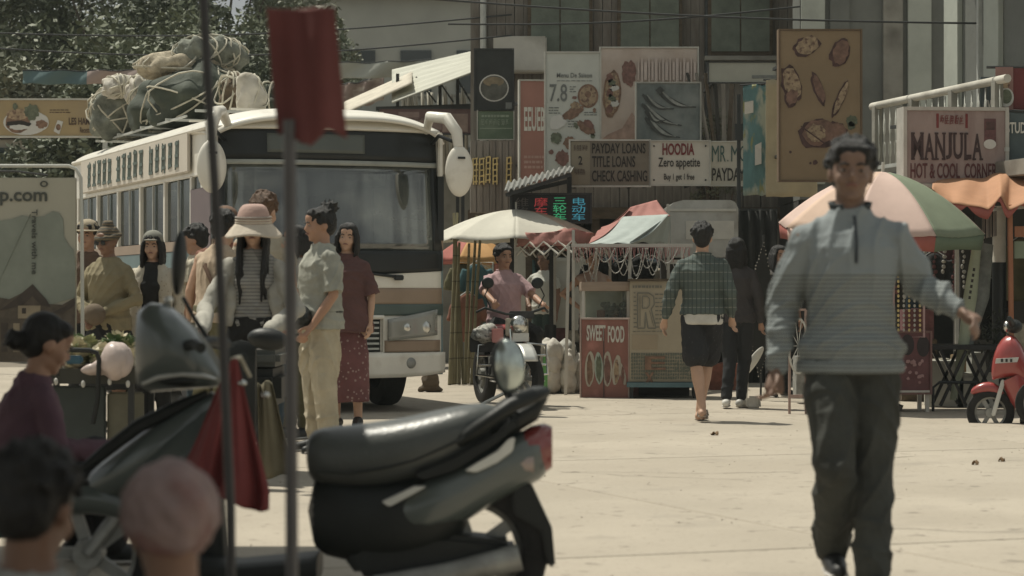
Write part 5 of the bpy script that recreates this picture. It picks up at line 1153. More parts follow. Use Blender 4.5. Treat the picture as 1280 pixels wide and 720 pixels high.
b.text('E', 806, 446, 832, 463, FOODB, offset=.02, y=-.016); b.text('x', 806, 466, 818, 480, FOODB, offset=.02, y=-.016)
b.rect(840, 442, 866, 476, mat('cardboard', (0, 0, 0)), -.003); strokes(b, 843, 446, 866, 474, OT, 3, 88, wt=.08)
MB().box((.0, .3, -.03), (b.w+.06, .72, .05)).build('base_rail', mat('teal_rail', (.10, .17, .19), .6), b.root)
for sx in (-1, 1):
    for y in (.05, .6): MB().bar((sx*b.w*.47, y, -.05), (sx*b.w*.47, y, -(b.root.location.z-ZG)), .04).build('leg', DSTEEL, b.root)
MB().box((0, .34, b.h+.012), (b.w+.04, .76, .024)).build('top_board', WOODD, b.root)
MB().box((-.1, .6, -.15), (b.w*1.1, .03, .26)).build('skirt', DARKW, b.root)
# stainless dome trailer
o = Vector(at(877, 28.8, ZG)); r = thing('steel_food_trailer', 'rounded brushed steel food trailer behind the red canopies', 'trailer', o)
q = lambda px, py, dd=28.8: P(px, py, dd)-o
SS = mat('brushed_steel', (.40, .40, .37), .38, .12, 5, .05, metal=.75, pattern=blotch(3, .5, .8, (.25, .24, .21)))
zt, zb_ = q(0, 250).z, q(0, 322).z; W2 = 46/F*28.8
Mx = Matrix.Identity(4)
MB().prism([(-W2, zb_), (W2, zb_), (W2, zt-.10), (W2*.93, zt-.03), (W2*.8, zt), (-W2*.5, zt), (-W2*.75, zt-.03), (-W2*.92, zt-.09), (-W2, zt-.2)], 0, 1.5).build('body', SS, r, bevel=.01)
MB().box((0, -.02, zt-.12), (W2*2-.06, .03, .03)).build('trim', ALU, r); MB().box((.1, -.008, zt-.36), (W2*1.3, .02, .22)).build('panel_strip', ALU, r)
for s in (-1, 1): MB().box((s*(W2-.08), .7, zb_/2), (.12, 1.2, zb_)).build('side', DARKW, r)
MB().box((0, 1.3, zb_/2), (W2*2-.1, .1, zb_)).build('back', DARKW, r); MB().box((0, .03, zb_-.05), (W2*2, .05, .05)).build('ledge', ALU, r)
for s in (-1, 1): wheel_mb(.22, .12, .6).build('wheel', RUB, r, smooth=True).location = (s*(W2-.1), .9, .22)
for px0, px1, py0, dd, lb in ((688, 738, 322, 31.6, 'pale partition sheet behind the white polo man'), (640, 657, 300, 30.6, 'narrow pale board standing left under the red tent'), (843, 872, 322, 30.4, 'pale grey board between the beads and the plaid shirt man')):
    z_ = P(0, py0, dd).z-ZG; t = MB().box((0, 0, z_/2), ((px1-px0)*dd/F, .03, z_)).box((0, -.02, z_-.03), ((px1-px0)*dd/F+.02, .03, .05)).build('partition', mat('partition_pale', (.50, .50, .45), .7, .12, 2, .08, pattern=blotch(2, .5, .75, (.36, .36, .31))), None, bevel=.004); t.location = at((px0+px1)/2, dd, ZG); tag(t, lb, 'partition')
# clothes rails behind the sweet stall and by the bus
def garment(label, px, py, d, w, h, m, seed, sl=True):
    rr = random.Random(seed); r_ = thing('hanging_shirt', label, 'shirt', P(px, py, d), rr.uniform(-.5, .5), 'shirts hung in the stalls')
    T = MB().rings([((0, 0, -h), w*.5, .07), ((0, 0, -h*.6), w*.47, .07), ((0, 0, -.12), w*.46, .06), ((0, 0, -.03), w*.3, .04), ((0, 0, .01), w*.1, .03)], 20)
    for s in (-1, 1): T.tube([(s*w*.40, 0, -.07), (s*w*.62, 0, -.25), (s*w*.66, 0, -.34)], [.06, .06, .055], 8, flat=.7)
    fuse(T, 'cloth', m, r_, .018, 2, folds(.014, 24, seed))
    MB().tube([(-w*.35, 0, -.03), (0, 0, .05), (w*.35, 0, -.03)], .006, 5).build('hanger', STEEL, r_); return r_
gm = [mat('cloth_navy', (.035, .055, .07), .9, .2, 6, .1), mat('cloth_teal', (.05, .11, .12), .9, .2, 6, .1), mat('cloth_cream', (.40, .36, .28), .9, .2, 6, .1), mat('cloth_olive', (.12, .11, .06), .9, .2, 6, .1), mat('cloth_rust', (.20, .09, .06), .9, .2, 6, .1), mat('cloth_black', (.018, .018, .018), .9, .2, 6, .1), mat('cloth_pink', (.34, .22, .20), .9, .2, 6, .1)]
gl = [('dark teal shirt hanging just right of the bamboo poles', 596, 331, 30.8, 1), ('cream shirt hanging behind the pink-shirted rider', 606, 337, 31.2, 2), ('olive shirt hanging nearest the bus corner', 580, 330, 31.2, 3), ('rust red shirt low beside the bamboo poles', 585, 368, 30.6, 4),
      ('black shirt hanging left in the sweet food stall', 748, 325, 30, 5), ('navy shirt hanging in the middle of the sweet food stall', 764, 322, 30.2, 0), ('second black shirt beside the right stall pole', 778, 326, 30.1, 5), ('dark shirt hanging right of the sweet food stall', 800, 322, 30.2, 5), ('navy shirt hanging above the R board', 815, 324, 30.3, 0), ('cream cloth hanging at the far right of the beads', 842, 330, 30.2, 2)]
for i, (lb, px, py, dd, m) in enumerate(gl): garment(lb, px, py, dd, .36, .60, gm[m], 20+i)
r = thing('clothes_rail', 'steel clothes rail carrying dark shirts behind the sweet food stall', 'rail', at(795, 30.1, ZG)); z = P(0, 320, 30.1).z-ZG
MB().tube([(-.58, 0, 0), (-.58, 0, z), (.60, 0, z), (.60, 0, 0)], .013, 8).build('rail', ALU, r); MB().bar((-.58, -.3, .02), (-.58, .3, .02), .03).bar((.60, -.3, .02), (.60, .3, .02), .03).build('foot', ALU, r)
r = thing('clothes_rail', 'steel clothes rail beside the bamboo poles near the bus', 'rail', at(592, 31.0, ZG)); z = P(0, 328, 31.0).z-ZG
MB().tube([(-.25, 0, 0), (-.25, 0, z), (.25, 0, z), (.25, 0, 0)], .013, 8).build('rail', ALU, r)
# tall bamboo poles by the bus
BAM = mat('bamboo', (.22, .20, .12), .6, .3, 3, .15, stretch=(1, 1, .5), pattern=stripes(2, .31, .05, (.10, .09, .05))); rr = random.Random(2)
for i in range(9):
    px = 561+i*3.5+rr.uniform(-1, 1); h = rr.uniform(1.65, 2.1)
    o2 = MB().tube([(0, 0, 0), (.01, .02, h*.5), (.03, .0, h)], [.022, .019, .015], 8).build('bamboo_pole', BAM, None, smooth=True); o2.location = at(px, 29+rr.uniform(-.2, .4), ZG); o2.rotation_euler = (rr.uniform(-.03, .08), rr.uniform(-.07, .05), 0)
    tag(o2, 'upright bamboo pole leaning in the bundle beside the bus corner', 'pole', 'bamboo poles beside the bus')
# pale sacks heaped by the stall pole
for i in range(16):
    px = 664+ (i % 6)*11.5+rr.uniform(-3, 3); lay = i//6; s_ = thing('plastic_sack', 'pale plastic sack in the heap left of the sweet food cabinet' if i % 3 else 'greyer plastic sack in the heap left of the sweet food cabinet', 'sack', at(px+lay*3, 26.4+.25*(i % 2), ZG+lay*.17), rr.uniform(0, 3), 'pale sacks heaped by the sweet food cabinet')
    a_, c_ = rr.uniform(.085, .13), rr.uniform(.15, .20)
    fuse(MB().ell((0, 0, c_*.75), (a_, a_*.9, c_*.85)).ell((0, 0, c_*1.5), (a_*.35, a_*.3, c_*.3)), 'bag', mat('pale_sack', (.52, .49, .43), .7, .15, 7, .3) if i % 3 else mat('grey_sack', (.38, .37, .33), .75, .15, 7, .3), s_, .016, 2, folds(.026, 26, i)); MB().tube([(.035*math.cos(t), .035*math.sin(t), c_*1.36) for t in np.linspace(0, 6, 9)], .008, 5).build('tie', ROPE, s_)
t = MB().box((0, 0, .22), (.05, .02, .40)).build('green_board', mat('bright_green', (.12, .32, .10), .6), None, bevel=.006); t.location = at(681.5, 25.9, ZG); tag(t, 'narrow bright green board leaning on the pale sacks', 'board')
b = Board('low_table', 'low table cloth printed CLICK stacked with boxes behind the motorcycle', 'table', 640, 428, 725, 447, 28.5, mat('dark_table_cloth', (.075, .07, .06), .9), th=.5); b.root.location.z = P(0, 447, 28.5).z; b.text('CLICK', 664, 430, 694, 442, mat('dim_grey_ink', (.16, .155, .14), .8), offset=.02)
for sx in (-1, 1): [MB().bar((sx*b.w*.45, y, 0), (sx*b.w*.45, y, ZG-b.root.location.z), .04).build('leg', WOODD, b.root) for y in (.1, .4)]
for i, (px, w_, h_, m, lb) in enumerate(((650, .16, .14, 1, 'rust box on the low table behind the motorcycle'), (668, .22, .12, 0, 'ochre box in the middle of the low table'), (688, .14, .20, 5, 'tall dark box on the low table'), (703, .16, .16, 6, 'plum box toward the right of the low table'), (717, .18, .13, 4, 'cream box at the right end of the low table'))):
    t = MB().box((0, 0, h_/2), (w_, .2, h_)).box((0, 0, h_+.004), (w_*.9, .18, .008)).build('carton', shm[m], None, bevel=.006); t.location = at(px, 28.75, P(0, 428, 28.5).z); tag(t, lb, 'box')
# small metal chair frame / clutter left of the motorcycle, plinth between
r = thing('root_stump', 'knotty brown wooden stump stool near the bus wheel', 'stump', at(538, 26.8, ZG)); fuse(MB().ell((0, 0, .12), (.10, .09, .14)).tube([(0, 0, .1), (-.13, 0, .0)], [.05, .03]).tube([(0, 0, .1), (.13, .02, .0)], [.05, .03]), 'stump', WOODD, r, .015, 2, fuzz(.008, 30, 2))
# bead-edged dark leaf banner, white round fan, bag by the walking man
r = thing('dark_leaf_banner', 'tall dark leaf-shaped banner edged with pale beads left of the walking man', 'banner', at(951, 24.6, ZG)); pl = [(-.02, .25), (-.10, .6), (-.12, 1.0), (-.06, 1.35), (.03, 1.62), (.10, 1.3), (.11, .9), (.07, .5)]
MB().prism(pl, -.01, .01).build('cloth', mat('dark_leaf', (.022, .022, .02), .8), r); mb = MB()
for i in range(len(pl)):
    a, b_ = pl[i], pl[(i+1) % len(pl)]
    for k in range(8): t = k/8; mb.ell((a[0]+(b_[0]-a[0])*t+random.uniform(-.006, .006), -.015, a[1]+(b_[1]-a[1])*t), random.uniform(.004, .009), 6, 4)
mb.build('bead_trim', mat('dull_bead', (.28, .26, .22), .6), r); MB().bar((.0, .02, 0), (.03, .02, 1.7), .02).build('pole', DSTEEL, r)
r = thing('white_board', 'tilted white surfboard-shaped board leaning left of the walking man', 'board', at(940, 23.6, ZG+.42), 0)
MB().ell((0, 0, 0), (.045, .015, .19), 20, 12, rot=(0, .62, 0)).build('board', mat('board_white', (.60, .59, .53), .6), r, smooth=True); MB().bar((-.04, .02, -.13), (-.06, .02, -.42), .02).build('stand', ALU, r)
t = thing('paper_bag', 'small pale parcel on the ground left of the walking man', 'bag', at(942, 22.9, ZG)); MB().box((0, 0, .06), (.14, .1, .12), taper=.85).build('bag', SACKW, t, bevel=.02)
r = thing('display_stand', 'narrow pinkish stand with a spoked wheel half hidden by the man\'s arm', 'stand', at(995, 21.9, ZG)); PKW = mat('pinkish_wood', (.34, .24, .20), .7)
MB().bar((-.06, 0, 0), (-.06, 0, .95), .022).bar((.09, 0, 0), (.09, 0, .95), .022).bar((-.06, 0, .16), (.09, 0, .16), .03).bar((-.06, 0, .95), (.09, 0, .95), .02).build('frame', PKW, r); MB().tube([(.02+.09*math.cos(t), -.02, .62+.25*math.sin(t)) for t in np.linspace(0, 6.1, 20)], .010, 6, closed=True).build('wheel', ALU, r)
mb = MB()
for k in range(5): a = k*.63; mb.bar((.02+.09*math.cos(a), -.02, .62+.25*math.sin(a)), (.02-.09*math.cos(a), -.02, .62-.25*math.sin(a)), .006)
mb.build('spoke', ALU, r)
# right-hand stalls: orange tarp, posts, curtains, table, cabinet
o = Vector(at(1230, 23.2)); r = thing('orange_tarp', 'faded orange tarpaulin canopy with a scalloped hem at the right edge', 'canopy', (o.x, o.y, P(0, 240, 23.2).z)); o = Vector(r.location)
ORT = mat('orange_tarp', (.42, .225, .13), .8, .12, 3, .12); tp_ = [(1166, 229), (1190, 222), (1213, 224), (1235, 221), (1250, 215), (1262, 218), (1290, 214), (1330, 216)]; bt_ = [(1168, 236), (1192, 254), (1213, 256), (1235, 264), (1250, 246), (1262, 260), (1290, 252), (1330, 262)]
def itp(tb, t): 
    xs = np.linspace(0, 1, len(tb)); return np.interp(t, xs, [a for a, _ in tb]), np.interp(t, xs, [b_ for _, b_ in tb])
def tf(u, v):
    a, b_ = itp(tp_, u), itp(bt_, u); y = a[1]+(b_[1]-a[1])*v; return P(a[0], y+1.5*math.sin(u*11)*v, 23.15-.9*v)-o+Vector((0, .03*math.sin(u*17+v*2), .008*math.sin(u*29+v*3)))
MB().grid(tf, 60, 12).build('sheet', ORT, r, smooth=True, solid=.006, autosm=False)
mb = MB().grid(lambda u, v: tf(u, 1)+Vector((0, .01, -.10*v*abs(math.sin(u*12)))), 60, 2).build('hem', UC6, r, smooth=True, solid=.004, autosm=False)
MB().bar(P(1165, 234, 23.2)-o, P(1330, 224, 23.2)-o, .03).build('ridge_pole', ALU, r)
for px in (1196, 1325): MB().bar(P(px, 240, 23.6)-o, Vector(at(px, 23.6, ZG))-o, .035).build('leg', ALU, r)
r = thing('wrapped_column', 'round column painted white above and black below near the right edge', 'column', at(1249, 23.4, ZG)); zc = P(0, 328, 23.4).z-ZG
MB().lathe([(.065, zc), (.065, 1.95)], 20).build('upper_wrap', WHITEW, r, smooth=True); MB().lathe([(.07, 0), (.07, zc)], 20).build('lower_wrap', BBLK, r, smooth=True)
r = thing('orange_post', 'orange-brown wooden post and crossbar in front of the white column', 'post', at(1265, 22.4, ZG)); OBW = mat('orange_wood', (.30, .13, .07), .7, .2, 4, .2, stretch=(3, 3, .5)); zt = P(0, 256, 22.4).z-ZG
MB().bar((0, 0, 0), (-.02, 0, zt), .045).build('post', OBW, r, bevel=.005); MB().bar((-.35, .03, zt-.06), (.6, .03, zt+.02), .03).build('crossbar', ALU, r); MB().box((.16, .03, zt-.25), (.26, .03, .10)).build('sign_board', OBW, r); MB().box((.16, .05, zt-.42), (.26, .03, .16)).build('sign_board', UC4, r)
r = thing('striped_curtain', 'narrow striped cloth hanging from the crossbar by the white column', 'curtain', P(1237, 262, 22.9))
MB().grid(lambda u, v: (-.07+.14*u, .02*math.sin(u*14), -.28*v+.03*u), 20, 6).build('cloth', mat('striped_cloth', (.42, .38, .34), .85, .1, 5, .1, pattern=stripes(0, .022, .4, (.08, .07, .07))), r, smooth=True, solid=.004, autosm=False)
r = thing('furled_banner', 'pale green furled banner with small letters leaning behind the walking man\'s hand', 'banner', at(1203, 22.6, ZG+.1)); q = lambda px, py, dd=22.6: P(px, py, dd)-Vector(at(1203, 22.6, ZG+.1))
MB().tube([q(1191, 500), q(1203, 440), q(1213, 370), q(1222, 300)], [.03, .05, .065, .04], 10, flat=.5).build('roll', mat('pale_green_roll', (.32, .35, .25), .7), r, smooth=True); MB().tube([q(1206, 442, 22.7), q(1225, 370, 22.75), q(1234, 305, 22.8)], [.05, .09, .06], 10, flat=.4).build('plastic_wrap', mat('grey_plastic', (.17, .18, .16), .5, .4, 7, .3), r, smooth=True)
for k in range(6):
    a = q(1211.5+k*1.1, 372-k*7, 22.5); MB().box(a+Vector((0, -.02, 0)), (.022, .004, .03), rot=(0, .12, 0)).build('lettering', INK, r)
r = thing('folding_table', 'black folding table with crossed legs between the cabinet and the red scooter', 'table', at(1214, 22.4, ZG)); zt = P(0, 434, 22.4).z-ZG; hw = .40
MB().box((0, .2, zt), (2*hw, .5, .045)).build('tabletop', BBLK, r, bevel=.008)
for y in (-.01, .41):
    for s in (-1, 1):
        MB().bar((-s*.12-.17, y, zt-.03), (s*.12-.17, y, .05), .028).build('leg', BBLK, r); MB().bar((-s*.12+.12, y, zt-.03), (s*.12+.12, y, .05), .028).build('leg', BBLK, r)
MB().tube([(-.36, -.02, 0), (-.36, -.02, .22), (-.30, -.02, .27), (.05, -.02, .27)], .014, 8).build('brace', BBLK, r)
for i, (px, w_, h_, lb) in enumerate(((1180, .34, .42, 'large grey-white box under the left of the folding table'), (1205, .20, .30, 'small white box standing under the middle of the folding table'), (1228, .26, .50, 'taller white box behind the right of the folding table'))):
    t = MB().box((0, 0, h_/2), (w_, .3, h_)).build('storage_box', mat('greyed_white', (.36, .36, .32), .7, .1, 4, .08), None, bevel=.01); t.location = at(px, 23.3, ZG); tag(t, lb, 'box'); l_ = MB().box((0, 0, h_+.015), (w_+.02, .32, .03)).build('lid', mat('greyed_white', (0, 0, 0)), t, bevel=.006)
b = Board('patterned_cabinet', 'dark red flower-patterned cabinet right of the walking man', 'cabinet', 1118, 425, 1163, 500, 22.2, mat('plum_cabinet', (.13, .055, .055), .6, .3, 5, .05, pattern=cells(9, .16, (.26, .14, .13))), th=.4, frame=mat('cabinet_edge_dark', (.16, .09, .08), .7), fw=.018, yaw=4)
b.root.location.z = ZG+.18; DSH = mat('black_print', (.03, .022, .022), .6)
b.disc(1134, 440, 8.5, 13, DSH, -.006); b.disc(1154, 442, 8, 13, DSH, -.006); b.rect(1124, 497, 1162, 499.5, ALU, -.01)
rr = random.Random(4)
for k in range(16): b.disc(1142+rr.uniform(-13, 13), 471+rr.uniform(-13, 13), 2.2, 2.2, mat('pink_flower', (.33, .20, .19), .7), -.008-.001*k, 'flower_print', wob=.6, seed=k, n=8)
for sx in (-1, 1): [MB().bar((sx*b.w*.45, y, 0), (sx*b.w*.45, y, -.18), .035).build('leg', ALU, b.root) for y in (.05, .35)]
r = thing('trinket_rack', 'pink-edged rack of hanging trinkets above the patterned cabinet', 'rack', at(1136, 22.2, P(0, 424, 22.2).z)); MB().tube([(-.14, 0, .02), (-.14, 0, .62), (.14, 0, .62), (.14, 0, .02)], .012, 6, closed=True).build('frame', mat('pink_frame', (.42, .28, .27), .5), r)
for k in range(5):
    m = MB()
    for j in range(12): m.ell((-.10+k*.05, -.02, .58-j*.045), (.012, .012, .016), 6, 4)
    m.build('trinket_string', (GOLD, BEAD)[k % 2], r)
for i, (px, py, d_, m, lb) in enumerate(((1186, 300, 25.2, 6, 'dim maroon garment hanging deepest under the orange tarpaulin'), (1168, 318, 25.0, 5, 'black garment hanging beside the umbrella pole'), (1150, 312, 25.1, 0, 'navy garment hanging behind the pink and green umbrella'), (1276, 300, 24.5, 3, 'olive garment hanging at the right edge'), (1235, 350, 25.0, 5, 'black garment behind the white column'))): garment(lb, px, py, d_, .36, .62, gm[m] if m != 6 else shm[6], 50+i)
r = thing('plant_stand', 'dark bushy potted plant on the right stall beside the orange post', 'plant', at(1243, 22.9, ZG+.35)); MB().lathe([(.07, 0), (.10, .18), (.11, .2), (.10, .2), (.02, .19)], 16).build('pot', DSTEEL, r, smooth=True); mb = MB(); rr = random.Random(8)
for k in range(170):
    p = Vector((rr.gauss(0, .07), rr.gauss(0, .07), .35+rr.gauss(0, .10))); u = Vector((rr.uniform(-1, 1), rr.uniform(-1, 1), rr.uniform(-1, 1))).normalized()*.035; w_ = u.cross(Vector((0, 0, 1))).normalized()*.012; mb.add([p-u, p+w_, p+u, p-w_], [(0, 1, 2, 3)])
mb.build('foliage', mat('dark_foliage', (.04, .045, .03), .7, .4, 9, 0), r)
for i, (px, py, d_, w_, h_, m, lb) in enumerate(((1180, 470, 24.2, .30, .34, 4, 'cream carton stacked in the dark behind the folding table'), (1206, 462, 24.4, .24, .30, 0, 'ochre carton behind the furled banner'), (1146, 405, 24.6, .3, .3, 6, 'plum box in the shade above the flowered cabinet'), (1012, 470, 24.0, .3, .4, 2, 'grey carton left of the walking man in the shade'), (1272, 430, 24.2, .3, .4, 4, 'cream carton under the orange tarpaulin at the right edge'), (905, 486, 27.5, .35, .3, 1, 'rust box on the ground beyond the dark-clothed woman'))):
    z_ = P(0, py, d_).z; t = MB().box((0, 0, 0), (w_, .3, h_)).box((0, 0, h_/2+.005), (w_*.25, .29, .008)).build('carton', shm[m], None, bevel=.008); t.location = at(px, d_, max(z_, ZG+h_/2)); tag(t, lb, 'box')
    if z_ > ZG+h_: s_ = MB().box((0, 0, -h_/2-(z_-h_/2-ZG)/2), (w_*1.2, .34, z_-h_/2-ZG)).build('crate', WOODD, None, bevel=.01); s_.location = at(px, d_, z_); tag(s_, 'wooden crate base under the '+lb.split(' in ')[0].split(' behind ')[0], 'crate')
rr = random.Random(77)
for i in range(10):
    px = 1120+i*12; d_ = 23.8+.1*(i % 3); t = thing('hanging_string', ('string of small dark trinkets hanging under the right umbrella', 'string of pale trinkets hanging under the right umbrella')[i % 2], 'trinkets', P(px, 302, d_), 0, 'trinket strings under the right umbrella'); m_ = MB(); n_ = rr.randint(7, 14)
    for k in range(n_): m_.ell((rr.uniform(-.012, .012), 0, -.05*k), (rr.uniform(.012, .026), .012, rr.uniform(.014, .026)), 7, 5)
    m_.build('beads', (shm[6], BEAD)[i % 2], t); MB().bar((0, 0, .05), (0, 0, -.05*n_), .004).build('cord', DSTEEL, t)
# black cloth stands framing the right building gap
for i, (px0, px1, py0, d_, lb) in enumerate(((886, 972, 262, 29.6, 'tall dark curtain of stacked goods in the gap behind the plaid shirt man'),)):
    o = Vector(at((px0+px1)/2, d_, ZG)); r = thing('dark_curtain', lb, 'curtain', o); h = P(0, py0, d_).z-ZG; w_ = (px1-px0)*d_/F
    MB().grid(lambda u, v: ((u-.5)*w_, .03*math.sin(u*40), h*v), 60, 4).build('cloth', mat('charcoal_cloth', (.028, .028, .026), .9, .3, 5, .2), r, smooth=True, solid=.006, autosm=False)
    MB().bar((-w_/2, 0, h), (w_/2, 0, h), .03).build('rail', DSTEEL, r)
# ---------------------------------------------------------------- scooters
SG = mat('scooter_grey_green', (.085, .10, .093), .32, .08, 3, .02, coat=.6, spec=.5); SDK = mat('scooter_black_plastic', (.014, .016, .015), .5, .15, 8, .08); SEATM = mat('seat_vinyl', (.070, .075, .070), .34, .12, 12, .12, spec=.5)
SLV = mat('silver_plastic', (.62, .62, .58), .35, .08, 6, 0, metal=.5); TAIL = mat('tail_lens', (.20, .035, .03), .15, .1, 5, 0, coat=.5, spec=.6); TAIL2 = mat('tail_clear', (.32, .25, .22), .15, .1, 5, 0, coat=.5, spec=.6)
REDP = mat('red_paint', (.32, .055, .05), .28, .08, 3, .01, coat=.6, spec=.5)
def loftx(secs, n=24):
    """body loft along x: (x, zc, half height, half width, squareness)"""
    m = MB(); vs = []; fs = []
    for x, zc, hh, hw, sq in secs:
        for k in range(n):
            a = 2*math.pi*k/n; c, s_ = math.cos(a), math.sin(a); f = lambda v: math.copysign(abs(v)**sq, v)
            vs.append((x, hw*f(c), zc+hh*f(s_)))
    for i in range(len(secs)-1):
        for k in range(n): fs.append((i*n+k, i*n+(k+1) % n, (i+1)*n+(k+1) % n, (i+1)*n+k))
    fs.append(tuple(range(n))[::-1]); fs.append(tuple((len(secs)-1)*n+k for k in range(n))); return m.add(vs, fs)
def swheel(r_, x, z, rad, w, parent, spokes=5, y=0, rz=0):
    we = bpy.data.objects.new('wheel', None); COL.objects.link(we); we.parent = parent; we.location = (x, y, z); we.rotation_euler = (0, 0, R(90)+rz)
    wheel_mb(rad, w, .66).build('tyre', RUB, we, smooth=True)
    m = MB(); m.tube([(0, rad*.66*math.cos(t), rad*.66*math.sin(t)) for t in np.linspace(0, 6.1, 28)], w*.22, 6, closed=True)
    m.build('rim', HUBM, we, smooth=True)
    for k in range(spokes): a = k*2*math.pi/spokes; MB().bar((0, 0, 0), (0, rad*.64*math.cos(a), rad*.64*math.sin(a)), w*.25, w*.4).build('spoke', HUBM, we)
    MB().lathe([(rad*.2, -w*.5), (rad*.22, 0), (rad*.2, w*.5)], 16, M=Matrix.Rotation(R(90), 4, 'Y')).build('hub', HUBM, we, smooth=True)
    return we
# big grey-green scooter in the foreground, facing left
DS = 8.3; SX = DS/F; o = Vector(at(370, DS, 0)); o.z = ZG
sc = thing('parked_scooter', 'large dark grey-green scooter parked in the foreground with its black seat in half sun', 'scooter', o)
X_ = lambda px: (px-370)*SX; Z_ = lambda py: CAMZ-(py-HZ)*SX-ZG
def sec(px, ptop, pbot, hw, sq=.8): zt, zb = Z_(ptop), Z_(pbot); return (X_(px), (zt+zb)/2, (zt-zb)/2, hw, sq)
loftx([sec(384, 560, 566, .05), sec(386, 541, 598, .10), sec(400, 534, 607, .125), sec(440, 531, 612, .14), sec(480, 526, 610, .15), sec(520, 519, 600, .155), sec(560, 509, 588, .15), sec(595, 503, 570, .13), sec(615, 504, 556, .10), sec(626, 512, 545, .06), sec(629, 522, 534, .02)], 28).build('seat', SEATM, sc, smooth=True, sub=1)
MB().tube([(X_(p), .128, Z_(z)) for p, z in ((400, 580), (440, 580), (480, 574), (520, 565), (570, 545), (612, 524))], .004, 6).tube([(X_(p), -.150, Z_(z)) for p, z in ((400, 585), (440, 588), (480, 582), (520, 572), (570, 550), (612, 528))], .004, 6).build('seam', SDK, sc)
loftx([sec(384, 586, 690, .11), sec(430, 596, 700, .145), sec(480, 597, 704, .158), sec(530, 588, 698, .158), sec(570, 574, 680, .15), sec(590, 575, 650, .10)], 28).build('under_seat_body', SDK, sc, smooth=True, sub=1)
loftx([sec(470, 628, 660, .10), sec(500, 606, 672, .160), sec(540, 588, 672, .172), sec(580, 570, 655, .165), sec(620, 550, 626, .145), sec(655, 536, 610, .118), sec(676, 534, 600, .088), sec(686, 540, 590, .05)], 28).build('rear_body', SG, sc, smooth=True, sub=1)
# silver flash and lower dark panel on the near flank
fl = MB().prism([(X_(a), Z_(b_)) for a, b_ in ((582, 584), (596, 575), (622, 560), (636, 545), (644, 543), (641, 560), (622, 574), (596, 586))], -.172, -.10).build('side_flash', SLV, sc, bevel=.004)
MB().prism([(X_(a), Z_(b_)) for a, b_ in ((480, 622), (520, 603), (536, 603), (520, 612), (490, 628))], -.178, -.12).build('side_flash', SLV, sc, bevel=.004)
MB().prism([(X_(a), Z_(b_)) for a, b_ in ((520, 588), (560, 572), (620, 540), (640, 520), (650, 528), (620, 552), (570, 584), (530, 596))], -.165, -.10).build('side_trim', SDK, sc, bevel=.006)
tl = loftx([sec(640, 546, 596, .115), sec(664, 532, 596, .10), sec(680, 529, 592, .075), sec(690, 533, 585, .045)], 20).build('tail_lamp', TAIL, sc, smooth=True); loftx([sec(628, 562, 594, .127), sec(652, 556, 597, .118), sec(667, 560, 594, .108)], 20).build('indicator', TAIL2, tl, smooth=True)
for s in (-1, 1):
    MB().tube([(X_(560), s*.10, Z_(560)), (X_(600), s*.15, Z_(532)), (X_(640), s*.145, Z_(504)), (X_(668), s*.11, Z_(493)), (X_(681), s*.03, Z_(490))], [.022, .026, .026, .024, .02], 10).build('grab_rail', SDK, sc, smooth=True)
loftx([sec(600, 520, 552, .10), sec(640, 510, 545, .10), sec(672, 494, 525, .08), sec(684, 490, 500, .05)], 16).build('rear_cover', SDK, sc, smooth=True)
mk = MB().tube([(X_(640), -.08, Z_(522)), (X_(641), -.08, Z_(505)), (X_(634), -.08, Z_(486))], [.020, .012, .010], 10).build('mirror_stalk', SDK, sc, smooth=True)
MB().ell((X_(634), -.08, Z_(457)), (.055, .022, .098), 24, 16, rot=(0, -.08, 0)).build('mirror', SDK, mk, smooth=True)
MB().ell((X_(637), -.094, Z_(457)), (.050, .014, .092), 24, 16, rot=(0, -.08, 0)).build('glass', mat('mirror_glass_near', (.5, .55, .52), .18, .3, 5, 0, metal=.85), mk, smooth=True)
swheel('wheel', X_(590), Z_(689), .262, .11, sc); swheel('wheel', X_(112), Z_(691), .255, .10, sc)
MB().prism([(X_(a), Z_(b_)) for a, b_ in ((640, 600), (664, 604), (690, 660), (694, 706), (684, 706), (676, 662), (640, 640))], -.07, .07).build('rear_mudguard', SDK, sc, bevel=.008)
MB().prism([(X_(a), Z_(b_)) for a, b_ in ((430, 690), (470, 668), (560, 664), (640, 672), (650, 712), (560, 722), (450, 716))], -.125, .10).build('engine', SDK, sc, bevel=.02)
MB().tube([(X_(470), -.15, Z_(720)), (X_(560), -.16, Z_(712)), (X_(650), -.16, Z_(690))], [.02, .042, .046], 14).build('exhaust', HUBM, sc, smooth=True)
# floor board, spine, leg shield, front
loftx([(X_(225), Z_(706), .04, .12, .6), (X_(300), Z_(712), .035, .15, .6), (X_(400), Z_(706), .045, .15, .6)], 16).build('floor_board', SDK, sc, smooth=True)
def ap(u, v):                        # apron: from headset down-left to the front wheel, curved across
    a = P(258, 492, DS)-o; b_ = P(118, 612, DS)-o; p = a.lerp(b_, v); w_ = (.10+.10*math.sin(3.14*min(1, v*1.1)))*(1 if v < .8 else 1-.6*(v-.8)/.2); y = (u-.5)*2*w_
    return (p.x+.10*(2*u-1)**2+.02, y, p.z-.07*(2*u-1)**2-.0)
MB().grid(ap, 18, 18).build('leg_shield', SG, sc, smooth=True, solid=.02, autosm=False)
loftx([(X_(104), Z_(612), .05, .04, .9), (X_(150), Z_(592), .085, .10, .8), (X_(205), Z_(560), .12, .13, .8), (X_(252), Z_(530), .10, .11, .8), (X_(278), Z_(505), .05, .07, .9)], 22).build('front_panel', SG, sc, smooth=True, sub=1)
MB().tube([(X_(a), -.135+.02*k, Z_(b_)) for k, (a, b_) in enumerate(((102, 590), (140, 560), (180, 530), (225, 508), (262, 490)))], [.012, .022, .026, .024, .012], 8).build('front_trim', SDK, sc, smooth=True)
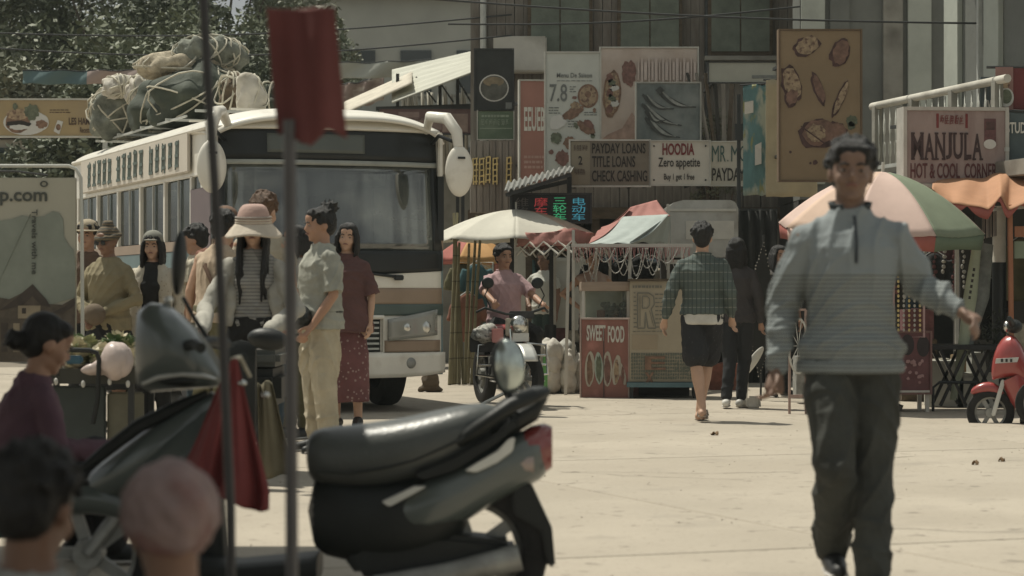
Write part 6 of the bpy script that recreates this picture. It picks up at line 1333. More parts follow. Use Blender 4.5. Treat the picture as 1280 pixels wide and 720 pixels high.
loftx([(X_(52), Z_(650), .015, .02, 1), (X_(75), Z_(628), .05, .06, .9), (X_(112), Z_(618), .06, .075, .9), (X_(160), Z_(630), .055, .07, .9), (X_(182), Z_(655), .02, .03, 1)], 18).build('front_mudguard', SG, sc, smooth=True, sub=1)
MB().tube([(X_(235), 0, Z_(500)), (X_(150), 0, Z_(640)), (X_(112), -.07, Z_(691))], [.03, .028, .02], 10).build('fork', HUBM, sc, smooth=True)
MB().tube([(X_(262), .06, Z_(505)), (X_(258), .08, Z_(600)), (X_(262), .08, Z_(700))], [.05, .05, .05], 10).build('inner_shield', SDK, sc, smooth=True)
# handlebar cowl: wedge with sloping top
cw = loftx([(X_(171), Z_(440), .05, .05, .7), (X_(175), Z_(436), .135, .10, .7), (X_(190), Z_(434), .155, .14, .7), (X_(208), Z_(434), .150, .16, .7), (X_(226), Z_(440), .130, .165, .7), (X_(244), Z_(448), .105, .16, .7), (X_(262), Z_(459), .070, .14, .75), (X_(276), Z_(470), .035, .10, .8), (X_(281), Z_(474), .012, .06, .9)], 32).build('headlamp_cowl', SG, sc, smooth=True, autosm=False)
MB().ell((X_(228), -.115, Z_(474)), (.070, .045, .022), 20, 12, rot=(0, .05, 0)).build('headlamp', SDK, cw, smooth=True)
MB().tube([(X_(a), -.15, Z_(b_)) for a, b_ in ((186, 478), (205, 470), (235, 466), (262, 468), (277, 472))], [.006, .008, .008, .008, .005], 8).build('chrome_strip', SLV, cw, smooth=True)
MB().tube([(X_(a), -.153+.02*abs(k-1.5), Z_(b_)) for k, (a, b_) in enumerate(((196, 442), (215, 446), (240, 446), (258, 452)))], .004, 6).build('crease', SDK, cw, smooth=True)
MB().prism([(X_(a), Z_(b_)) for a, b_ in ((196, 404), (204, 380), (210, 378), (222, 402), (222, 412))], -.05, .05).build('fly_screen', mat('smoked_screen', (.10, .12, .115), .15, .1, 4, 0, spec=.6), sc, bevel=.006)
mk = MB().tube([(X_(206), .05, Z_(400)), (X_(207), .05, Z_(385)), (X_(208), .05, Z_(378))], .010, 8).build('mirror_stalk', SDK, sc, smooth=True); MB().ell((X_(208), .05, Z_(375)), (.018, .02, .014), 12, 8).build('indicator', SLV, mk, smooth=True)
for s in (-1, 1):
    MB().tube([(X_(235), s*.10, Z_(432)), (X_(255), s*.24, Z_(428)), (X_(268), s*.36, Z_(432))], [.02, .018, .018], 10).build('handle_grip', SDK, sc, smooth=True)
mk = MB().tube([(X_(250), .22, Z_(425)), (X_(232), .24, Z_(400)), (X_(216), .26, Z_(372))], [.009, .008, .008], 8).build('mirror_stalk', SDK, sc, smooth=True)
MB().ell((X_(211), .26, Z_(328)), (.026, .07, .115), 20, 14, rot=(0, .06, 0)).build('mirror', SDK, mk, smooth=True)
MB().tube([(X_(345), .05, Z_(706)), (X_(352), .24, Z_(780))], .012, 8).build('side_stand', HUBM, sc, smooth=True)
# ---- red scooter parked at the right edge
o = Vector(at(1290, 20.3, ZG)); rs = thing('red_scooter', 'small red retro scooter parked at the right edge beside the folding table', 'scooter', o, R(-12)); k = F/20.3
X_ = lambda px: (px-1290)/k; Z_ = lambda py: CAMZ-(py-HZ)/k-ZG
loftx([(X_(1240), Z_(468), .05, .05, .8), (X_(1243), Z_(458), .12, .10, .8), (X_(1252), Z_(448), .17, .14, .8), (X_(1264), Z_(443), .19, .16, .8), (X_(1276), Z_(450), .16, .15, .8), (X_(1288), Z_(470), .10, .12, .8)], 26).build('front_shield', REDP, rs, smooth=True, sub=1)
MB().tube([(X_(1268), 0, Z_(470)), (X_(1280), 0, Z_(495)), (X_(1296), 0, Z_(520))], [.12, .13, .10], 14).build('leg_shield', REDP, rs, smooth=True)
loftx([(X_(1214), Z_(491), .02, .03, 1), (X_(1222), Z_(487), .045, .055, .9), (X_(1238), Z_(483), .05, .06, .9), (X_(1250), Z_(488), .045, .05, .9), (X_(1260), Z_(500), .02, .03, .9)], 18).build('front_mudguard', REDP, rs, smooth=True, sub=1)
MB().bar((X_(1255), -.05, Z_(475)), (X_(1242), -.06, Z_(520)), .035).bar((X_(1255), .05, Z_(475)), (X_(1242), .06, Z_(520)), .035).build('fork', SLV, rs, bevel=.008)
swheel('wheel', X_(1239), Z_(516), .20, .09, rs, 6); swheel('wheel', X_(1425), Z_(516), .20, .09, rs, 6)
MB().prism([(X_(a), Z_(b_)) for a, b_ in ((1246, 448), (1274, 446), (1272, 452), (1245, 454))], -.175, -.12).build('badge_strip', PLATE, rs)
text('▪▪▪', rs, X_(1252), Z_(452), 14/k, 4/k, INK, y=-.178)
MB().tube([(X_(1262), -.25, Z_(398)), (X_(1266), -.08, Z_(405)), (X_(1266), .08, Z_(405)), (X_(1262), .25, Z_(398))], [.02, .03, .03, .02], 10).build('handlebar', SDK, rs, smooth=True); MB().ell((X_(1268), 0, Z_(408)), (.07, .09, .06), 16, 10).build('headset', SDK, rs, smooth=True); MB().ell((X_(1259), -.0, Z_(408)), (.03, .06, .05), 16, 10).build('headlight', CHROME, rs, smooth=True)
loftx([(X_(1340), Z_(440), .06, .10, .8), (X_(1370), Z_(436), .07, .13, .8), (X_(1420), Z_(436), .06, .13, .8), (X_(1450), Z_(440), .03, .08, .8)], 18).build('seat', SEATM, rs, smooth=True); loftx([(X_(1335), Z_(480), .14, .13, .8), (X_(1390), Z_(478), .18, .17, .8), (X_(1450), Z_(470), .10, .12, .8)], 20).build('rear_body', REDP, rs, smooth=True); loftx([(X_(1275), Z_(525), .03, .12, .7), (X_(1345), Z_(525), .04, .13, .7)], 14).build('floor_board', SDK, rs, smooth=True)
t = thing('black_scooter', 'wheel and flank of a darker scooter parked close to the red one', 'scooter', at(1300, 19.6, ZG), R(-20)); swheel('wheel', 0, .2, .20, .09, t, 6)
loftx([(-.02, .46, .05, .06, .8), (.15, .55, .16, .14, .8), (.45, .5, .18, .16, .8), (1.1, .5, .2, .16, .8)], 18).build('body', SDK, t, smooth=True); MB().tube([(.1, 0, .55), (0, 0, .2)], .03, 8).build('fork', HUBM, t); swheel('wheel', 1.15, .2, .20, .09, t, 6)
# ---- delivery motorcycle facing the camera, loaded with boxes
o = Vector(at(632, 23.4, ZG)); mc = thing('loaded_motorcycle', 'loaded delivery motorcycle with chrome crash bars ridden by the man in a pink shirt', 'motorcycle', o, R(17)); k = F/23.4; Xm = lambda px: (px-632)/k; Zm = lambda py: CAMZ-(py-HZ)/k-ZG
we = swheel('wheel', 0, .29, .29, .09, mc, 8, y=-.55); we.rotation_euler = (0, 0, R(22)); we = swheel('wheel', 0, .29, .29, .11, mc, 8, y=.72); we.rotation_euler = (0, 0, 0)
for s in (-1, 1): MB().tube([(s*.07, -.55, .29), (s*.07, -.42, .62), (s*.07, -.36, .82)], .018, 8).build('fork', CHROME, mc, smooth=True)
MB().grid(lambda u, v: (-.07+.14*u, -.55+.33*math.cos(.4+v*2.2), .29+.33*math.sin(.4+v*2.2)), 4, 12).build('mudguard', SLV, mc, smooth=True, solid=.006, autosm=False)
MB().tube([(-.36, -.22, .92), (-.30, -.30, .96), (-.10, -.36, .90), (.10, -.36, .90), (.30, -.30, .96), (.36, -.22, .92)], .013, 8).build('handlebar', SDK, mc, smooth=True)
MB().ell((0, -.44, .80), (.09, .07, .09), 18, 12).build('headlight', CHROME, mc, smooth=True); loftx([(-.12, .70, .1, .1, .8), (.12, .70, .1, .1, .8)], 12).build('tank_front', REDP, mc, smooth=True)
MB().box((0, .15, .62), (.24, .9, .16)).build('frame', SDK, mc, bevel=.03); MB().box((0, .30, .74), (.26, .6, .09)).build('seat', SEATM, mc, bevel=.03); MB().box((0, .0, .38), (.26, .36, .28)).build('engine', HUBM, mc, bevel=.03)
for sx in (-1, 1):
    MB().tube([(sx*.10, -.2, .62), (sx*.34, -.22, .60), (sx*.36, -.22, .32), (sx*.10, -.2, .28)], .014, 8).tube([(sx*.36, -.22, .5), (sx*.12, -.2, .5)], .010, 8).tube([(sx*.36, -.22, .41), (sx*.12, -.2, .41)], .010, 8).build('crash_bar', CHROME, mc, smooth=True)
    ms = MB().tube([(sx*.24, -.3, .96), (sx*.30, -.3, 1.08), (sx*.26, -.3, 1.16)], .007, 6).build('mirror_stalk', SDK, mc); MB().ell((sx*.25-.02, -.3, 1.2), (.062, .02, .055), 16, 10).build('mirror', SDK, ms, smooth=True)
MB().box((0, -.50, .68), (.16, .01, .08)).build('number_plate', PLATE, mc)
MB().tube([(-.10, -.35, .15), (-.28, -.25, .05), (-.34, -.2, 0)], .016, 6).build('side_stand', SLV, mc); MB().tube([(.10, .2, .15), (.3, .2, .12)], .016, 6).build('foot_peg', SLV, mc)
for lb, px, py, w_, h_, m, y in (('red and cream carton tied in front of the pink-shirted rider', 646, 420, .22, .17, 4, -.30), ('dark carton lying on top of the red and cream carton', 652, 398, .24, .07, 5, -.26), ('pink plastic tub wedged between carton and newspapers', 622, 428, .11, .13, 6, -.42), ('brown box low on the left side of the motorcycle', 603, 440, .24, .16, 5, -.2)):
    t = MB().box((0, 0, h_/2), (w_, .2, h_)).build('carton', shm[m] if m != 6 else mat('pink_tub', (.45, .20, .18), .5), None, bevel=.008); t.location = P(px, py, 23.4+y); tag(t, lb, 'box')
t = thing('newspaper_bundle', 'crumpled bundle of newspapers at the left of the motorcycle load', 'newspapers', P(606, 426, 23.1)); fuse(MB().ell((0, 0, .06), (.13, .1, .08)).ell((.05, 0, .1), (.07, .08, .06)), 'paper', mat('newspaper', (.42, .41, .37), .8, .25, 30, .2, pattern=blotch(30, .5, .6, (.14, .14, .13))), t, .012, 1, folds(.03, 34, 5))

# ---------------------------------------------------------------- flag poles close to the camera
FL = mat('dark_red_flag', (.13, .040, .037), .8, .12, 6, .12); POLEM = mat('pole_grey', (.10, .095, .095), .45, .15, 9, .05, metal=.3); POLED = mat('pole_dark', (.045, .043, .043), .45, .15, 9, .05)
d = 5.7; o = Vector(at(366, d, 0)); r = thing('red_flag', 'dark red flag on the thicker grey pole in the foreground', 'flag', o)
MB().tube([(0, 0, 0), (-.004, 0, 1.0), (-.008, 0, P(0, 150, d).z)], .015, 14).build('pole', POLEM, r, smooth=True)
top = P(335, 10, d)-o
def flg(u, v):
    xl = -(366-334+6*v*v*-1)*d/F+.012*v; xr = (419+14*v-366)*d/F; x = xl+(xr-xl)*u
    return (x, .022*math.sin(u*5+v*2.0)+.004*math.sin(u*15), top.z-(165-10)/F*d*v-(.006+.018*math.sin(u*3+1.0)*math.sin(3*u))*v+.010*math.sin(u*11)*v-(.010 if .45 < u < .7 else 0)*v)
MB().grid(flg, 40, 40).build('cloth', FL, r, smooth=True, solid=.003, autosm=False)
d = 6.2; o = Vector(at(291, d, 0)); r = thing('thin_pole', 'thin dark slanting pole in the foreground left of the flag pole', 'pole', o)
MB().tube([(0, 0, .0), (-.006, 0, P(0, 632, d).z), P(273, 300, d)-o, P(259, 88, d)-o, P(253, -30, d)-o], .0125, 12).build('pole', POLED, r, smooth=True)

# ---------------------------------------------------------------- black scooter with red apron in front of the hat woman
o = Vector(at(300, 13.5, ZG)); r = thing('black_scooter', 'black scooter with an olive side cover held by the woman in the sun hat', 'scooter', o, 0); q = lambda px, py, d=13.5: P(px, py, d)-o
MB().grid(lambda u, v: q(322+(18+26*v)*u+2*v, 478+118*v+3*math.sin(u*7), 13.7)+Vector((0, .03*math.sin(u*9+v), 0)), 14, 14).build('side_cover', mat('olive_cover', (.13, .115, .075), .85, .15, 5, .2), r, smooth=True, solid=.005, autosm=False)
MB().tube([q(250, 428, 13.4), q(280, 436), q(300, 440), q(325, 432), q(352, 424, 13.4)], [.017, .013, .013, .013, .018], 8).build('handlebar', SDK, r, smooth=True)
MB().ell(q(335, 424, 13.3), (.115, .06, .062), 20, 12, rot=(0, .12, 0)).build('mirror', SDK, r, smooth=True); MB().ell(q(302, 450, 13.5), (.07, .06, .08), 18, 12).build('headlight', SDK, r, smooth=True)
loftx([(-.09, .52, .30, .05, .8), (0, .5, .34, .07, .8), (.09, .52, .30, .05, .8)], 14).build('leg_shield', SDK, r, smooth=True); MB().box((.05, .7, .55), (.3, .8, .22)).build('rear_body', SDK, r, bevel=.05); MB().box((.05, .7, .72), (.28, .7, .10)).build('seat', SEATM, r, bevel=.03)
w1 = swheel('wheel', 0, .22, .22, .1, r, 6, y=-.22); w1.rotation_euler = (0, 0, 0); w1 = swheel('wheel', .05, .22, .22, .1, r, 6, y=1.1); w1.rotation_euler = (0, 0, 0)

DR = 8.0; o = Vector(at(290, DR, .35)); r = thing('red_cloth', 'dark red cloth draped in a peak over the front of the foreground scooter', 'cloth', o)
def apn(u, v):
    xl = 291-(291-225)*v**.8; xr = 297+(337-297)*min(1, v*1.15)**1.1; x = xl+(xr-xl)*u; y = 448+(634-448)*v-46*(1-u)**2*v**2+5*math.sin(u*9)*v
    return P(x, y, DR)-o+Vector((0, .035*math.sin(u*15+v*2)*v+.016*math.sin(u*31+v)*v-.10*math.sin(3.14*u)*v, 0))
MB().grid(apn, 44, 30).build('cloth', mat('apron_red', (.17, .035, .033), .75, .15, 6, .2), r, smooth=True, solid=.004, autosm=False)
MB().tube([P(291, 449, DR)-o, P(300, 446, DR+.1)-o, P(312, 470, DR+.25)-o], .008, 6).build('cord', ROPE, r)
for px, py in ((303, 479), (332, 494)): MB().ell(P(px, py, DR-.03)-o, (.016, .010, .011), 10, 6).build('clip', CHROME, r, smooth=True)

# ---------------------------------------------------------------- poster board at the left edge, and the vegetable cart
d = 16.0; PW = mat('poster_white', (.36, .345, .28), .6, .06, 2, .05)
b = Board('poster_board', 'tall travel poster lettered p.com and Travels with me in a pale tube frame', 'poster', -60, 222, 95, 452, d, PW, th=.03)
DI = mat('poster_ink', (.070, .075, .065), .6, .1, 9, 0)
b.text('p.com', 0, 240, 59, 257, DI, offset=.02); b.text('trip', -44, 238, -2, 253, DI, offset=.02)
b.text('Travels with me', 40, 262, 47, 343, DI, rot=-90, offset=.008, y=-.012)
WASH = mat('wash_grey_green', (.215, .235, .20), .7, .15, 4, 0); b.poly([(-60, 288), (-20, 284), (0, 276), (14, 274), (28, 269), (40, 272), (55, 270), (66, 264), (74, 266), (79, 274), (80, 296), (86, 306), (92, 312), (94, 330), (94, 372), (60, 382), (-60, 380)], WASH, -.004)
RF = mat('print_roof', (.055, .045, .038), .7, .3, 12, 0); WL = mat('print_wall', (.24, .20, .14), .7, .2, 8, 0)
b.poly([(-60, 452), (-60, 374), (0, 372), (12, 374), (28, 366), (41, 355), (52, 368), (60, 380), (78, 381), (94, 372), (94, 452)], mat('print_dark', (.085, .07, .055), .7, .4, 10, 0), -.007)
b.poly([(0, 388), (24, 370), (41, 356), (58, 374), (64, 384), (52, 382), (41, 370), (28, 382)], RF, -.010); b.rect(23, 382, 51, 398, WL, -.012); b.poly([(62, 392), (80, 384), (94, 374), (94, 382), (78, 392)], RF, -.010); b.rect(28, 385, 33, 392, RF, -.015)
for k in range(6): b.rect(2+k*15, 404, 10+k*15, 440, WL if k % 2 else RF, -.012)
b.text('°', 50, 226, 60, 234, DI); MB().bar((b.X(38), -.006, b.Z(268)), (b.X(-5), -.006, b.Z(360)), .012, .003).build('crease', WASH, b.root)
MB().tube([q_ for q_ in [(b.X(-60), .03, b.Z(207)), (b.X(85), .03, b.Z(207)), (b.X(94), .03, b.Z(211)), (b.X(100), .03, b.Z(222)), (b.X(101.5), .03, b.Z(300)), (b.X(102.5), .03, b.Z(452)), (b.X(103), .03, -b.root.location.z+ZG)]], .012, 10).build('frame', mat('pale_tube', (.50, .50, .45), .4, .1, 8, 0), b.root, smooth=True)
MB().bar((-b.w*.4, .03, 0), (-b.w*.4, .03, -b.root.location.z+ZG), .02).build('leg', ALU, b.root)
MB().tube([(b.X(-60), .01, b.Z(214)), (b.X(20), .0, b.Z(214)), (b.X(60), .0, b.Z(219))], .008, 6).build('roller', DSTEEL, b.root)
d = 14.4; o = Vector(at(112, d, ZG)); r = thing('vegetable_cart', 'dark metal vegetable cart with a black hooped rail beside the scooter cowl', 'cart', o); q = lambda px, py, dd=d: P(px, py, dd)-o
zt = q(0, 470).z; w_ = .56
MB().box((-.05, .42, zt-.02), (w_+.1, .9, .04)).build('tray', DSTEEL, r); 
for y in (-.03, .87): MB().box((-.05, y, zt-.0), (w_+.1, .02, .09)).build('side_board', mat('cart_olive', (.055, .055, .045), .7, .2, 5, .1), r)
for x in (-.05-(w_+.1)/2, -.05+(w_+.1)/2): MB().box((x, .42, zt-.0), (.02, .88, .09)).build('side_board', mat('cart_olive', (0, 0, 0)), r)
MB().box((-.12, .05, zt-.27), (.42, .04, .42)).build('front_panel', mat('cart_dark_panel', (.045, .055, .052), .5, .2, 4, .05), r, bevel=.01); MB().box((.20, .10, zt-.30), (.22, .04, .40)).build('front_panel', mat('cart_tan_panel', (.19, .18, .13), .6, .2, 4, .05), r, bevel=.01)
MB().tube([q(60, 520, 14.3), q(60, 441, 14.3), q(64, 437, 14.3), q(112, 438, 14.3), q(121, 441, 14.3), q(124, 450, 14.3), q(122, 500, 14.3), q(116, 530, 14.3)], .015, 8).build('hoop_rail', SDK, r, smooth=True); MB().tube([q(72, 440, 14.3), q(72, 470, 14.3)], .010, 8).build('rail_post', SDK, r)
for sx in (-1, 1):
    for y in (0, .8): MB().bar((-.05+sx*.3, y, zt-.04), (-.05+sx*.3, y, 0), .035).build('leg', DSTEEL, r)
w1 = swheel('wheel', -.38, .25, .25, .05, r, 8, y=.4); w1.rotation_euler = (0, 0, 0)
for k, px in enumerate((70, 104, 137, 160)): MB().ell(q(px, 477+k % 2*3, 14.33), (.013, .013, .022), 10, 8).build('light_bulb', PLATE, r, smooth=True)
vm = [mat('veg_pale_green', (.36, .38, .22), .6, .4, 14, .2), mat('veg_green', (.15, .21, .10), .6, .4, 14, .2), mat('veg_cream', (.55, .50, .36), .6, .3, 14, .2)]
rr = random.Random(6)
for i in range(54):
    px = rr.uniform(64, 172); y = rr.uniform(.04, .82); s_ = rr.uniform(.05, .085); m = MB()
    for k in range(16):
        a = rr.uniform(0, 6.28); e_ = rr.uniform(.2, 1.3); u = Vector((math.cos(a)*math.cos(e_), math.sin(a)*math.cos(e_), math.sin(e_))); w2 = u.cross(Vector((0, 0, 1))).normalized(); t_ = u*s_*1.6; m.add([w2*s_*.1, t_*.6+w2*s_*.55+Vector((0, 0, s_*.2)), t_+Vector((0, 0, -s_*.1)), t_*.6-w2*s_*.55+Vector((0, 0, s_*.1))], [(0, 1, 2, 3)])
    m.ell((0, 0, s_*.35), (s_*.7, s_*.7, s_*.6), 8, 6); t = m.build('leafy_vegetable', vm[i % 3], None, smooth=True); t.location = (o.x+(px-112)/F*d, o.y+y, ZG+zt+.02+.16*math.sin(3.14*(y/.9))*rr.uniform(.3, 1)); tag(t, ('pale yellow-green head of leafy greens on the vegetable cart', 'dark green leafy head on the vegetable cart', 'cream head of leaves on the vegetable cart')[i % 3], 'vegetable', 'greens on the vegetable cart')
t = thing('plastic_bag', 'pale pink knotted plastic bag lying on the vegetable cart', 'bag', o+q(146, 470, 14.35)); fuse(MB().ell((0, .0, .09), (.095, .10, .115)).tube([(-.04, .0, .07), (-.15, .0, .04), (-.22, .0, .03)], [.06, .035, .015], 10), 'bag', mat('pink_plastic', (.52, .43, .39), .35, .08, 6, .05, spec=.5), t, .010, 2, folds(.016, 30, 3))
t = thing('flower_bunch', 'bunch of small pale yellow flowers beside the seated woman\'s head', 'flowers', P(70, 446, 14.9)); mb = MB(); st = MB()
for k in range(42):
    p = Vector((rr.gauss(0, .05), rr.gauss(0, .04), .04+abs(rr.gauss(.07, .05)))); mb.ell(p, (.017, .017, .012), 7, 5); st.bar((0, 0, -.03), p, .004)
mb.build('blossom', mat('blossom_yellow', (.50, .44, .22), .7, .3, 30, 0), t, smooth=True); st.build('stem', vm[1], t); MB().lathe([(.05, -.11), (.06, .0), (.055, .0), (.04, -.1)], 14).build('bucket', DSTEEL, t, smooth=True)
t = MB().box((0, 0, .03), (.10, .06, .05)).build('blue_packet', mat('packet_blue', (.05, .12, .17), .5), None, bevel=.01); t.location = o+q(93, 456, 14.4); tag(t, 'small teal blue packet among the greens by the hooped rail', 'packet')
# awning over the near left corner (out of view, added to shade the foreground)
r = thing('added_shade_awning', 'unseen dark canvas awning added to shade the near left corner', 'awning', (-3.2, 5.3, 0)); AWD = mat('added_shade_canvas', (.10, .10, .085), .9)
MB().grid(lambda u, v: ((u-.5)*3.9, (v-.5)*11.8, 2.70-.05*math.sin(u*3.14)-.03*math.sin(v*20)), 16, 30).build('added_canvas', AWD, r, smooth=True, solid=.02, autosm=False)
for sx in (-1, 1):
    MB().bar((sx*1.9, -5.8, 0), (sx*1.9, -5.8, 2.66), .05).build('post', DSTEEL, r)  # posts of the added awning
MB().bar((-1.9, 5.75, 0), (-1.9, 5.75, 2.66), .05).build('post', DSTEEL, r)
MB().bar((-1.95, 5.86, 2.72), (1.95, 5.86, 2.72), .05).build('beam', DSTEEL, r)
# ---------------------------------------------------------------- the people in the street
M_trou = mat('dark_grey_trousers', (.045, .047, .041), .85, .3, 6, .3)
M_jersey = mat('grey_striped_jersey', (.225, .245, .24), .85, .14, 5, .25,
    pattern=chain(stripes(2, .0150, .34, (.105, .12, .122), hi=1.165), band(2, 1.165, 9, (.225, .250, .255))))
cl = lambda n_, c, **k: mat(n_, c, .88, .18, 6, .2, **k)
def front_man():
    d = 8.7; k = 1.72/1.7
    r, HM, U, p = person('man in a grey striped zip jersey and dark trousers walking towards the camera', at(1063, d, ZG), R(2), 1.635, hair='bowl', face=True, vox=.0072, skin=skinmat('skin_tan', (.20, .125, .09)), build=.96, seed=4,
        top=dict(mat=M_jersey, sleeve='long', hem=.850, loose=.027, fold=.015, fk=32, blouse=.030, collar=True, cmat=mat('dark_collar', (.035, .042, .045), .8), ch=.060, copen=.5, sr=.006, cuff=.90, name='jersey'),
        bottom=dict(mat=M_trou, loose=.022, fold=.013, fk=26), shoes=mat('black_shoe', (.02, .02, .02), .5),
        head=(R(-3), R(2), R(-6)), curl={'l': .55, 'r': .48},
        pose=dict(shl=(-.170, .0, 1.345), shr=(.172, 0, 1.350), ell=(-.245, .06, 1.09), wrl=(-.285, -.03, .845), elr=(.275, .04, 1.165), wrr=(.39, -.12, 1.07),
                  knl=(-.085, -.16, .49), anl=(-.055, .08, .16), toel=(-.06, -.03, .03), knr=(.075, -.06, .48), anr=(.045, -.20, .095)),
        thumb={'l': (.3, -1, 0), 'r': (-.25, -1, .55)})
    MB().tube([(U @ Vector(q)) for q in ((0, -.128, 1.25), (0, -.131, 1.33), (0, -.105, 1.40), (0, -.085, 1.425))], .006, 6).build('zip', mat('zip_dark', (.03, .035, .04), .4), r, smooth=True)
    t = MB(); t.rings([((0, 0, z*.945), rx, ry) for z, rx, ry in ((.853, .188, .140), (.858, .195, .146), (.885, .198, .149), (.90, .190, .142))], 40)
    t.build('hem_band', M_jersey, r, smooth=True)
front_man()
PLAID = cl('green_plaid_cotton', (.080, .098, .088), pattern=chain(stripes(0, .075, .10, (.17, .18, .16)), stripes(2, .075, .10, (.17, .18, .16)), stripes(0, .0375, .22, (.045, .06, .055))))
def plaid_man():
    r, HM, U, p = person('man seen from behind in a green plaid shirt, dark shorts and sandals', at(878, 20.6, ZG), R(172), 1.68, hair='short', face=True, seed=9, build=1.02,
        top=dict(mat=PLAID, sleeve='long', hem=.93, loose=.030, fold=.010, flare=.02, cuff=.86, name='plaid_shirt', collar=True),
        bottom=dict(kind='shorts', mat=cl('black_shorts', (.022, .022, .024), pattern=cells(30, .12, (.07, .07, .07))), loose=.028, len=.80),
        shoes=mat('pale_sandal', (.33, .29, .24), .6), sandals=True, skin=SKIN2,
        pose=dict(ell=(-.24, .05, 1.12), wrl=(-.25, -.06, .90), elr=(.27, .04, 1.12), wrr=(.33, -.05, .88), knl=(-.03, -.15, .50), anl=(.03, -.10, .09), knr=(.05, .05, .49), anr=(-.01, .20, .13), toer=(-.01, .06, .04)))
    T = MB().rings([((0, 0, z), rx, ry) for z, rx, ry in ((.845, .176, .130), (.86, .182, .135), (.94, .180, .132), (.98, .165, .12))], 30)
    T.v = [(a*.988, b_*.988, c*.988) for a, b_, c in T.v]; fuse(T, 'undershirt', cl('white_cotton', (.50, .48, .43)), r, .009, 2, folds(.010, 24, 2))
plaid_man()
person('woman in dark clothes and white shoes walking just behind the plaid shirt man', at(921, 23.0, ZG), R(165), 1.62, hair='fringe', fem=True, seed=3, build=1.0,
       top=dict(mat=cl('charcoal_top', (.050, .045, .045)), sleeve='long', hem=.86, loose=.03), bottom=dict(mat=cl('black_trousers', (.022, .023, .025)), loose=.012), shoes=mat('white_shoe', (.55, .54, .50), .6),
       pose=dict(knl=(-.06, -.10, .49), anl=(-.03, -.06, .09), knr=(.06, .05, .49), anr=(.08, .16, .10)))
person('dim figure in a flowered dark blouse between the leaf banner and the walking man', at(974, 25.5, ZG), R(20), 1.60, hair='fringe', fem=True, seed=5, top=dict(mat=cl('flower_blouse', (.06, .055, .05), pattern=cells(16, .2, (.26, .22, .20))), sleeve='short', hem=.85, loose=.03), bottom=dict(mat=gm[5]), shoes=SDK)
def hat_woman():
    r, HM, U, p = person('long-haired woman in a striped sun hat holding a black scooter by its handlebar', at(317, 14.9, ZG), R(3), 1.60, hair='long', fem=True, seed=6, vox=.009, skin=SKIN2,
        top=dict(mat=cl('grey_stripe_top', (.26, .25, .23), pattern=stripes(2, .022, .35, (.15, .15, .14))), sleeve='none', hem=.95, loose=.012, name='striped_top'),
        bottom=dict(mat=gm[5], loose=.02), shoes=SDK, head=(R(4), 0, R(-3)), hands=(1, 1), curl=.9,
        pose=dict(ell=(-.30, -.16, 1.06), wrl=(-.30, -.60, .90), elr=(.29, -.12, 1.06), wrr=(.10, -.58, .90)), thumb={'l': (1, 0, .2), 'r': (-1, 0, .2)})
    k = 1.60/1.7; JK = cl('cream_jacket', (.36, .345, .30)); T = MB()
    for s, e_, w_ in (('shl', (-.30, -.16, 1.06), (-.30, -.52, .93)), ('shr', (.29, -.12, 1.06), (.13, -.50, .93))):
        a = p[s]; e_ = Vector(e_)*k; w_ = Vector(w_)*k; limb(T, [a, a.lerp(e_, .5), e_, e_.lerp(w_, .6), w_], [.050, .050, .052, .050, .040]); sg = -1 if s == 'shl' else 1
        T.tube([a+Vector((-sg*.05, .0, .03)), a+Vector((-sg*.03, -.05, -.15)), Vector((sg*.145, -.06, 1.02)), Vector((sg*.16, -.05, .90))], [.035, .042, .042, .03], 10, flat=.6)
    T.grid(lambda u, v: (-.15+.3*u, .12, .90+.5*v), 4, 4); fuse(T, 'jacket', JK, r, .011, 2, folds(.018, 22, 8))
    h = MB(); A = HM
    def crown(u, v): a = 2*math.pi*u; rr_ = .100*math.sin(min(1.57, v*1.75)); rr_ = .116*(v**.5); z = 1.752-.132*v**2.6; return A @ Vector((rr_*math.cos(a), .008+rr_*1.08*math.sin(a), z))
    def brim(u, v): a = 2*math.pi*u; rr_ = .116+.072*v; return A @ Vector((rr_*math.cos(a), .008+rr_*1.04*math.sin(a), 1.628-.084*v+.010*math.sin(3*a)*v))
    c = MB().grid(crown, 36, 12).build('hat', cl('hat_pink', (.42, .29, .25)), r, smooth=True, solid=.006, autosm=False)
    MB().grid(brim, 36, 6).build('brim', cl('hat_cream', (.50, .44, .36)), c, smooth=True, solid=.006, autosm=False)
    for i, (z, m) in enumerate(((1.650, 'hat_cream'), (1.668, 'hat_grey'), (1.634, 'hat_cream'))): MB().tube([A @ Vector((.117*math.cos(t), .008+.1265*math.sin(t), z)) for t in np.linspace(0, 6.2, 32)], .006, 6, closed=True).build('hat_band', cl(m, (.50, .44, .36) if m == 'hat_cream' else (.30, .27, .24)), c, smooth=True)
hat_woman()
def bun_man():
    r, HM, U, p = person('young person with a messy dark bun and loose grey T-shirt turned to the left', at(401, 16.6, ZG), R(-62), 1.68, hair='bun', seed=12, vox=.010, skin=SKIN,
        top=dict(mat=cl('grey_green_tee', (.30, .30, .255)), sleeve='short', hem=.86, loose=.04, fold=.010, slen=.95, flare=.02, name='t_shirt'), bottom=dict(mat=cl('beige_trousers', (.42, .37, .27)), loose=.030, fold=.018), shoes=SDK, head=(R(5), 0, R(-6)),
        pose=dict(ell=(-.21, -.02, 1.12), wrl=(-.20, -.14, .90), elr=(.22, .0, 1.10), wrr=(.17, -.14, .88)))
    fuse(MB().ell((.04, -.17, .93), (.13, .07, .085)).ell((-.03, -.16, .95), (.09, .06, .07)), 'waist_bag', SDK, r, .010, 1, folds(.006, 20, 2)); MB().tube([(.18*math.cos(t), .135*math.sin(t), .97) for t in np.linspace(0, 6.2, 24)], .014, 6, closed=True).build('belt', SDK, r, smooth=True)
bun_man()
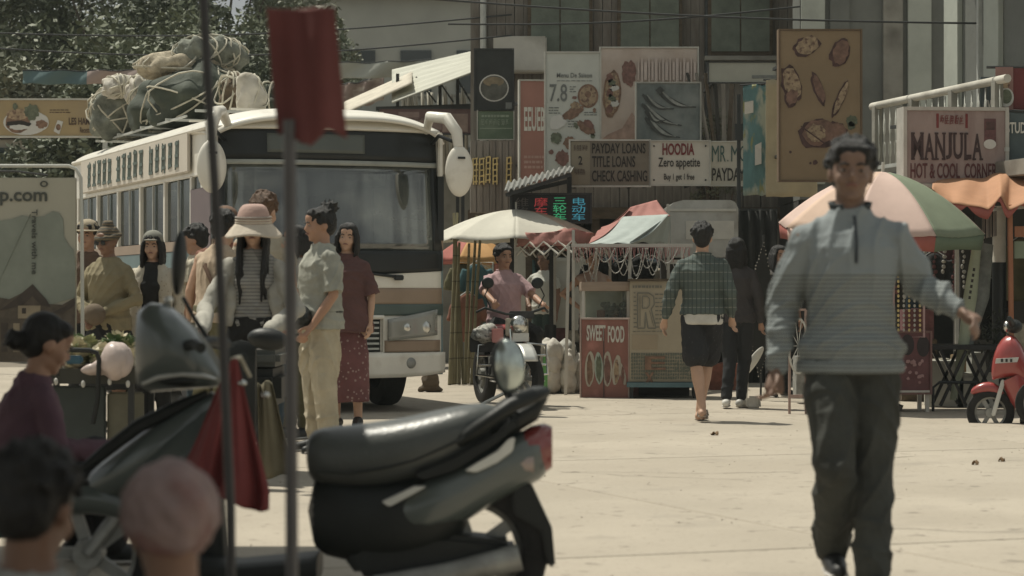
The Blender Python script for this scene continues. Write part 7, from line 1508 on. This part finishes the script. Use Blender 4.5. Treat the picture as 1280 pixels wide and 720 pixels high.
person('young woman with a black bob wearing a maroon dress beside the bus headlight', at(433, 19.6, ZG), R(-12), 1.66, hair='bob', fem=True, seed=14, skin=SKIN2,
       top=dict(mat=cl('maroon_top', (.105, .052, .048)), sleeve='short', slen=1.0, hem=.80, loose=.05, flare=.03, fold=.010), bottom=dict(kind='skirt', mat=cl('maroon_lace', (.14, .06, .06), pattern=cells(26, .25, (.28, .20, .18))), len=.22, flare=.02), shoes=SDK, head=(0, R(5), R(8)),
       pose=dict(ell=(-.21, .0, 1.12), wrl=(-.19, -.06, .88), elr=(.22, 0, 1.11), wrr=(.22, -.05, .87)))
def wrap_woman():
    r, HM, U, p = person('woman in a striped headwrap, sunglasses and an olive top behind the vegetable cart', at(136, 19.2, ZG), R(-18), 1.62, hair=None, fem=True, seed=15, skin=SKIN3, build=1.12,
        top=dict(mat=cl('olive_top', (.21, .18, .11)), sleeve='long', hem=.84, loose=.03, fold=.010), bottom=dict(kind='skirt', mat=gm[5], len=.35), shoes=SDK, head=(R(8), 0, R(-14)), pose=dict(elr=(.27, -.02, 1.10), wrr=(.02, -.22, .98), ell=(-.27, .0, 1.10), wrl=(-.08, -.22, .95)))
    A = HM; T = MB(); T.ell((0, .02, 1.645), (.090, .105, .085), 20, 14, M=A)
    T.tube([A @ Vector((.092*math.cos(t), .01+.105*math.sin(t), 1.632+.012*math.sin(t))) for t in np.linspace(0, 6.2, 24)], .020, 8, closed=True); T.ell((0, .02, 1.735), (.045, .05, .035), M=A)
    fuse(T, 'headwrap', cl('striped_wrap', (.14, .11, .07), pattern=stripes(2, .024, .4, (.05, .05, .045))), r, .009, 1, folds(.010, 40, 3))
    for s in (-1, 1): MB().ell((s*.034, -.098, 1.588), (.027, .008, .020), 12, 8, M=A).build('sunglass_lens', BBLK, r, smooth=True)
    fuse(MB().ell((.0, -.25, .93), (.10, .07, .09)), 'handbag', cl('bag_brown', (.13, .10, .07)), r, .012, 1); 
wrap_woman()
def cap_fig(label, px, d, rz, top, bot, hatm, seed, H=1.66, hair='short', brim=.06, **k):
    r, HM, U, p = person(label, at(px, d, ZG), R(rz), H, hair=hair, seed=seed, top=top, bottom=bot, shoes=SDK, **k)
    A = HM; c = MB().ell((0, .012, 1.665), (.093, .108, .075), 22, 12, M=A).build('hat', hatm, r, smooth=True)
    MB().grid(lambda u, v: A @ Vector(((.092+brim*v)*math.cos(6.283*u), .012+(.106+brim*v)*math.sin(6.283*u), 1.642-.012*v)), 30, 4).build('brim', hatm, c, smooth=True, solid=.006, autosm=False); return r
cap_fig('man in a tan brimmed hat standing behind the poster frame and the headwrap woman', 109, 20.6, -10, dict(mat=cl('brown_shirt', (.10, .065, .045)), sleeve='long'), dict(mat=gm[5]), cl('tan_hat', (.33, .28, .20)), 17, 1.70)
def cap_woman():
    r, HM, U, p = person('young woman in a grey cap, black top and cream cardigan left of the scooter mirror', at(191, 19.6, ZG), R(-4), 1.58, hair='fringe', fem=True, seed=18, skin=SKIN2, top=dict(mat=gm[5], sleeve='none', hem=.86, loose=.012), bottom=dict(mat=gm[5]), shoes=SDK)
    k = 1.58/1.7; T = MB(); CD = cl('cream_cardigan', (.44, .40, .32), pattern=cells(30, .2, (.30, .27, .21)))
    for s in 'lr':
        sg = -1 if s == 'l' else 1; a, e_, w_ = p['sh'+s], p['el'+s], p['wr'+s]; limb(T, [a, a.lerp(e_, .5), e_, e_.lerp(w_, .9)], [.062, .055, .05, .045])
        T.tube([Vector((sg*.07, -.02, 1.42))*k, Vector((sg*.12, -.09, 1.28))*k, Vector((sg*.14, -.09, 1.0))*k, Vector((sg*.15, -.07, .72))*k], [.045, .055, .055, .04], 10, flat=.7)
    T.rings([((0, .05, .70*k), .17, .07), ((0, .05, 1.0*k), .16, .07), ((0, .04, 1.34*k), .16, .07), ((0, .03, 1.42*k), .08, .05)], 20); fuse(T, 'cardigan', CD, r, .012, 2, folds(.010, 26, 4))
    A = HM; c = MB().ell((0, .012, 1.662), (.090, .104, .078), 20, 12, M=A).build('cap', cl('grey_cap', (.20, .20, .17)), r, smooth=True); MB().ell((0, -.10, 1.648), (.062, .05, .008), 16, 8, M=A).build('peak', cl('grey_cap', (0, 0, 0)), c, smooth=True)
cap_woman()
person('person in a cream shirt with short dark hair facing the bus door', at(246, 20.3, ZG), R(-100), 1.66, hair='short', seed=20, top=dict(mat=cl('cream_shirt', (.44, .40, .31)), sleeve='short', hem=.84, loose=.035), bottom=dict(mat=gm[0]), shoes=SDK, head=(R(12), 0, 0))
def bent():
    r, HM, U, p = person('person in a sleeveless tan top with a shoulder strap stooping behind the hat woman', at(266, 17.6, ZG), R(150), 1.70, hair='short', seed=21, skin=SKIN2, lean=(R(12), 0, 0), top=dict(mat=cl('tan_vest', (.42, .33, .24)), sleeve='none', hem=.86, loose=.02), bottom=dict(mat=gm[3]), shoes=SDK, pose=dict(ell=(-.25, -.12, 1.12), wrl=(-.20, -.28, .98)))
    MB().tube([U @ Vector(v_) for v_ in ((.08, -.02, 1.44), (.03, .135, 1.28), (-.10, .13, 1.08), (-.17, .08, .95))], .016, 6, flat=.4).build('strap', cl('strap_brown', (.09, .05, .03)), r, smooth=True)
bent()
person('tall man with brown hair looking down behind the sun hat, next to the windscreen', at(329, 17.9, ZG), R(160), 1.83, hair='short', hairm=HAIRB, seed=22, skin=SKIN2, top=dict(mat=gm[2], sleeve='short', hem=.84), bottom=dict(mat=gm[0]), shoes=SDK, head=(R(14), 0, 0))
cap_fig('older man behind the thin pole, only his face between the tan vest and the hat', 282, 18.6, 8, dict(mat=gm[4], sleeve='long'), dict(mat=gm[5]), cl('brown_cap', (.16, .10, .07)), 23, 1.74, brim=.02)
person('woman in a white blouse half hidden behind the grey flag pole', at(369, 18.2, ZG), R(-40), 1.60, hair='bob', fem=True, seed=24, top=dict(mat=cl('white_blouse', (.5, .48, .43)), sleeve='short', hem=.84, loose=.03), bottom=dict(mat=gm[3]), shoes=SDK)
# rider of the loaded motorcycle
person('rider in a short-sleeved pink shirt sitting on the loaded motorcycle', (P(630, 0, 23.75).x, 23.75, ZG), R(24), 1.62, hair='short', seed=25, skin=SKIN, pelvis=(0, .0, -.06), top=dict(mat=cl('dusty_pink_shirt', (.38, .255, .26)), sleeve='short', hem=.82, loose=.04, collar=True, slen=.8), bottom=dict(mat=gm[5]), shoes=SDK,
       pose=dict(ell=(-.29, -.18, 1.15), wrl=(-.29, -.42, 1.06), elr=(.26, -.18, 1.12), wrr=(.26, -.42, 1.03), knl=(-.20, -.38, .74), anl=(-.21, -.22, .33), knr=(.20, -.38, .74), anr=(.21, -.20, .33)), curl=.8)
person('man in a white polo shirt standing hand on hip under the red tent', at(680, 31.5, ZG), R(-35), 1.64, hair='short', seed=26, skin=SKIN3, top=dict(mat=cl('white_polo', (.48, .48, .43)), sleeve='short', hem=.86, loose=.03), bottom=dict(mat=cl('dark_green_trousers', (.03, .05, .045))), shoes=SDK, pose=dict(ell=(-.36, .06, 1.16), wrl=(-.17, -.12, 1.00)))
person('dark-clothed person standing behind the white polo man under the red tent', at(697, 32.2, ZG), R(70), 1.58, hair='short', seed=27, top=dict(mat=gm[0], sleeve='short'), bottom=dict(mat=gm[5]), shoes=SDK)
person('stall keeper in a pale vest with hands on hips behind the glass food case', at(741, 28.3, ZG), R(14), 1.60, hair='short', seed=28, skin=SKIN2, top=dict(mat=cl('pale_pink_vest', (.46, .36, .31)), sleeve='none', hem=.84), bottom=dict(mat=gm[5]), shoes=SDK, pose=dict(ell=(-.38, .06, 1.16), wrl=(-.18, -.08, .98), elr=(.34, .05, 1.14), wrr=(.2, -.16, .98)))
# ---- seated woman in purple at the left edge and the blurred heads at the bottom left
r, HM, U, p = person('seated woman in a dusky purple top with a low bun at the left edge', (P(20, 0, 9.6).x, 9.6, ZG), R(118), 1.62, hair='lowbun', fem=True, seed=30, vox=.0085, skin=SKIN, pelvis=(0, 0, -.64), lean=(R(10), 0, 0), head=(R(12), 0, 0),
       top=dict(mat=cl('dusky_purple', (.105, .058, .075)), sleeve='long', hem=.86, loose=.03, fold=.010), bottom=dict(mat=gm[5], loose=.03), shoes=SDK,
       pose=dict(ell=(-.22, -.12, .49), wrl=(-.13, -.38, .50), elr=(.24, -.12, .49), wrr=(.15, -.38, .48), knl=(-.16, -.40, .44), anl=(-.12, -.36, .09), knr=(.16, -.40, .44), anr=(.12, -.32, .09)))
t = thing('low_stool', 'low plastic stool under the woman in purple', 'stool', (P(14, 0, 9.6).x, 9.6, ZG), R(62)); MB().lathe([(.15, .13), (.17, .15), (.17, .18), (.001, .185)], 24).build('seat', shm[3], t, smooth=True)
for a in range(4): MB().bar((.15*math.cos(a*1.57), .15*math.sin(a*1.57), 0), (.12*math.cos(a*1.57), .12*math.sin(a*1.57), .15), .03).build('leg', shm[3], t)
person('blurred head and pale shoulders of a seated person at the bottom left corner', (P(38, 0, 4.8).x, 4.8, ZG-.02), R(165), 1.60, hair='short', fem=False, seed=31, vox=.008, skin=SKIN3, pelvis=(0, 0, -.86), head=(R(16), 0, 0),
       top=dict(mat=cl('pale_grey_shirt', (.30, .30, .28)), sleeve='short', hem=.86, loose=.03), bottom=dict(mat=gm[0]), shoes=SDK, face=False,
       pose=dict(ell=(-.24, -.14, .35), wrl=(-.10, -.36, .34), elr=(.24, -.14, .35), wrr=(.12, -.36, .34), knl=(-.20, -.34, .40), anl=(-.12, -.20, .10), knr=(.20, -.34, .40), anr=(.12, -.18, .10)))
r, HM, U, p = person('blurred seated person wearing a pinkish grey knitted hat at the bottom left', (P(214, 0, 4.7).x, 4.7, ZG-.02), R(200), 1.60, hair=None, seed=32, vox=.008, skin=SKIN3, pelvis=(0, 0, -.895), head=(R(10), 0, 0),
       top=dict(mat=cl('grey_pink_jacket', (.22, .16, .15)), sleeve='long', hem=.86, loose=.04), bottom=dict(mat=gm[0]), shoes=SDK, face=False,
       pose=dict(ell=(-.24, -.14, .36), wrl=(-.10, -.36, .34), elr=(.24, -.14, .36), wrr=(.12, -.36, .34), knl=(-.22, -.32, .36), anl=(-.12, -.16, .10), knr=(.22, -.32, .36), anr=(.12, -.16, .10)))
A = HM; fuse(MB().ell((0, .012, 1.625), (.104, .120, .108), 24, 16, M=A), 'knitted_hat', cl('hat_grey_pink', (.24, .175, .165), pattern=blotch(5, .54, .64, (.19, .10, .09))), r, .008, 1, fuzz(.004, 50, 3))
# ---------------------------------------------------------------- thin volume added to lift the blacks, like a film grade
hz = MB().box((0, 42.5, 5.5), (90, 97, 15)).build('added_haze', None); tag(hz, 'thin volume added to lift the blacks', kind='stuff')
hm = bpy.data.materials.new('added_haze'); hm.use_nodes = True; nt = hm.node_tree; nt.nodes.remove(nt.nodes['Principled BSDF'])
v = nt.nodes.new('ShaderNodeVolumePrincipled'); v.inputs['Color'].default_value = (.80, .88, .84, 1); v.inputs['Density'].default_value = .0006; v.inputs['Anisotropy'].default_value = .2
nt.links.new(v.outputs[0], nt.nodes['Material Output'].inputs['Volume']); hz.data.materials.clear(); hz.data.materials.append(hm)
